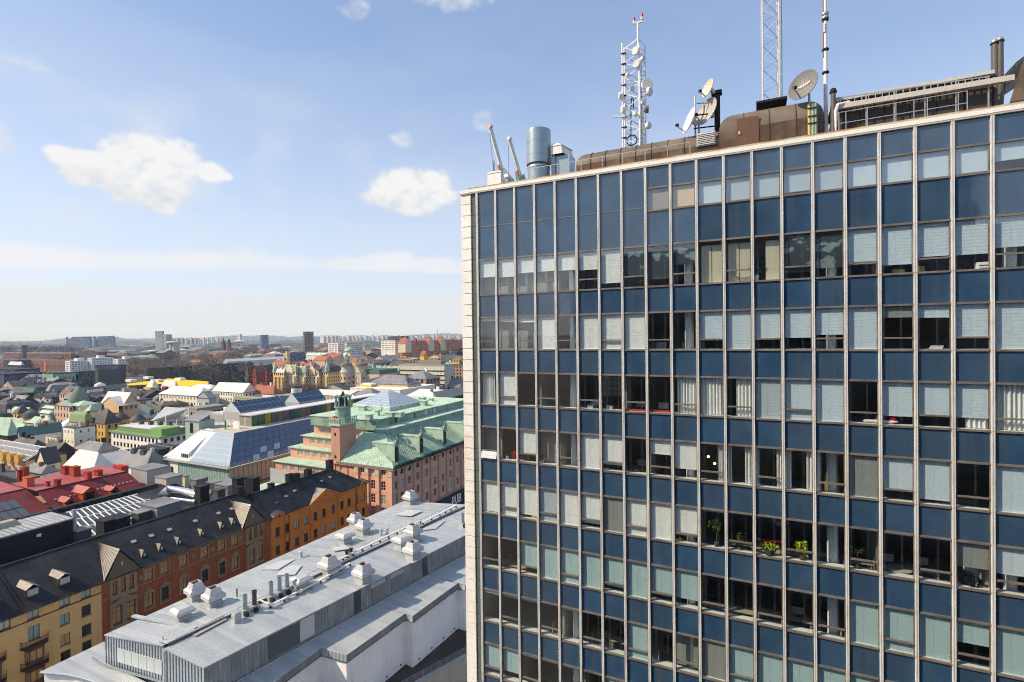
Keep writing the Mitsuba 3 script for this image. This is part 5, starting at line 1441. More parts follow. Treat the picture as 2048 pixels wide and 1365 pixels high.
def skylight(t, y, s, w=.45, h=.55, mat='pale_pane', pt=slope_pt):
    a, b = pt(y, s), pt(y, s + .085)
    n = np.cross(b - a, UY)
    n = n / np.linalg.norm(n) * (1 if n[2] > 0 else -1)
    k = part(t, 'skylight', M().beam(a + n * .06, b + n * .06, 2 * w + .14, .12, up=n), DARK)
    part(k, 'pane', M().beam(a + n * .13 + (b - a) * .1, b + n * .13 - (b - a) * .1, 2 * w - .08, .02, up=n), mat)


for y in (55.5, 58.6, 62.0, 67.2, 72.3, 75.4):
    skylight(t, y, .58)
for y, s in ((79.7, .93),):
    part(t, 'chimney', M().box(XRD - .9, XRD + .9, y - .7, y + .7, ZRD - 1, ZRD + 1.6), paint((0.03, 0.03, 0.034)))

# orange house
t = thing('orange_house', 'bright orange plaster house with a pediment and rounded corner gables under a black roof', 'house')
y0, y1 = 81.22, 113.2
O = (XF, y0)
ys = [83.0, 85.75, 88.5, 91.2, 94.2, 97.1, 100.3, 103.4, 106.1, 108.9, 111.6]
ops, kinds = [], []
for r_, (zc, hh) in enumerate(((17.15, 1.05), (12.85, 1.05), (8.6, 1.0))):
    for j, y in enumerate(ys):
        ops.append((y - .58 - y0, y + .58 - y0, zc - hh, zc + hh))
        kinds.append(['dark_pane', 'dark_pane', 'pale_pane', 'dark_pane', 'blue_pane', 'dark_pane', 'pale_pane'][(j * 3 + r_ * 5) % 7])
ZO = 20.35
part(t, 'front_wall', holed(M(), O, UY, UX, y1 - y0, 0, ZO, ops), 'plaster_orange')
OF = paint((0.10, 0.07, 0.05))
for o, kd in zip(ops, kinds):
    casement(t, O, UY, UX, o, kd, OF, 1, 1, fw=.08)
    part(t, 'sill', obox(M(), O, UY, UX, o[0] - .08, o[1] + .08, .002, .1, o[2] - .1, o[2] - .01), paint((0.22, 0.08, 0.03)))
for u in (3.6, 11.2, 20.6, 27.2):
    part(t, 'pilaster', obox(M(), O, UY, UX, u, u + .14, .002, .12, 0, ZO), paint((0.40, 0.14, 0.03)))
for u in (4.9, 27.6):
    part(t, 'downpipe', M().tube([(XF + .15, y0 + u, 0), (XF + .15, y0 + u, ZO - .1)], .07, 6), paint((0.10, 0.04, 0.03)))
part(t, 'cornice', obox(M(), O, UY, UX, 0, y1 - y0, .002, .3, ZO + .002, ZO + .22), paint((0.62, 0.24, 0.04)))
yr0, yr1 = y0, y1
zr = 25.5


def orange_pt(y, s):
    return np.array([XF + .4 + (-107.6 - XF - .4) * s, y, ZO + .25 + (zr - ZO - .25) * s])


XR2 = -107.6
part(t, 'roof', M().quad(orange_pt(y0, 0), orange_pt(y1 - .1, 0), (XR2, y1 - 6.5, zr), (XR2, y0, zr)), 'black_sheet')
part(t, 'hip_roof', M().tri(orange_pt(y1 - .1, 0), (XR2 - 9, y1 - .1, ZO + .25), (XR2, y1 - 6.5, zr)), 'black_sheet')
part(t, 'rear_roof', M().quad((XR2, y0, zr), (XR2, y1 - 6.5, zr), (XR2 - 9, y1 - .1, ZO + .25), (XR2 - 9, y0, ZO + .25)), 'black_sheet')
part(t, 'side_wall', M().quad((XF, y1, 0), (XR2 - 9, y1, 0), (XR2 - 9, y1, ZO + .2), (XF, y1, ZO + .2)), 'plaster_orange')
part(t, 'rear_wall', M().quad((XR2 - 8.9, y0, 0), (XR2 - 8.9, y1, 0), (XR2 - 8.9, y1, ZO + .2), (XR2 - 8.9, y0, ZO + .2)), 'plaster_orange')
part(t, 'firewall', M().fan([(XF, y0 - .15, ZO), (XR2 - 9, y0 - .15, ZO), (XR2, y0 - .15, zr + .35)]), 'black_sheet')
part(t, 'ridge_cap', M().beam((XR2, y0, zr + .05), (XR2, y1 - 6.5, zr + .05), .4, .2), 'black_sheet')
for yc_ in (83.3, 112.0):
    pts = [(XF + .25, yc_ + 2.0 * math.cos(a), ZO + .2 + 1.0 * math.sin(a)) for a in np.linspace(math.pi, 0, 9)]
    g_ = part(t, 'round_gable', M().fan(pts), 'plaster_orange')
    m = M()
    for a, b in zip(pts[:-1], pts[1:]):
        m.quad((a[0] + .25, a[1], a[2]), (b[0] + .25, b[1], b[2]), (b[0] - 2.2, b[1], b[2] + .35), (a[0] - 2.2, a[1], a[2] + .35))
    part(g_, 'gable_roof', m, paint((0.05, 0.055, 0.065), .5))
    part(g_, 'round_window', M().tube([(XF + .26, yc_, ZO + .5), (XF + .3, yc_, ZO + .5)], .22, 10), DARK)
yp0, yp1, ypm = 92.4, 102.3, 97.4
zp = 23.0
p = part(t, 'pediment', M().tri((XF + .35, yp0, ZO + .23), (XF + .35, yp1, ZO + .23), (XF + .35, ypm, zp)), 'plaster_orange')
m = M().beam((XF + .45, yp0 - .3, ZO + .3), (XF + .45, ypm, zp + .2), .25).beam((XF + .45, yp1 + .3, ZO + .3), (XF + .45, ypm, zp + .2), .25)
part(p, 'raking_cornice', m, paint((0.62, 0.24, 0.04)))
xb = orange_pt(0, (zp - ZO - .25) / (zr - ZO - .25))[0]
part(p, 'pediment_roof', M().tri((XF + .5, yp0 - .4, ZO + .32), (XF + .5, ypm, zp + .25), (xb, ypm, zp + .25)).tri((XF + .5, yp1 + .4, ZO + .32), (XF + .5, ypm, zp + .25), (xb, ypm, zp + .25)), 'grey_sheet')
part(p, 'round_window', M().tube([(XF + .36, ypm, ZO + 1.4), (XF + .40, ypm, ZO + 1.4)], .24, 10), DARK)
for y, s, mt in ((85.3, .42, 'blue_pane'), (88.6, .52, 'pale_pane'), (91.6, .60, 'pale_pane'), (94.7, .64, 'dark_pane'), (100.6, .62, 'pale_pane'), (103.8, .66, 'pale_pane'), (106.8, .70, 'blue_pane')):
    skylight(t, y, s, .5, .6, mt, orange_pt)
for y, h, wd in ((87.0, 1.0, .55), (92.5, 1.9, .8), (94.6, 1.5, .6), (98.4, 1.7, .75), (106.0, 2.4, .8)):
    part(t, 'chimney', M().box(XR2 - .75, XR2 + .55, y - wd, y + wd, zr - .8, zr + h).box(XR2 - .85, XR2 + .65, y - wd - .1, y + wd + .1, zr + h + .001, zr + h + .14), paint((0.030, 0.029, 0.030)))
part(t, 'firewall_coping', M().beam((XF + .3, y0 - .15, ZO + .1), (XR2, y0 - .15, zr + .45), .3, .12), 'black_sheet')
part(t, 'street_wire', M().tube([(XF + .2, 107.5, 16.0), (XF + 4, 113.6, 18.6)], .05, 4), DARK)

# ================================================================== houses of the middle distance
def hx(px, y, z):
    """x of the point with height z on the plane y whose picture column is px"""
    a = FWD + (px - 1024) / FOC * RIGHT
    A_ = np.array([[a[1], -UP[1]], [a[2], -UP[2]]])
    t_, s_ = np.linalg.solve(A_, [y - CAM[1], z - CAM[2]])
    return (CAM + t_ * a - s_ * UP)[0]


def hy(px, x, z):
    a = FWD + (px - 1024) / FOC * RIGHT
    A_ = np.array([[a[0], -UP[0]], [a[2], -UP[2]]])
    t_, s_ = np.linalg.solve(A_, [x - CAM[0], z - CAM[2]])
    return (CAM + t_ * a - s_ * UP)[1]


def spot(pl, pc, pr, py, z):
    """footprint of an upright house whose eave corner nearest to us stands at pixel (pc, py)"""
    c = at(pc, py, z)
    x0 = hx(pl, c[1], z)
    y1 = hy(pr, c[0], z)
    return [min(x0, c[0] - 2), c[0], c[1], max(y1, c[1] + 2)]


def verdigris(name, c, c2, c3):
    """aged copper: pale patina, darker runs down the slope and a few brown worn patches"""
    def fn(p, n, uv):
        a = fbm(p.x * .35, p.y * .35, p.z * .35, 4)
        run = smoothstep(.45, .8, noise(p.x * 1.9 + p.z * .4, p.y * 1.9 + p.z * .4, p.z * .12))
        b = mix(c, c2, dr.clip(.55 * smoothstep(.35, .7, a) + .5 * run, 0, 1))
        return mix(b, c3, .75 * smoothstep(.66, .78, fbm(p.x * .8 + 7, p.y * .8, p.z * .5, 3)))
    return surf(name, fn, rough=.75)


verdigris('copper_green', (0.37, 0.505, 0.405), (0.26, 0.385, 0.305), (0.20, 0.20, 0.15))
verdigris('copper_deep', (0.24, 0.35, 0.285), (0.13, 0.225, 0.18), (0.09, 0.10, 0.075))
weathered('slate_grey', (0.20, 0.21, 0.225), (0.14, 0.148, 0.16), 0.2, rough=0.7)
weathered('dark_roof', (0.055, 0.058, 0.066), (0.085, 0.088, 0.095), 0.15, rough=0.7)
weathered('light_roof', (0.52, 0.54, 0.55), (0.42, 0.44, 0.455), 0.15, rough=0.6)
weathered('white_roof', (0.62, 0.62, 0.59), (0.48, 0.49, 0.48), 0.12, rough=0.7)
weathered('tile_red', (0.34, 0.125, 0.085), (0.26, 0.10, 0.07), 0.2, rough=0.85)
weathered('brown_roof', (0.17, 0.125, 0.095), (0.12, 0.09, 0.075), 0.2, rough=0.8)
weathered('sheet_crimson', (0.135, 0.018, 0.022), (0.10, 0.014, 0.018), 0.3, rough=0.5)
weathered('sheet_scarlet', (0.34, 0.085, 0.075), (0.27, 0.065, 0.06), 0.3, rough=0.5)
weathered('plaster_pink', (0.60, 0.33, 0.235), (0.52, 0.28, 0.20), 0.15, 0.3, rough=0.9)
OCHRE, PEACH, CRM, OFFW, BRICK, GREYW, PINKW, BEIGE = (paint(c) for c in ((0.54, 0.35, 0.12), (0.56, 0.40, 0.24), (0.66, 0.60, 0.42), (0.74, 0.73, 0.69), (0.20, 0.07, 0.05), (0.36, 0.37, 0.38), (0.55, 0.42, 0.34), (0.50, 0.43, 0.32)))


class Turn:
    """turns mesh points about (cx, cy)"""
    def __init__(s, cx, cy, a):
        s.c, s.a = np.array([cx, cy, 0.0]), a

    def __call__(s, m):
        if s.a:
            ca, sa = math.cos(s.a), math.sin(s.a)
            R = np.array([[ca, -sa, 0], [sa, ca, 0], [0, 0, 1.0]])
            m.v = [(v - s.c) @ R.T + s.c for v in m.v]
        return m


def house(name, label, box, z, roof, rise, wall, rmat, win=None, rot=0, group=None, cat='house', chim=0, seed=0, z0=0, rows=None, over=.4, gablewall=None):
    x0, x1, y0, y1 = box
    t = thing(name, label, cat, group)
    T_ = Turn(x1, y0, rot)
    g = np.random.default_rng(seed + 100)
    part(t, 'wall', T_(M().quad((x0, y0, z0), (x1, y0, z0), (x1, y0, z), (x0, y0, z)).quad((x1, y0, z0), (x1, y1, z0), (x1, y1, z), (x1, y0, z)).quad((x1, y1, z0), (x0, y1, z0), (x0, y1, z), (x1, y1, z)).quad((x0, y1, z0), (x0, y0, z0), (x0, y0, z), (x0, y1, z))), wall)
    o = over
    a, b, c, d = (x0 - o, y0 - o), (x1 + o, y0 - o), (x1 + o, y1 + o), (x0 - o, y1 + o)
    W, D = x1 - x0 + 2 * o, y1 - y0 + 2 * o
    m = M()
    zt = z + rise
    q = lambda p, zz: (p[0], p[1], zz)
    if roof == 'flat':
        m.box(x0 - o * .3, x1 + o * .3, y0 - o * .3, y1 + o * .3, z, z + max(rise, .25))
    elif roof == 'shed':        # falls towards +x
        m.quad(q(a, zt), q(b, z), q(c, z), q(d, zt))
        m.tri(q(a, z), q(b, z), q(a, zt)).tri(q(d, z), q(c, z), q(d, zt)).quad(q(a, z), q(d, z), q(d, zt), q(a, zt))
    elif roof == 'gx':          # ridge along x
        ym = (y0 + y1) / 2
        e, f_ = (x0 - o, ym, zt), (x1 + o, ym, zt)
        m.quad(q(a, z), q(b, z), f_, e).quad(q(d, z), q(c, z), f_, e)
        part(t, 'gable', T_(M().tri((x0, y0, z), (x0, y1, z), (x0, ym, zt - .1))), gablewall or wall)
        part(t, 'gable', T_(M().tri((x1, y0, z), (x1, y1, z), (x1, ym, zt - .1))), gablewall or wall)
    elif roof == 'gy':
        xm = (x0 + x1) / 2
        e, f_ = (xm, y0 - o, zt), (xm, y1 + o, zt)
        m.quad(q(b, z), q(c, z), f_, e).quad(q(a, z), q(d, z), f_, e)
        part(t, 'gable', T_(M().tri((x0, y0, z), (x1, y0, z), (xm, y0, zt - .1))), gablewall or wall)
        part(t, 'gable', T_(M().tri((x0, y1, z), (x1, y1, z), (xm, y1, zt - .1))), gablewall or wall)
    elif roof in ('hip', 'mansard'):
        if roof == 'mansard':
            i, zm = min(W, D) * .16, z + rise * .72
            a2, b2, c2, d2 = (a[0] + i, a[1] + i), (b[0] - i, b[1] + i), (c[0] - i, c[1] - i), (d[0] + i, d[1] - i)
            for p, r_, s_, u_ in ((a, b, b2, a2), (b, c, c2, b2), (c, d, d2, c2), (d, a, a2, d2)):
                m.quad(q(p, z), q(r_, z), q(s_, zm), q(u_, zm))
            a, b, c, d, z_ = a2, b2, c2, d2, zm
            W, D = W - 2 * i, D - 2 * i
        else:
            z_ = z
        if W > D:
            e, f_ = (a[0] + D / 2, (a[1] + d[1]) / 2, zt), (b[0] - D / 2, (a[1] + d[1]) / 2, zt)
            m.quad(q(a, z_), q(b, z_), f_, e).quad(q(d, z_), q(c, z_), f_, e).tri(q(b, z_), q(c, z_), f_).tri(q(a, z_), q(d, z_), e)
        else:
            e, f_ = ((a[0] + b[0]) / 2, a[1] + W / 2, zt), ((a[0] + b[0]) / 2, d[1] - W / 2, zt)
            m.quad(q(b, z_), q(c, z_), f_, e).quad(q(a, z_), q(d, z_), f_, e).tri(q(a, z_), q(b, z_), e).tri(q(d, z_), q(c, z_), f_)
    part(t, 'roof', T_(m), rmat)
    if roof != 'flat':
        part(t, 'eave', T_(M().box(x0 - o, x1 + o, y0 - o, y1 + o, z - .25, z - .01)), rmat if o > .5 else 'dark_roof')
    if chim > 1 and c[0] > -420:
        g2 = np.random.default_rng(seed + 7)
        for _ in range(2):
            ax, ay = x0 + (x1 - x0) * (.2 + .6 * g2.random()), (y0 + y1) / 2
            part(t, 'aerial', T_(M().beam((ax, ay, zt - 1.0), (ax, ay, zt + 2.2), .07).beam((ax - .5, ay, zt + 2.0), (ax + .5, ay, zt + 2.0), .05)), DARK)
    if win:
        pitch, ww, wh, storey, nrow, pane = win[:6]
        m, ml = M(), M()
        for (sx, sy, ex, ey, nx, ny) in ((x0, y0, x1, y0, 0, -1), (x1, y0, x1, y1, 1, 0)):
            L = math.hypot(ex - sx, ey - sy)
            n = max(1, int((L - .6) / pitch))
            u = np.array([(ex - sx) / L, (ey - sy) / L, 0])
            off = (L - (n - 1) * pitch) / 2
            for r_ in range(nrow):
                zc = z - 1.7 - r_ * storey
                if zc - wh < z0:
                    break
                for j in range(n):
                    P = (off + j * pitch)
                    obox(m, (sx, sy), u, (nx, ny), P - ww / 2, P + ww / 2, -.2, .02, zc - wh / 2, zc + wh / 2)
                    if len(win) > 6:
                        obox(ml, (sx, sy), u, (nx, ny), P - ww / 2 - .12, P + ww / 2 + .12, -.2, .06, zc - wh / 2 - .16, zc - wh / 2 - .01)
        part(t, 'window', T_(m), pane, stuff=True, label='rows of windows too small to pick apart')
        if len(win) > 6:
            part(t, 'window_sill', T_(ml), win[6], stuff=True, label='rows of small window sills')
    for k in range(chim):
        if roof == 'flat':
            cx, cy, cz = x0 + (x1 - x0) * (.15 + .7 * g.random()), y0 + (y1 - y0) * (.2 + .6 * g.random()), z + max(rise, .25)
        elif W > D:
            cx, cy, cz = x0 + (x1 - x0) * (.2 + .6 * (k + g.random()) / chim), (y0 + y1) / 2 + 1.0 * (g.random() - .5), zt - .8
        else:
            cx, cy, cz = (x0 + x1) / 2 + 1.0 * (g.random() - .5), y0 + (y1 - y0) * (.2 + .6 * (k + g.random()) / chim), zt - .8
        s_ = .5 + .5 * g.random()
        h_ = 1.3 + 1.6 * g.random()
        part(t, 'chimney', T_(M().box(cx - s_, cx + s_, cy - .5, cy + .5, cz, cz + h_)), [BLACK, BRICK, 'dark_roof', GREYW, OFFW][int(g.integers(0, 5))])
    return t


# ------------------------------------------------------------------ the pink department store with its copper roofs
t = thing('department_store', 'pink department store with green copper roofs, tall copper dormers and a glass pyramid', 'building')
XE, YS, ZP = -96.5, 119.6, 23.5
XTW = -119.0
O = (XE, YS)
COLS = [119.75, 123.6, 127.35, 131.55, 136.35, 141.0, 145.75, 150.5, 155.15, 159.8, 164.5, 169.2, 173.9, 178.6, 183.3, 188.0]
YN = 192.0
ops, kinds = [], []
for j, y in enumerate(COLS):
    if y - .75 < YS:
        y += 1.1
    for r_, (zc, hh) in enumerate(((21.9, .8), (18.35, 1.25), (14.4, 1.25), (10.6, 1.25))):
        ops.append((y - .72 - YS, y + .72 - YS, zc - hh, zc + hh))
        kinds.append(['dark_pane', 'pale_pane', 'dark_pane'][(j * 5 + r_ * 2 + j // 3) % 3] if r_ else 'dark_pane')
part(t, 'east_wall', holed(M(), O, UY, UX, YN - YS, 0, ZP, ops), 'plaster_pink')
WF = paint((0.55, 0.52, 0.46))
for o, kd in zip(ops, kinds):
    casement(t, O, UY, UX, o, kd, WF if o[2] < 20 else paint((0.1, 0.12, 0.1)), 1, 2, fw=.09)
for a, b in zip(COLS[:-1], COLS[1:]):
    c = (a + b) / 2 - YS
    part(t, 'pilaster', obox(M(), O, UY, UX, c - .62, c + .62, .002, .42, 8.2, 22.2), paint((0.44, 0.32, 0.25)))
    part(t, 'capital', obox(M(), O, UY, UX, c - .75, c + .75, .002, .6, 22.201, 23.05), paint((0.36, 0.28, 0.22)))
part(t, 'cornice', obox(M(), O, UY, UX, -.5, YN - YS, .002, .85, 23.06, 23.5), 'plaster_pink')
part(t, 'sill_band', obox(M(), O, UY, UX, 0, YN - YS, .002, .5, 7.6, 8.15), paint((0.34, 0.24, 0.19)))
part(t, 'shop_band', obox(M(), O, UY, UX, 22.0, 60, .002, .25, 1.5, 7.5), paint((0.035, 0.04, 0.055), .25))
tm = meshkit.text_mesh('PUB', 2.3, .12, True)
v = np.array(tm.vertices)
w_ = v[:, 0].max()
part(t, 'sign_letters', (np.stack([XE + .27 + v[:, 2], 150.3 + v[:, 0] * 6.2 / w_, 3.2 + v[:, 1] * 1.25], 1), np.array(tm.faces)), paint((0.78, 0.78, 0.76)), label='large white capital letters of the shop sign')
O2 = (XTW - 3.0, YS)
W2 = XE - O2[0]
ops, kinds = [], []
for j, x in enumerate((-116.9, -112.2, -108.2, -104.2, -100.3)):
    for r_, (zc, hh) in enumerate(((22.0, .85), (18.0, 1.35), (13.9, 1.35), (10.0, 1.35))):
        if j == 0 and r_ > 0:
            continue
        if j == 1 and r_ == 0:
            zc, hh = 22.4, .5
        ops.append((x - .8 - O2[0], x + .8 - O2[0], zc - hh, zc + hh))
        kinds.append('dark_pane' if (j + r_) % 3 else 'green_pane')
part(t, 'south_wall', holed(M(), O2, UX, -UY, W2, 0, ZP, ops), 'plaster_pink')
for o, kd in zip(ops, kinds):
    casement(t, O2, UX, -UY, o, kd, WF, 1, 2, fw=.09)
for x in (-110.2, -106.2, -102.2, -97.4):
    part(t, 'pilaster', obox(M(), O2, UX, -UY, x - .6 - O2[0], x + .6 - O2[0], .002, .42, 8.2, 22.2), paint((0.62, 0.40, 0.29)))
    part(t, 'capital', obox(M(), O2, UX, -UY, x - .75 - O2[0], x + .75 - O2[0], .002, .6, 21.0, 22.9), paint((0.50, 0.42, 0.32)))
part(t, 'cornice', obox(M(), O2, UX, -UY, 2.0, W2 + .85, .002, .85, 23.06, 23.5), 'plaster_pink')
for x in (-119.0, -113.9):
    part(t, 'downpipe', M().tube([(x, YS - .15, 0), (x, YS - .15, 23.0)], .09, 6), paint((0.16, 0.07, 0.05)))
# copper slopes
ZU, IN = 31.0, 10.8
xa, ya_, xb, yb_ = XE + .7, YS - .7, XE - IN - .9, YS + IN
m = M().quad((xa, ya_, ZP), (xa, YN, ZP), (xb, YN, ZU), (xb, yb_, ZU))
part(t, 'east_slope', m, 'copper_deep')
m = M().quad((XTW + 2.5, ya_, ZP), (xa, ya_, ZP), (xb, yb_, ZU), (-118.0, yb_, ZU))
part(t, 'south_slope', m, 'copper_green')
m = M()
ridge_seams(m, (xa, ya_, ZP), (xa, YN, ZP), (xb, YN, ZU), (xb, yb_, ZU), .85, .07, .05)
part(t, 'east_seam', m, 'copper_green', stuff=True, label='many standing seams of the eastern copper slope')
m = M()
ridge_seams(m, (XTW + 2.5, ya_, ZP), (xa, ya_, ZP), (xb, yb_, ZU), (-118.0, yb_, ZU), .9, .06, .05)
part(t, 'south_seam', m, 'copper_green', stuff=True, label='many standing seams of the southern copper slope')
part(t, 'eave_gutter', M().beam((xa + .1, ya_, ZP + .1), (xa + .1, YN, ZP + .1), .5, .5), paint((0.035, 0.045, 0.045)))
part(t, 'eave_gutter', M().beam((XTW + 1.0, ya_ - .05, ZP + .1), (xa, ya_ - .05, ZP + .1), .5, .4), paint((0.20, 0.20, 0.18)))
m = M()
g = np.random.default_rng(8)
for y in np.arange(YS, YN, .55):
    m.box(xa - .5, xa - .1, y, y + .3, ZP + .25, ZP + .6 + .5 * g.random())
part(t, 'eave_cresting', m, paint((0.05, 0.085, 0.075)), stuff=True, label='row of small dark cresting pieces along the copper eave')
part(t, 'shelf', M().box(xb - 4.5, xb + .15, yb_ - .15, YN, ZU, ZU + 1.1), 'copper_deep')
part(t, 'shelf_top', M().box(xb - 4.5, xb + .4, yb_ - .4, YN, ZU + 1.101, ZU + 1.3), 'copper_green')
# attic storey with flat copper roof, its fittings and the glass pyramid
XA, YA, ZA = -112.6, 131.0, 35.0
part(t, 'attic_wall', M().box(-142.0, XA - .3, YA + .3, YN, ZU + .5, ZA - .25), 'copper_deep')
m = M()
for y in np.arange(YA + .6, YN, .8):
    m.box(XA - .31, XA - .22, y, y + .1, ZU + 1.3, ZA - .26)
part(t, 'attic_rib', m, 'copper_green', stuff=True, label='narrow upright ribs of the copper attic wall')
part(t, 'attic_roof', M().box(-142.4, XA, YA, YN, ZA - .249, ZA), 'copper_green')
for y, wd in ((141.0, 1.2), (158.5, 1.6), (164.5, 1.3), (152.0, .5)):
    part(t, 'attic_window', M().box(XA - .3, XA - .18, y, y + wd, ZU + 1.6, ZA - .6), paint((0.05, 0.08, 0.07)) if wd < 1.25 else paint((0.45, 0.55, 0.5)))
PB = [(-141.5, 151.5), (-121.0, 148.5), (-121.0, 168.5), (-141.5, 170.5)]
part(t, 'pyramid_base', M().prism(PB, ZA + .001, ZA + 1.3), 'copper_green')
ap = np.array([-131.3, 160.0, 41.6])
scene['pyramid_glass'] = two({'type': 'principled', 'base_color': {'type': 'rgb', 'value': [0.27, 0.34, 0.44]}, 'roughness': 0.1, 'specular': 0.7})
for j in range(4):
    p, q = np.array([*PB[j], ZA + 1.31]), np.array([*PB[(j + 1) % 4], ZA + 1.31])
    p, q = p + (ap - p) * .02, q + (ap - q) * .02
    pc = part(t, 'pyramid_face', M().beam(p, q, .3), paint((0.62, 0.65, 0.66)))
    n = 7
    for r_ in range(n):
        s0, s1 = r_ / n, (r_ + 1) / n
        la, lb = p + (ap - p) * s0, q + (ap - q) * s0
        ua, ub = p + (ap - p) * s1, q + (ap - q) * s1
        k = n - r_
        for e in range(k):
            A1, B1 = la + (lb - la) * e / k, la + (lb - la) * (e + 1) / k
            A2, B2 = ua + (ub - ua) * min(1, e / max(k - 1, 1)), ua + (ub - ua) * min(1, (e + 1) / max(k - 1, 1)) if k > 1 else ua
            c = (A1 + B1 + A2 + B2) / 4
            sh = lambda z_: c + (z_ - c) * .97
            part(pc, 'glass_pane', M().quad(sh(A1), sh(B1), sh(B2), sh(A2)), 'pyramid_glass')
        part(pc, 'glazing_bar', M().beam(la, lb, .11), paint((0.62, 0.65, 0.66)))
    bm = M()
    for e in range(0, n + 1):
        bm.beam(p + (q - p) * e / n, ap, .07)
    part(pc, 'rafter', bm, paint((0.62, 0.65, 0.66)), stuff=True, label='thin white glazing bars running to the tip of the pyramid')
for px, py, sx, sy, h, lab in ((735, 841, .9, .9, 1.6, ''), (795, 835, 1.4, .9, 1.4, ''), (777, 834, 1.6, .9, 1.2, ''), (844, 812, 1.3, 1.1, 1.7, ''), (722, 822, 1.4, 1.0, 1.5, ''), (842, 802, 1.2, 1.0, 1.2, ''), (861, 803, .7, .7, .9, ''), (753, 832, .6, .6, 1.7, '')):
    c = at(px, py, ZA)
    b_ = part(t, 'roof_vent', M().box(c[0] - sx, c[0] + sx, c[1], c[1] + 2 * sy, ZA + .001, ZA + h), 'copper_green')
    part(b_, 'vent_cap', M().box(c[0] - sx - .3, c[0] + sx + .3, c[1] - .3, c[1] + 2 * sy + .3, ZA + h + .001, ZA + h + .3), 'copper_green')
c = at(762, 828, ZA)
part(t, 'flagpole', M().tube([c, c + [0, 0, 4.5]], .06, 6), paint((0.5, 0.5, 0.5)))
part(t, 'furled_parasol', M().lathe(c + [0.2, 0, 0], [(.25, .6), (.35, 1.2), (.1, 3.2), (0, 3.4)], 8), paint((0.42, 0.50, 0.40)))
# tall copper dormers on the eastern slope
for y in (122.9, 135.4, 149.0, 162.6, 176.2):
    s = .16
    xf = xa + (xb - xa) * s
    zb = ZP + (ZU - ZP) * s
    zt = zb + 5.2
    xbk = xa + (xb - xa) * min(1, (zt - ZP) / (ZU - ZP))
    w = .95
    d = part(t, 'dormer', M().quad((xf, y - w, zb), (xf, y + w, zb), (xf, y + w, zt), (xf, y - w, zt)), paint((0.03, 0.07, 0.06)))
    part(d, 'dormer_cheek', M().fan([(xf, y - w, zb), (xf, y - w, zt), (xbk, y - w, zt)]).fan([(xf, y + w, zb), (xf, y + w, zt), (xbk, y + w, zt)]), 'copper_green')
    part(d, 'dormer_window', M().box(xf + .01, xf + .08, y - w + .25, y + w - .25, zb + .7, zt - 1.0), 'dark_pane')
    part(d, 'dormer_roof', M().box(xbk, xf + .15, y - w - .15, y + w + .15, zt + .001, zt + .3), 'copper_green')
    part(d, 'dormer_head', M().tube([(xf - .6, y, zt + .25), (xf + .3, y, zt + .25)], 1.0, 12), 'copper_deep')
    part(d, 'finial', M().lathe((xf, y, zt + 1.1), [(.12, 0), (.08, .5), (.3, .8), (.08, 1.1), (.03, 2.2)], 8), 'copper_green')
    part(d, 'hip_cap', M().beam((xbk + .3, y - w - .1, zt + .1), (xf + .1, y - w - 1.0, zb - .1), .25, .12), 'copper_green')
# corner tower with its copper crown
xt0, xt1, yt0, yt1, zt = -120.6, -117.0, 119.5, 126.6, 34.7
part(t, 'corner_tower', M().box(xt0, xt1, yt0, yt1, 20, zt), weathered('tower_plaster', (0.47, 0.265, 0.195), (0.40, 0.22, 0.16), .2, .5, rough=.9))
for z in (25.0, 32.0):
    part(t, 'tower_window', M().box(-119.3, -118.5, yt0 - .02, yt0 + .2, z - .5, z + .5), 'dark_pane')
part(t, 'tower_cornice', M().box(xt0 - .5, xt1 + .5, yt0 - .5, yt1 + .5, zt + .001, zt + .6), 'copper_green')
for q in np.linspace(0, 1, 9):
    part(t, 'baluster', M().box(xt1 + .15, xt1 + .4, yt0 + (yt1 - yt0) * q - .12, yt0 + (yt1 - yt0) * q + .12, zt + .601, zt + 2.0), 'copper_green')
for q in np.linspace(0, 1, 6):
    part(t, 'baluster', M().box(xt0 + (xt1 - xt0) * q - .12, xt0 + (xt1 - xt0) * q + .12, yt0 - .4, yt0 - .15, zt + .601, zt + 2.0), 'copper_green')
part(t, 'balustrade_rail', M().box(xt1 + .1, xt1 + .45, yt0 - .45, yt1 + .45, zt + 2.001, zt + 2.25).box(xt0 - .45, xt1 + .098, yt0 - .45, yt0 - .1, zt + 2.001, zt + 2.25), 'copper_green')
cc = np.array([-118.8, 123.0, zt + .6])
part(t, 'tower_drum', M().lathe(cc, [(2.35, 0), (2.3, 4.4), (2.75, 4.7), (2.75, 5.2)], 8), 'copper_deep')
part(t, 'drum_roof', M().lathe(cc, [(2.75, 5.2), (0, 5.4)], 8), paint((0.05, 0.09, 0.075)))
for q in range(8):
    a = q * math.pi / 4 + .2
    p = cc + np.array([2.3 * math.cos(a), 2.3 * math.sin(a), 5.2])
    part(t, 'crown_post', M().lathe(p, [(.32, 0), (.22, .5), (.22, 2.6), (.6, 3.0), (.6, 3.3), (0, 3.5)], 8), 'copper_green' if q % 2 else 'copper_deep')
part(t, 'crown_core', M().lathe(cc + [0, 0, 5.3], [(1.3, 0), (1.3, 2.5), (.6, 3.4), (.1, 4.6), (0, 5.0)], 8), paint((0.03, 0.05, 0.045)))
for p, q in ((-119.4, -118.9), (-118.6, -118.1)):
    part(t, 'red_panel', M().box(p - 1.2, q - 1.2, 120.4, 120.7, zt + .8, zt + 2.8), paint((0.55, 0.10, 0.05)))
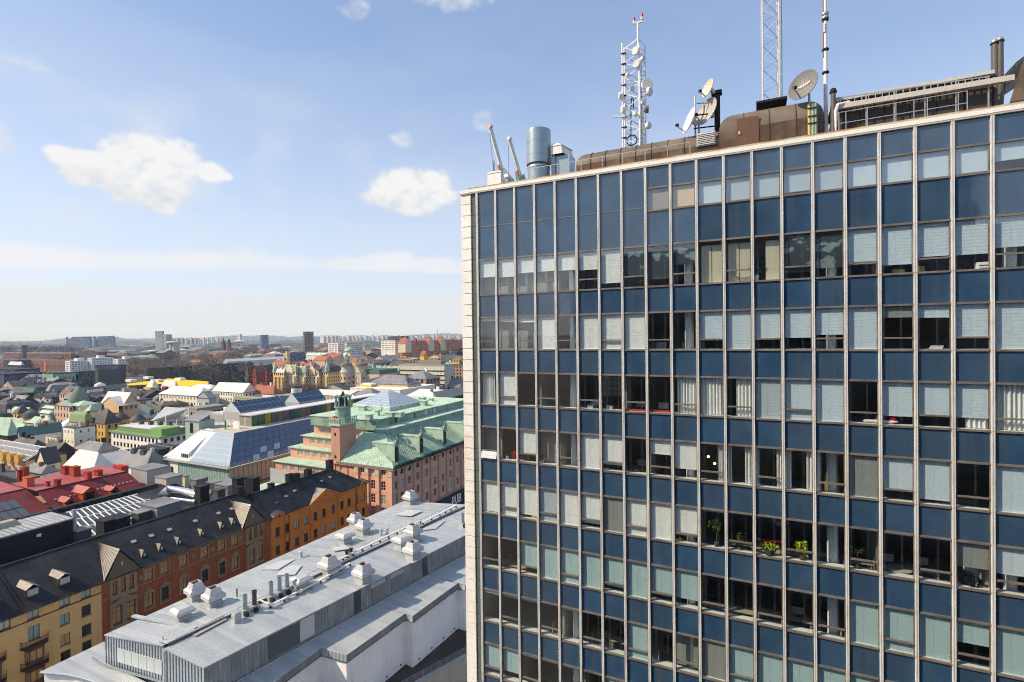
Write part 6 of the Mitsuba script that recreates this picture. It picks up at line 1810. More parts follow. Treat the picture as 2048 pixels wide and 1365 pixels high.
# stepped terraces to the left
steps = [(-148.2, 121.6, 20.5), (-147.4, 127.2, 24.2), (-144.6, 130.2, 27.9), (-142.5, 133.2, 31.6)]
for j, (x, y, z) in enumerate(steps):
    zb = 0 if j == 0 else steps[j - 1][2]
    ops = []
    for u in np.arange(4.5, XTW - x - 1.5, 3.6):
        ops.append((u - 1.1, u + 1.1, z - 2.55, z - .95))
    part(t, 'terrace_wall', holed(M(), (x, y), UX, -UY, XTW - x + (1.5 if j else -2), zb, z - .12, ops), 'plaster_pink')
    for o in ops:
        casement(t, (x, y), UX, -UY, o, 'green_pane', paint((0.62, 0.58, 0.5)), 2, 0, fw=.12)
    part(t, 'terrace_side', M().quad((x, y, zb), (x, y + 60, zb), (x, y + 60, z - .12), (x, y, z - .12)), 'plaster_pink')
    part(t, 'terrace_roof', M().box(x - .6, XTW + 1.2, y - .7, YN, z - .119, z + .12), 'copper_green')
part(t, 'upper_block', M().box(-138.5, -119.5, 137.5, YN, 31.721, 35.0), 'copper_green')
part(t, 'louvre', M().box(-138.0, -132.5, 137.35, 137.49, 32.4, 34.5), paint((0.36, 0.42, 0.40)))

# ------------------------------------------------------------------ the building with the steep glass roof
t = thing('glass_roof_building', 'office building with steep blue glass roofs and teal glass fronts behind the orange house', 'building')
gx0, gx1, gy0, gy1, gz, gt = -192.0, -156.5, 110.5, 215.0, 20.0, 29.0
ix0, ix1, iy0 = -178.5, -166.5, 119.5
part(t, 'white_bay', M().box(gx0, gx0 + 8.6, gy0 - .1, gy0 + 30, 0, gz - .3), OFFW)
for x, z in ((gx0 + 2.0, 16.5), (gx0 + 5.4, 16.3), (gx0 + 5.4, 9.5)):
    part(t, 'bay_window', M().box(x - .55, x + .55, gy0 - .16, gy0 - .05, z - 1.0, z + 1.0), 'dark_pane')
part(t, 'core', M().box(gx0 + .3, gx1 - .4, gy0 + .4, gy1, 0, gz - .35), paint((0.10, 0.14, 0.13)))
part(t, 'front_frame', M().quad((gx0 + 8.62, gy0 + .05, 0), (gx1, gy0 + .05, 0), (gx1, gy0 + .05, gz - .4), (gx0 + 8.62, gy0 + .05, gz - .4)), paint((0.56, 0.62, 0.59)))
n = 20
for r_, (z0, z1) in enumerate(((0, 5.8), (6.1, 12.0), (12.9, 19.6))):
    for j in range(n):
        a, b = gx0 + 8.7 + (gx1 - gx0 - 8.7) * j / n, gx0 + 8.7 + (gx1 - gx0 - 8.7) * (j + 1) / n
        part(t, 'front_pane', M().quad((a + .14, gy0, z0), (b - .14, gy0, z0), (b - .14, gy0, z1), (a + .14, gy0, z1)), 'green_pane')
    part(t, 'front_band', M().box(gx0 + 8.65, gx1 + .1, gy0 - .15, gy0 + .2, z1, z1 + (.3 if r_ != 1 else .9)), paint((0.45, 0.55, 0.50)))
n = 60
m = M()
for r_, (z0, z1) in enumerate(((6.1, 12.4), (12.9, 19.4))):
    for j in range(n):
        a, b = gy0 + (gy1 - gy0) * j / n, gy0 + (gy1 - gy0) * (j + 1) / n
        part(t, 'side_pane', M().quad((gx1, a + .12, z0), (gx1, b - .12, z0), (gx1, b - .12, z1), (gx1, a + .12, z1)), paint((0.44, 0.42, 0.30), .25))
part(t, 'side_lower', M().quad((gx1, gy0, 0), (gx1, gy1, 0), (gx1, gy1, 6), (gx1, gy0, 6)), 'plaster_pink')
part(t, 'eave_walk', M().box(gx0 - .5, gx1 + 1.2, gy0 - 1.2, gy1, gz - .3, gz), paint((0.40, 0.41, 0.37)))
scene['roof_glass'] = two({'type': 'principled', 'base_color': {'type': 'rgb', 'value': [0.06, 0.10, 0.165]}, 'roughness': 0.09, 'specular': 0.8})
scene['roof_glass_lit'] = two({'type': 'principled', 'base_color': {'type': 'rgb', 'value': [0.30, 0.38, 0.46]}, 'roughness': 0.15, 'specular': 0.8})  # paler copy of the roof glass, south slope sunlight put into its colour
SA, SB, SC, SD = np.array([gx0 + 15, gy0 - .4, gz]), np.array([gx1 + .4, gy0 - .4, gz]), np.array([ix1, iy0, gt]), np.array([ix0 + 3, iy0, gt])


def grid_panes(name, par, A_, B_, C_, D_, nu, nv, mat, gap=.06, pick=None):
    for i in range(nu):
        for j in range(nv):
            f = lambda u, v: (A_ * (1 - u) + B_ * u) * (1 - v) + (D_ * (1 - u) + C_ * u) * v
            u0, u1, v0, v1 = (i + gap) / nu, (i + 1 - gap) / nu, (j + gap) / nv, (j + 1 - gap) / nv
            part(par, name, M().quad(f(u0, v0), f(u1, v0), f(u1, v1), f(u0, v1)), pick(i, j) if pick else mat)


nrm = np.array([0, -.7, .7]) * .12
part(t, 'south_slope_frame', M().quad(SA, SB, SC, SD), paint((0.50, 0.54, 0.56), .4))
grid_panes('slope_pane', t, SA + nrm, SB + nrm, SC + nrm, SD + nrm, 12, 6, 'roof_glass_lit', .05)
part(t, 'west_slope', M().quad((gx0 - .3, gy0 - .4, gz), SA, SD, (ix0 - 6, iy0, gt)), paint((0.60, 0.63, 0.66)))
EA, EB, EC, ED = np.array([gx1 + .4, gy0 - .4, gz]), np.array([gx1 + .4, gy1, gz]), np.array([ix1, gy1, gt]), np.array([ix1, iy0, gt])
part(t, 'east_slope_frame', M().quad(EA, EB, EC, ED), paint((0.06, 0.085, 0.14), .3))
nrm = np.array([.7, 0, .7]) * .12
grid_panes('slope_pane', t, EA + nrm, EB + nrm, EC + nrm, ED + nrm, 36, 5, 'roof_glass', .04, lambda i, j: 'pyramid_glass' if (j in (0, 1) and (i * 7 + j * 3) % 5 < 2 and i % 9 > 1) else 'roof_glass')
part(t, 'hip_bar', M().beam(SB, SC, .5, .3), paint((0.55, 0.58, 0.60)))
part(t, 'roof_terrace', M().box(ix0 - 14, ix1 + .3, iy0 - .3, gy1, gt - .2, gt + .05), paint((0.48, 0.45, 0.40)))
part(t, 'glass_body', M().quad((gx0, gy1, 0), (gx1, gy1, 0), (ix1, gy1, gt), (ix0 - 6, gy1, gt)), paint((0.1, 0.12, 0.12)))
for z in (.5, 1.1):
    part(t, 'walk_rail', M().beam((gx1 + 1.1, gy0 - 1.1, gz + z), (gx1 + 1.1, gy1, gz + z), .07), 'galvanised')
    part(t, 'walk_rail', M().beam((gx0 - .4, gy0 - 1.1, gz + z), (gx1 + 1.1, gy0 - 1.1, gz + z), .07), 'galvanised')
for q in range(28):
    y = gy0 - 1.1 + q * 3.8
    part(t, 'rail_post', M().beam((gx1 + 1.1, y, gz), (gx1 + 1.1, y, gz + 1.15), .08), 'galvanised')
part(t, 'ramp_dormer', M().hexa([(gx0 + 9.2, gy0 + .6, gz + .1), (gx0 + 13.6, gy0 + .6, gz + .1), (gx0 + 13.6, gy0 + 10, gz + .1), (gx0 + 9.2, gy0 + 10, gz + .1), (gx0 + 9.2, gy0 + .6, gz + 2.6), (gx0 + 13.6, gy0 + .6, gz + 2.6), (gx0 + 13.6, gy0 + 10, gt + .4), (gx0 + 9.2, gy0 + 10, gt + .4)]), OFFW)
for q in range(4):
    part(t, 'ramp_window', M().box(gx0 + 9.6 + q * 1.0, gx0 + 10.25 + q * 1.0, gy0 + .5, gy0 + .59, gz + .5, gz + 2.2), 'dark_pane')
c = at(423, 866, gt - 3)
part(t, 'stair_house', M().box(c[0] - 5, c[0], c[1], c[1] + 5, gz + 2, gz + 9.0), paint((0.48, 0.50, 0.53)))
c = at(398, 860, gt)
part(t, 'lantern_house', M().prism([(c[0] - 8, c[1]), (c[0], c[1]), (c[0], c[1] + 6), (c[0] - 8, c[1] + 6)], gt - 4, gt + 3.0), paint((0.34, 0.42, 0.38)))
part(t, 'lantern_roof', M().quad((c[0] - 8.5, c[1] - .5, gt + 3.05), (c[0] + .5, c[1] - .5, gt + 3.05), (c[0] + .5, c[1] + 6, gt + 6.0), (c[0] - 8.5, c[1] + 6, gt + 6.0)), 'slate_grey')
part(t, 'lantern_window', M().box(c[0] - 5.2, c[0] - 3.4, c[1] - .05, c[1] - .002, gt - 1.5, gt + 2.2), 'dark_pane')
# the long coloured strip house on its roof terrace
ts = thing('coloured_glass_house', 'long low roof house of green, blue and yellow glass bays standing on the roof terrace', 'roof house')
sx, sy0, sy1 = ix1 - 5.5, 131.0, 205.0
part(ts, 'roof', M().box(sx - 7, sx + .6, sy0 - .5, sy1, gt + 4.0, gt + 4.4), 'light_roof')
n = 26
cols = [(0.02, 0.10, 0.06), (0.02, 0.05, 0.10), (0.30, 0.24, 0.03), (0.03, 0.09, 0.07), (0.07, 0.09, 0.10), (0.12, 0.11, 0.10)]
for j in range(n):
    a, b = sy0 + (sy1 - sy0) * j / n, sy0 + (sy1 - sy0) * (j + 1) / n
    ci = [0, 0, 2, 4, 5, 4, 1, 0, 5, 4, 1, 0, 4, 2, 1, 0, 1, 2, 2, 1, 0, 0, 3, 3, 0, 0][j]
    part(ts, 'bay', M().box(sx - .2, sx, a + .1, b - .1, gt + .05, gt + 3.99), paint(cols[ci], .25))
part(ts, 'end_bay', M().box(sx - 7, sx - .201, sy0, sy0 + .2, gt + .05, gt + 3.99), paint((0.25, 0.24, 0.2)))
part(ts, 'core', M().box(sx - 6.9, sx - .25, sy0 + .25, sy1, gt + .05, gt + 3.98), DARK)
tr = thing('terrace_pavilion', 'white framed curved pavilion at the near end of the coloured roof house', 'pavilion')
c = np.array([ix1 - 4.5, 124.5, gt + .05])
part(tr, 'frame', M().tube([c + [3.0 * math.cos(a) - 1, 3.2 * math.sin(a), 0] + np.array([0, 0, 3.6]) for a in np.linspace(-1.9, 1.2, 9)], .12, 6), OFFW)
for a in np.linspace(-1.9, 1.2, 5):
    part(tr, 'post', M().beam(c + [3.0 * math.cos(a) - 1, 3.2 * math.sin(a), 0], c + [3.0 * math.cos(a) - 1, 3.2 * math.sin(a), 3.6], .12), OFFW)
part(tr, 'back_wall', M().box(c[0] - 4, c[0] - .5, c[1] + 1, c[1] + 1.2, c[2], c[2] + 3.0), OFFW)
part(tr, 'door', M().box(c[0] - 5.2, c[0] - 4.05, c[1] - 1.5, c[1] - 1.4, c[2], c[2] + 3.2), paint((0.02, 0.12, 0.06)))
# glass sheds behind it
for j, (px, py, w, l) in enumerate(((480, 826, 10, 22), (598, 806, 9, 16))):
    c = at(px, py, 33)
    tq = thing('glass_shed', ['long blue glazed roof shed behind the coloured roof house', 'short blue glazed roof shed right of the white sawtooth roof'][j], 'glass roof')
    A_, B_ = np.array([c[0], c[1], 33.0]), np.array([c[0], c[1] + l, 33.0])
    part(tq, 'slope_frame', M().quad(A_, B_, B_ + [-w * .5, 0, 4], A_ + [-w * .5, 0, 4]), paint((0.40, 0.46, 0.5)))
    grid_panes('glass_pane', tq, A_ + [.1, 0, .15], B_ + [.1, 0, .15], B_ + [-w * .5 + .1, 0, 4.15], A_ + [-w * .5 + .1, 0, 4.15], 10, 2, 'blue_pane', .06)
    part(tq, 'gable_end', M().tri(A_, A_ + [-w * .5, 0, 4], A_ + [-w, 0, 0]), paint((0.45, 0.52, 0.55)))
    part(tq, 'rear_slope', M().quad(A_ + [-w, 0, 0], B_ + [-w, 0, 0], B_ + [-w * .5, 0, 4], A_ + [-w * .5, 0, 4]), 'blue_pane')
    part(tq, 'support', M().box(c[0] - w, c[0], c[1], c[1] + l, 18, 33), GREYW)

# ------------------------------------------------------------------ red roofs, skylight and plant rooms behind the row
t = thing('red_roof_house', 'old house with a dark crimson metal roof, red dormers and many chimneys', 'house')
X_R, Z_R, X_E, Z_E = -165.2, 24.0, -152.5, 18.6
for j, (ya0, ya1, nm) in enumerate(((40.0, 64.3, 'a'), (64.4, 85.0, 'b'))):
    xr = X_R - (5.5 if j == 0 else 0)
    part(t, 'street_slope', M().quad((X_E, ya0, Z_E), (X_E, ya1, Z_E), (xr, ya1, Z_R), (xr, ya0, Z_R)), 'sheet_crimson')
    part(t, 'top_roof', M().quad((xr, ya0, Z_R), (xr, ya1, Z_R), (xr - 14, ya1, Z_R + .4), (xr - 14, ya0, Z_R + .4)), 'sheet_scarlet')
    part(t, 'ridge_bar', M().beam((xr, ya0, Z_R + .1), (xr, ya1, Z_R + .1), .3, .2), 'sheet_crimson')
    m = M()
    ridge_seams(m, (X_E, ya0, Z_E), (X_E, ya1, Z_E), (xr, ya1, Z_R), (xr, ya0, Z_R), 1.4, .03, .03)
    part(t, 'standing_seam', m, 'sheet_crimson', stuff=True, label='many thin standing seams of the crimson roof')
part(t, 'wall', M().box(X_R - 18, X_E - .4, 40, 84.9, 0, Z_E - .1), paint((0.3, 0.2, 0.15)))
part(t, 'gable_wall', M().fan([(X_E, 85.02, Z_E), (X_R, 85.02, Z_R), (X_R - 14, 85.02, Z_R), (X_R - 14, 85.02, 0), (X_E, 85.02, 0)]), paint((0.25, 0.05, 0.04)))
for y, s, sc in ((67.6, .33, .8), (72.0, .36, 1.25), (77.6, .34, .8)):
    P = np.array([X_E + (X_R - X_E) * s, y, Z_E + (Z_R - Z_E) * s])
    h, w = 1.9 * sc, 1.15 * sc
    d = part(t, 'dormer', M().quad(P + [0, -w, -.4], P + [0, w, -.4], P + [0, w, h], P + [0, -w, h]).tri(P + [0, -w, -.4], P + [0, -w, h], P + [-h * 2.4, -w, h]).tri(P + [0, w, -.4], P + [0, w, h], P + [-h * 2.4, w, h]).tri(P + [0, -w, h], P + [0, w, h], P + [0, 0, h + .8 * sc]), paint((0.42, 0.07, 0.02)))
    part(d, 'dormer_roof', M().quad(P + [.4, -w - .4, h - .2], P + [-h * 2.4, -w - .4, h - .2], P + [-h * 2.6, 0, h + .85 * sc], P + [.4, 0, h + .85 * sc]).quad(P + [.4, w + .4, h - .2], P + [-h * 2.4, w + .4, h - .2], P + [-h * 2.6, 0, h + .85 * sc], P + [.4, 0, h + .85 * sc]), 'sheet_scarlet')
    part(d, 'dormer_window', M().box(P[0] + .01, P[0] + .1, y - w * .7, y + w * .7, P[2] + .3, P[2] + h - .2), 'dark_pane')
a, b = .30, .78
xr = X_R - 5.5
sl = lambda y, s: np.array([X_E + (xr - X_E) * s + .15, y, Z_E + (Z_R - Z_E) * s + .18])
grid_panes('skylight_pane', t, sl(46, a), sl(60.5, a), sl(60.5, b), sl(46, b), 9, 2, paint((0.07, 0.09, 0.11), .15), .05)
for px, py, s, h, c_ in ((50, 952, 1.0, 2.4, (0.34, 0.07, 0.04)), (57, 972, 1.3, 2.2, (0.50, 0.14, 0.08)), (131, 950, .9, 2.3, (0.30, 0.05, 0.035)), (150, 952, 1.3, 2.5, (0.36, 0.07, 0.04)), (176, 958, .9, 1.8, (0.42, 0.07, 0.05)), (115, 972, .8, 1.5, (0.24, 0.04, 0.03)), (96, 972, .5, 1.0, (0.3, 0.05, 0.03)), (40, 956, .7, 2.0, (0.2, 0.035, 0.03)), (197, 950, 1.0, 1.2, (0.3, 0.05, 0.04))):
    c = at(px, py, Z_R + .2)
    k = part(t, 'chimney', M().box(c[0] - s, c[0] + s, c[1] - s * .6, c[1] + s * .6, c[2] - .8, c[2] + h), paint(c_))
    part(k, 'chimney_cap', M().box(c[0] - s - .15, c[0] + s + .15, c[1] - s * .6 - .15, c[1] + s * .6 + .15, c[2] + h + .001, c[2] + h + .15), paint((c_[0] * .8, c_[1] * .8, c_[2] * .8)))
for q in range(18):
    y = 66 + q * 1.02
    P = np.array([X_E + (X_R - X_E) * .62, y, Z_E + (Z_R - Z_E) * .62])
    part(t, 'snow_guard', M().box(P[0] - .05, P[0] + .25, y, y + .35, P[2] + .05, P[2] + .32), paint((0.55, 0.4, 0.4)))
t = thing('skylight_house', 'black courtyard roof carrying a large white grid of glass panes', 'glass roof')
SKA, SKB, SKC, SKD = np.array([-128.5, 58.5, 19.8]), np.array([-128.5, 77.0, 19.8]), np.array([-143.2, 75.9, 22.2]), np.array([-143.2, 61.0, 22.2])
part(t, 'roof', M().quad((-119.2, 40, 19.3), (-119.2, 88, 19.3), (-150.5, 88, 22.0), (-150.5, 40, 22.0)), 'black_sheet')
part(t, 'upstand', M().beam((-149.0, 55, 22.0), (-149.0, 84, 22.0), 1.2, 1.4), 'black_sheet')
up = np.array([0.1, 0, .55])
nu, nv = 13, 3
for i in range(nu):
    for j in range(nv):
        f = lambda u, v: (SKA * (1 - u) + SKB * u) * (1 - v) + (SKD * (1 - u) + SKC * u) * v + up
        g0 = .09
        sh = .25 * j
        u0, u1, v0, v1 = (i + g0 + sh) / (nu + .6), (i + 1 - g0 + sh) / (nu + .6), (j + .06) / nv, (j + .94) / nv
        part(t, 'glass_pane', M().quad(f(u0, v0), f(u1, v0), f(u1, v1), f(u0, v1)), paint((0.05, 0.06, 0.055), .12))
        part(t, 'glazing_bar', M().beam(f((i + sh) / (nu + .6), j / nv), f((i + sh) / (nu + .6), (j + 1) / nv), .24), paint((0.72, 0.74, 0.75)))
for j in range(nv + 1):
    part(t, 'glazing_rail', M().beam(SKA + (SKD - SKA) * j / nv + up, SKB + (SKC - SKB) * j / nv + up, .26), paint((0.72, 0.74, 0.75)))
t = thing('plant_room', 'large black sheet metal plant room with a grey striped roof above the yellow house', 'plant room')
bx0, bx1, by0, by1, bz = -130.5, -122.0, 30.0, 53.0, 26.9
part(t, 'wall', M().box(bx0, bx1, by0, by1, 18, bz), paint((0.014, 0.014, 0.018), .5))
part(t, 'roof', M().box(bx0 - .2, bx1 + .15, by0, by1 + .2, bz + .001, bz + .25), seamed('striped_sheet', (0.16, 0.175, 0.19), (0.34, 0.36, 0.38), 0.9, 'y', rough=.5, metallic=.2))
m = M()
for y in np.arange(by0, by1, .9):
    m.box(bx0, bx1, y, y + .06, bz + .251, bz + .33)
part(t, 'roof_seam', m, 'light_roof', stuff=True, label='many raised seams of the striped plant room roof')
part(t, 'roof_hatch', M().hexa([(bx0 + .8, 43.2, bz + .252), (bx0 + 3.2, 43.2, bz + .252), (bx0 + 3.2, 47.2, bz + .252), (bx0 + .8, 47.2, bz + .252), (bx0 + 1.2, 43.6, bz + 1.2), (bx0 + 2.8, 43.6, bz + 1.2), (bx0 + 2.8, 46.6, bz + 1.2), (bx0 + 1.2, 46.6, bz + 1.2)]), paint((0.34, 0.35, 0.28)))
part(t, 'wall_lamp', M().box(bx1 + .002, bx1 + .2, 47.4, 48.0, 25.4, 25.9), OFFW)
part(t, 'steel_post', M().tube([(bx1 - .5, by1 + .5, 20), (bx1 - .5, by1 + .5, bz + 1.7)], .35, 10), GREYW)
# clutter on the rear roofs
for k, (px, py, sx, sy, h, z, mt, nm, lab) in enumerate((
        (214, 1062, 1.6, 1.3, 2.4, 21.5, BLACK, 'chimney_block', 'left one of two black chimney blocks below the glass grid'), (238, 1056, 1.9, 1.3, 2.4, 21.5, BLACK, 'chimney_block', 'right one of two black chimney blocks below the glass grid'),
        (282, 1038, 1.4, 1.2, 1.6, 22.5, 'dark_roof', 'plant_box', 'low dark box left of the ribbed grey plant house'), (163, 1079, 1.3, 1.1, 2.0, 22.5, 'dark_roof', 'plant_box', 'dark sloping box behind the ridge of the yellow house'),
        (322, 1030, 3.2, 2.6, 2.8, 22.0, 'slate_grey', 'plant_box', 'ribbed dark plant house with grey lid at the right end of the glass grid'), (404, 992, 1.2, 1.2, 2.5, 22.5, BLACK, 'chimney_block', 'black chimney block right of the silver duct'),
        (438, 1001, 1.0, 1.0, 2.6, 23.0, 'dark_roof', 'chimney_block', 'dark chimney block left of the tall black stack'), (477, 988, 1.0, 1.0, 4.0, 22.5, BLACK, 'chimney_block', 'tall black chimney stack behind the red house ridge'),
        (505, 982, 1.6, 1.0, 3.5, 22.0, BLACK, 'chimney_block', 'broad black chimney stack left of the orange house'), (300, 968, 4.0, 3.0, 5.0, 19.0, GREYW, 'plant_box', 'grey ribbed plant container below the grey slate roof'),
        (338, 985, 2.6, 2.2, 4.6, 19.0, paint((0.42, 0.41, 0.34)), 'plant_box', 'pale stained plant container beside the silver duct'), (362, 966, 2.8, .6, 2.2, 20.0, CRM, 'plant_box', 'cream wall of a plant room behind the silver duct'),
        (395, 966, 2.2, 1.8, 1.4, 18.5, 'slate_grey', 'plant_box', 'grey roof box right of the cream plant wall'), (455, 972, 4.0, 2.8, 1.0, 18.5, 'slate_grey', 'plant_box', 'wide grey flat roofed box before the teal glass front'),
        (428, 972, 1.5, 1.3, 1.2, 18.5, 'dark_roof', 'plant_box', 'small dark box left of the wide grey flat roofed box'))):
    c = at(px, py, z)
    tt = thing(nm, lab, 'chimney' if nm == 'chimney_block' else 'plant box')
    part(tt, 'body', M().box(c[0] - sx, c[0] + sx, c[1] - sy, c[1] + sy, 15, z + h), mt)
    part(tt, 'lid', M().box(c[0] - sx - .2, c[0] + sx + .2, c[1] - sy - .2, c[1] + sy + .2, z + h + .001, z + h + .2), 'slate_grey' if nm == 'plant_box' else mt)
t = thing('silver_duct', 'fat shiny silver ventilation duct bent down at its right end', 'duct')
metal('silver', (0.78, 0.78, 0.78), 0.22, 0.9)
pts = [at(326, 989, 22.5), at(335, 979, 22.5), at(370, 984, 22.5), at(400, 991, 22.5), at(409, 990, 22.5), at(414, 985, 22.3)]
part(t, 'tube', M().tube(pts, 1.0, 14), 'silver', smooth=50)
part(t, 'lower_tube', M().tube([at(343, 997, 21.5), at(390, 1003, 21.5)], .35, 8), 'silver', smooth=50)
house('courtyard_block', 'dark flat roofed courtyard block behind the black ridge, crowded with plant boxes', (-152, -112.5, 86, 113), 15.0, 'flat', .3, DARK, 'dark_roof', cat='building')
t = thing('white_roof_box', 'pale flat house with a grey slanted screen in front of the pink terraces', 'building')
c = at(514, 981, 19)
part(t, 'wall', M().box(c[0] - 3, c[0] + 17, c[1], c[1] + 12, 0, 18.9), CRM)
part(t, 'roof', M().box(c[0] - 3.4, c[0] + 17, c[1] - .4, c[1] + 12, 18.901, 19.3), 'copper_green')
part(t, 'window', M().box(c[0] + 1, c[0] + 12, c[1] - .06, c[1] - .002, 15.2, 17.0), 'dark_pane')
c2 = at(545, 960, 20)
part(t, 'screen', M().hexa([(c2[0] - 1, c2[1], 19.5), (c2[0] + 10, c2[1], 19.5), (c2[0] + 10, c2[1] + .4, 19.5), (c2[0] - 1, c2[1] + .4, 19.5), (c2[0] - 1, c2[1], 23.4), (c2[0] + 10, c2[1], 22.6), (c2[0] + 10, c2[1] + .4, 22.6), (c2[0] - 1, c2[1] + .4, 23.4)]), GREYW)
part(t, 'screen_side', M().box(c2[0] + 10.02, c2[0] + 10.4, c2[1], c2[1] + 6, 19.5, 22.6), GREYW)

# ------------------------------------------------------------------ near left quarter, house by house
WINS = (2.6, 1.1, 1.7, 3.4, 3, 'dark_pane')
house('white_green_house', 'white office house with paired windows under a green copper attic', spot(222, 321, 378, 876, 20), 20, 'flat', .5, OFFW, paint((0.20, 0.32, 0.15)), (2.7, 1.4, 1.8, 3.5, 4, 'dark_pane', OFFW), cat='building', over=2.4)
b = spot(222, 321, 378, 876, 20)
t = thing('copper_attic', 'green attic storey with a grey flat top on the white office house', 'attic')
part(t, 'wall', M().box(b[0] + 3, b[1] - 1.5, b[2] + 1.5, b[3], 20.52, 22.6), paint((0.17, 0.27, 0.13)))
part(t, 'roof', M().box(b[0] + 2.8, b[1] - 1.3, b[2] + 1.3, b[3], 22.601, 22.8), 'light_roof')
part(t, 'corner_block', M().box(b[1] - 9, b[1] - 1.0, b[2] + 1.0, b[2] + 9, 20.53, 23.4), paint((0.20, 0.36, 0.14)))
for q in range(4):
    part(t, 'chimney', M().box(b[0] + 9 + q * 5.5, b[0] + 10.6 + q * 5.5, b[2] + 7 + q, b[2] + 8.6 + q, 22.801, 24.4), paint((0.06, 0.10, 0.07)))
house('cream_blank_house', 'tall cream house with a blank side wall and a few tiny windows at the left', spot(126, 148, 190, 858, 22), 22, 'flat', .35, paint((0.70, 0.68, 0.60)), 'dark_roof', (3.0, .7, 1.1, 4.4, 3, 'dark_pane'), cat='building', chim=2, seed=1)
house('cream_small_house', 'small cream house with a flat grey roof left of the tall cream house', spot(91, 114, 125, 876, 19), 19, 'flat', .3, paint((0.64, 0.58, 0.40)), 'slate_grey', (2.6, .9, 1.5, 3.6, 3, 'dark_pane'), seed=2)
tY = house('yellow_turret_house', 'ochre house with a steep dark roof and two round turrets', spot(180, 210, 240, 848, 20), 20, 'hip', 7, OCHRE, 'dark_roof', (3.0, 1.0, 1.7, 3.6, 3, 'dark_pane'), seed=3, chim=1)
for px, py, r_ in ((242, 848, 3.6), (276, 850, 3.3)):
    c = at(px, py, 18)
    k = part(tY, 'turret', M().lathe((c[0], c[1], 8), [(r_, 0), (r_, 12.6)], 20), OCHRE, smooth=40)
    part(k, 'turret_roof', M().lathe((c[0], c[1], 20.6), [(r_ + .5, 0), (r_ * .6, 2.2), (0, 3.4)], 20), 'dark_roof', smooth=40)
    for a in (-.9, -.1, -1.7):
        part(k, 'turret_window', M().beam((c[0] + (r_ - .2) * math.cos(a), c[1] + (r_ - .2) * math.sin(a), 17.6), (c[0] + (r_ + .05) * math.cos(a), c[1] + (r_ + .05) * math.sin(a), 17.6), 1.2, 1.8), 'dark_pane')
tY = house('yellow_left_house', 'ochre house with a dark roof and one round turret at the far left', spot(26, 36, 62, 827, 20), 20, 'hip', 4.5, OCHRE, 'dark_roof', (3.0, 1.0, 1.7, 3.6, 3, 'dark_pane'), seed=4)
c = at(63, 846, 17)
k = part(tY, 'turret', M().lathe((c[0], c[1], 6), [(3.4, 0), (3.4, 14)], 18), OCHRE, smooth=40)
part(k, 'turret_roof', M().lathe((c[0], c[1], 20.01), [(3.8, 0), (3.0, 2.8), (0, 4.6)], 18), 'dark_roof', smooth=40)
house('mint_roof_house', 'peach house with a low mint copper roof right of the ochre turret', spot(48, 69, 102, 847, 20), 20, 'hip', 1.6, PEACH, 'copper_green', seed=5)
house('mint_roof_house', 'lower peach house with a broad mint roof below the ochre house', spot(15, 43, 68, 863, 18), 18, 'hip', 3, PEACH, 'copper_green', (3.0, 1.0, 1.7, 3.6, 2, 'dark_pane'), seed=6)
house('mint_roof_house', 'house with a steep mint copper roof cut by the left edge of the picture', spot(-40, 16, 38, 872, 17), 17, 'hip', 8, DARK, 'copper_green', seed=7)
house('teal_roof_house', 'long house with a dark teal copper roof running behind the small cream house', spot(36, 40, 123, 874, 17), 17, 'gy', 4.5, OFFW, paint((0.10, 0.20, 0.20)), seed=8, chim=2)
house('scaffold_house', 'pale brown house with a shadowed front partly covered by scaffolding', spot(108, 138, 146, 813, 25), 25, 'gy', 3, PINKW, 'copper_green', (3.2, 1.0, 1.8, 3.8, 4, 'dark_pane'), seed=9)
for j, (px, py, z) in enumerate(((80, 838, 18), (86, 828, 20), (93, 818, 22))):
    house('stepped_mint_house', ['lowest of three stepped pale mint roofs', 'middle of three stepped pale mint roofs', 'highest of three stepped pale mint roofs'][j], spot(px - 8, px + 14, px + 24, py, z), z, 'hip', 1.5, GREYW, paint((0.45, 0.55, 0.50)), seed=10 + j)
house('pale_mint_house', 'white walled house with a flat mint copper roof and one black window', spot(139, 159, 198, 812, 25), 25, 'hip', 2.2, paint((0.66, 0.60, 0.52)), 'copper_green', (8, 1.0, 1.6, 4, 1, 'dark_pane'), seed=13, over=.8)
house('mint_hip_house', 'house with a broad light mint hip roof right of the white walled one', spot(170, 179, 222, 824, 22), 22, 'hip', 4, CRM, 'copper_green', seed=14)
house('green_mansard_house', 'house with a grass green mansard roof and little white dormers', spot(140, 170, 184, 847, 20), 20, 'mansard', 5.5, CRM, paint((0.24, 0.31, 0.17)), WINS, seed=15)
tP = house('pediment_house', 'broad grey metal roof over a peach front with a pediment', spot(203, 247, 277, 811, 25), 25, 'gx', 7, PEACH, 'light_roof', (2.4, 1.0, 1.6, 4, 1, 'dark_pane'), seed=16)
b = spot(203, 247, 277, 811, 25)
part(tP, 'pediment', M().tri((b[0] + 6, b[2] - 3, 25), (b[0] + 24, b[2] - 3, 25), (b[0] + 15, b[2] - 3, 29.5)).quad((b[0] + 6, b[2] - 3, 21), (b[0] + 24, b[2] - 3, 21), (b[0] + 24, b[2] - 3, 25), (b[0] + 6, b[2] - 3, 25)), PEACH)
part(tP, 'pediment_roof', M().quad((b[0] + 5.5, b[2] - 3.3, 25), (b[0] + 15, b[2] - 3.3, 29.8), (b[0] + 15, b[2] + 8, 29.8), (b[0] + 5.5, b[2] + 8, 25)).quad((b[0] + 24.5, b[2] - 3.3, 25), (b[0] + 15, b[2] - 3.3, 29.8), (b[0] + 15, b[2] + 8, 29.8), (b[0] + 24.5, b[2] + 8, 25)), 'light_roof')
t = thing('glass_canopy', 'large tilted pale blue glass canopy on slender white posts', 'canopy')
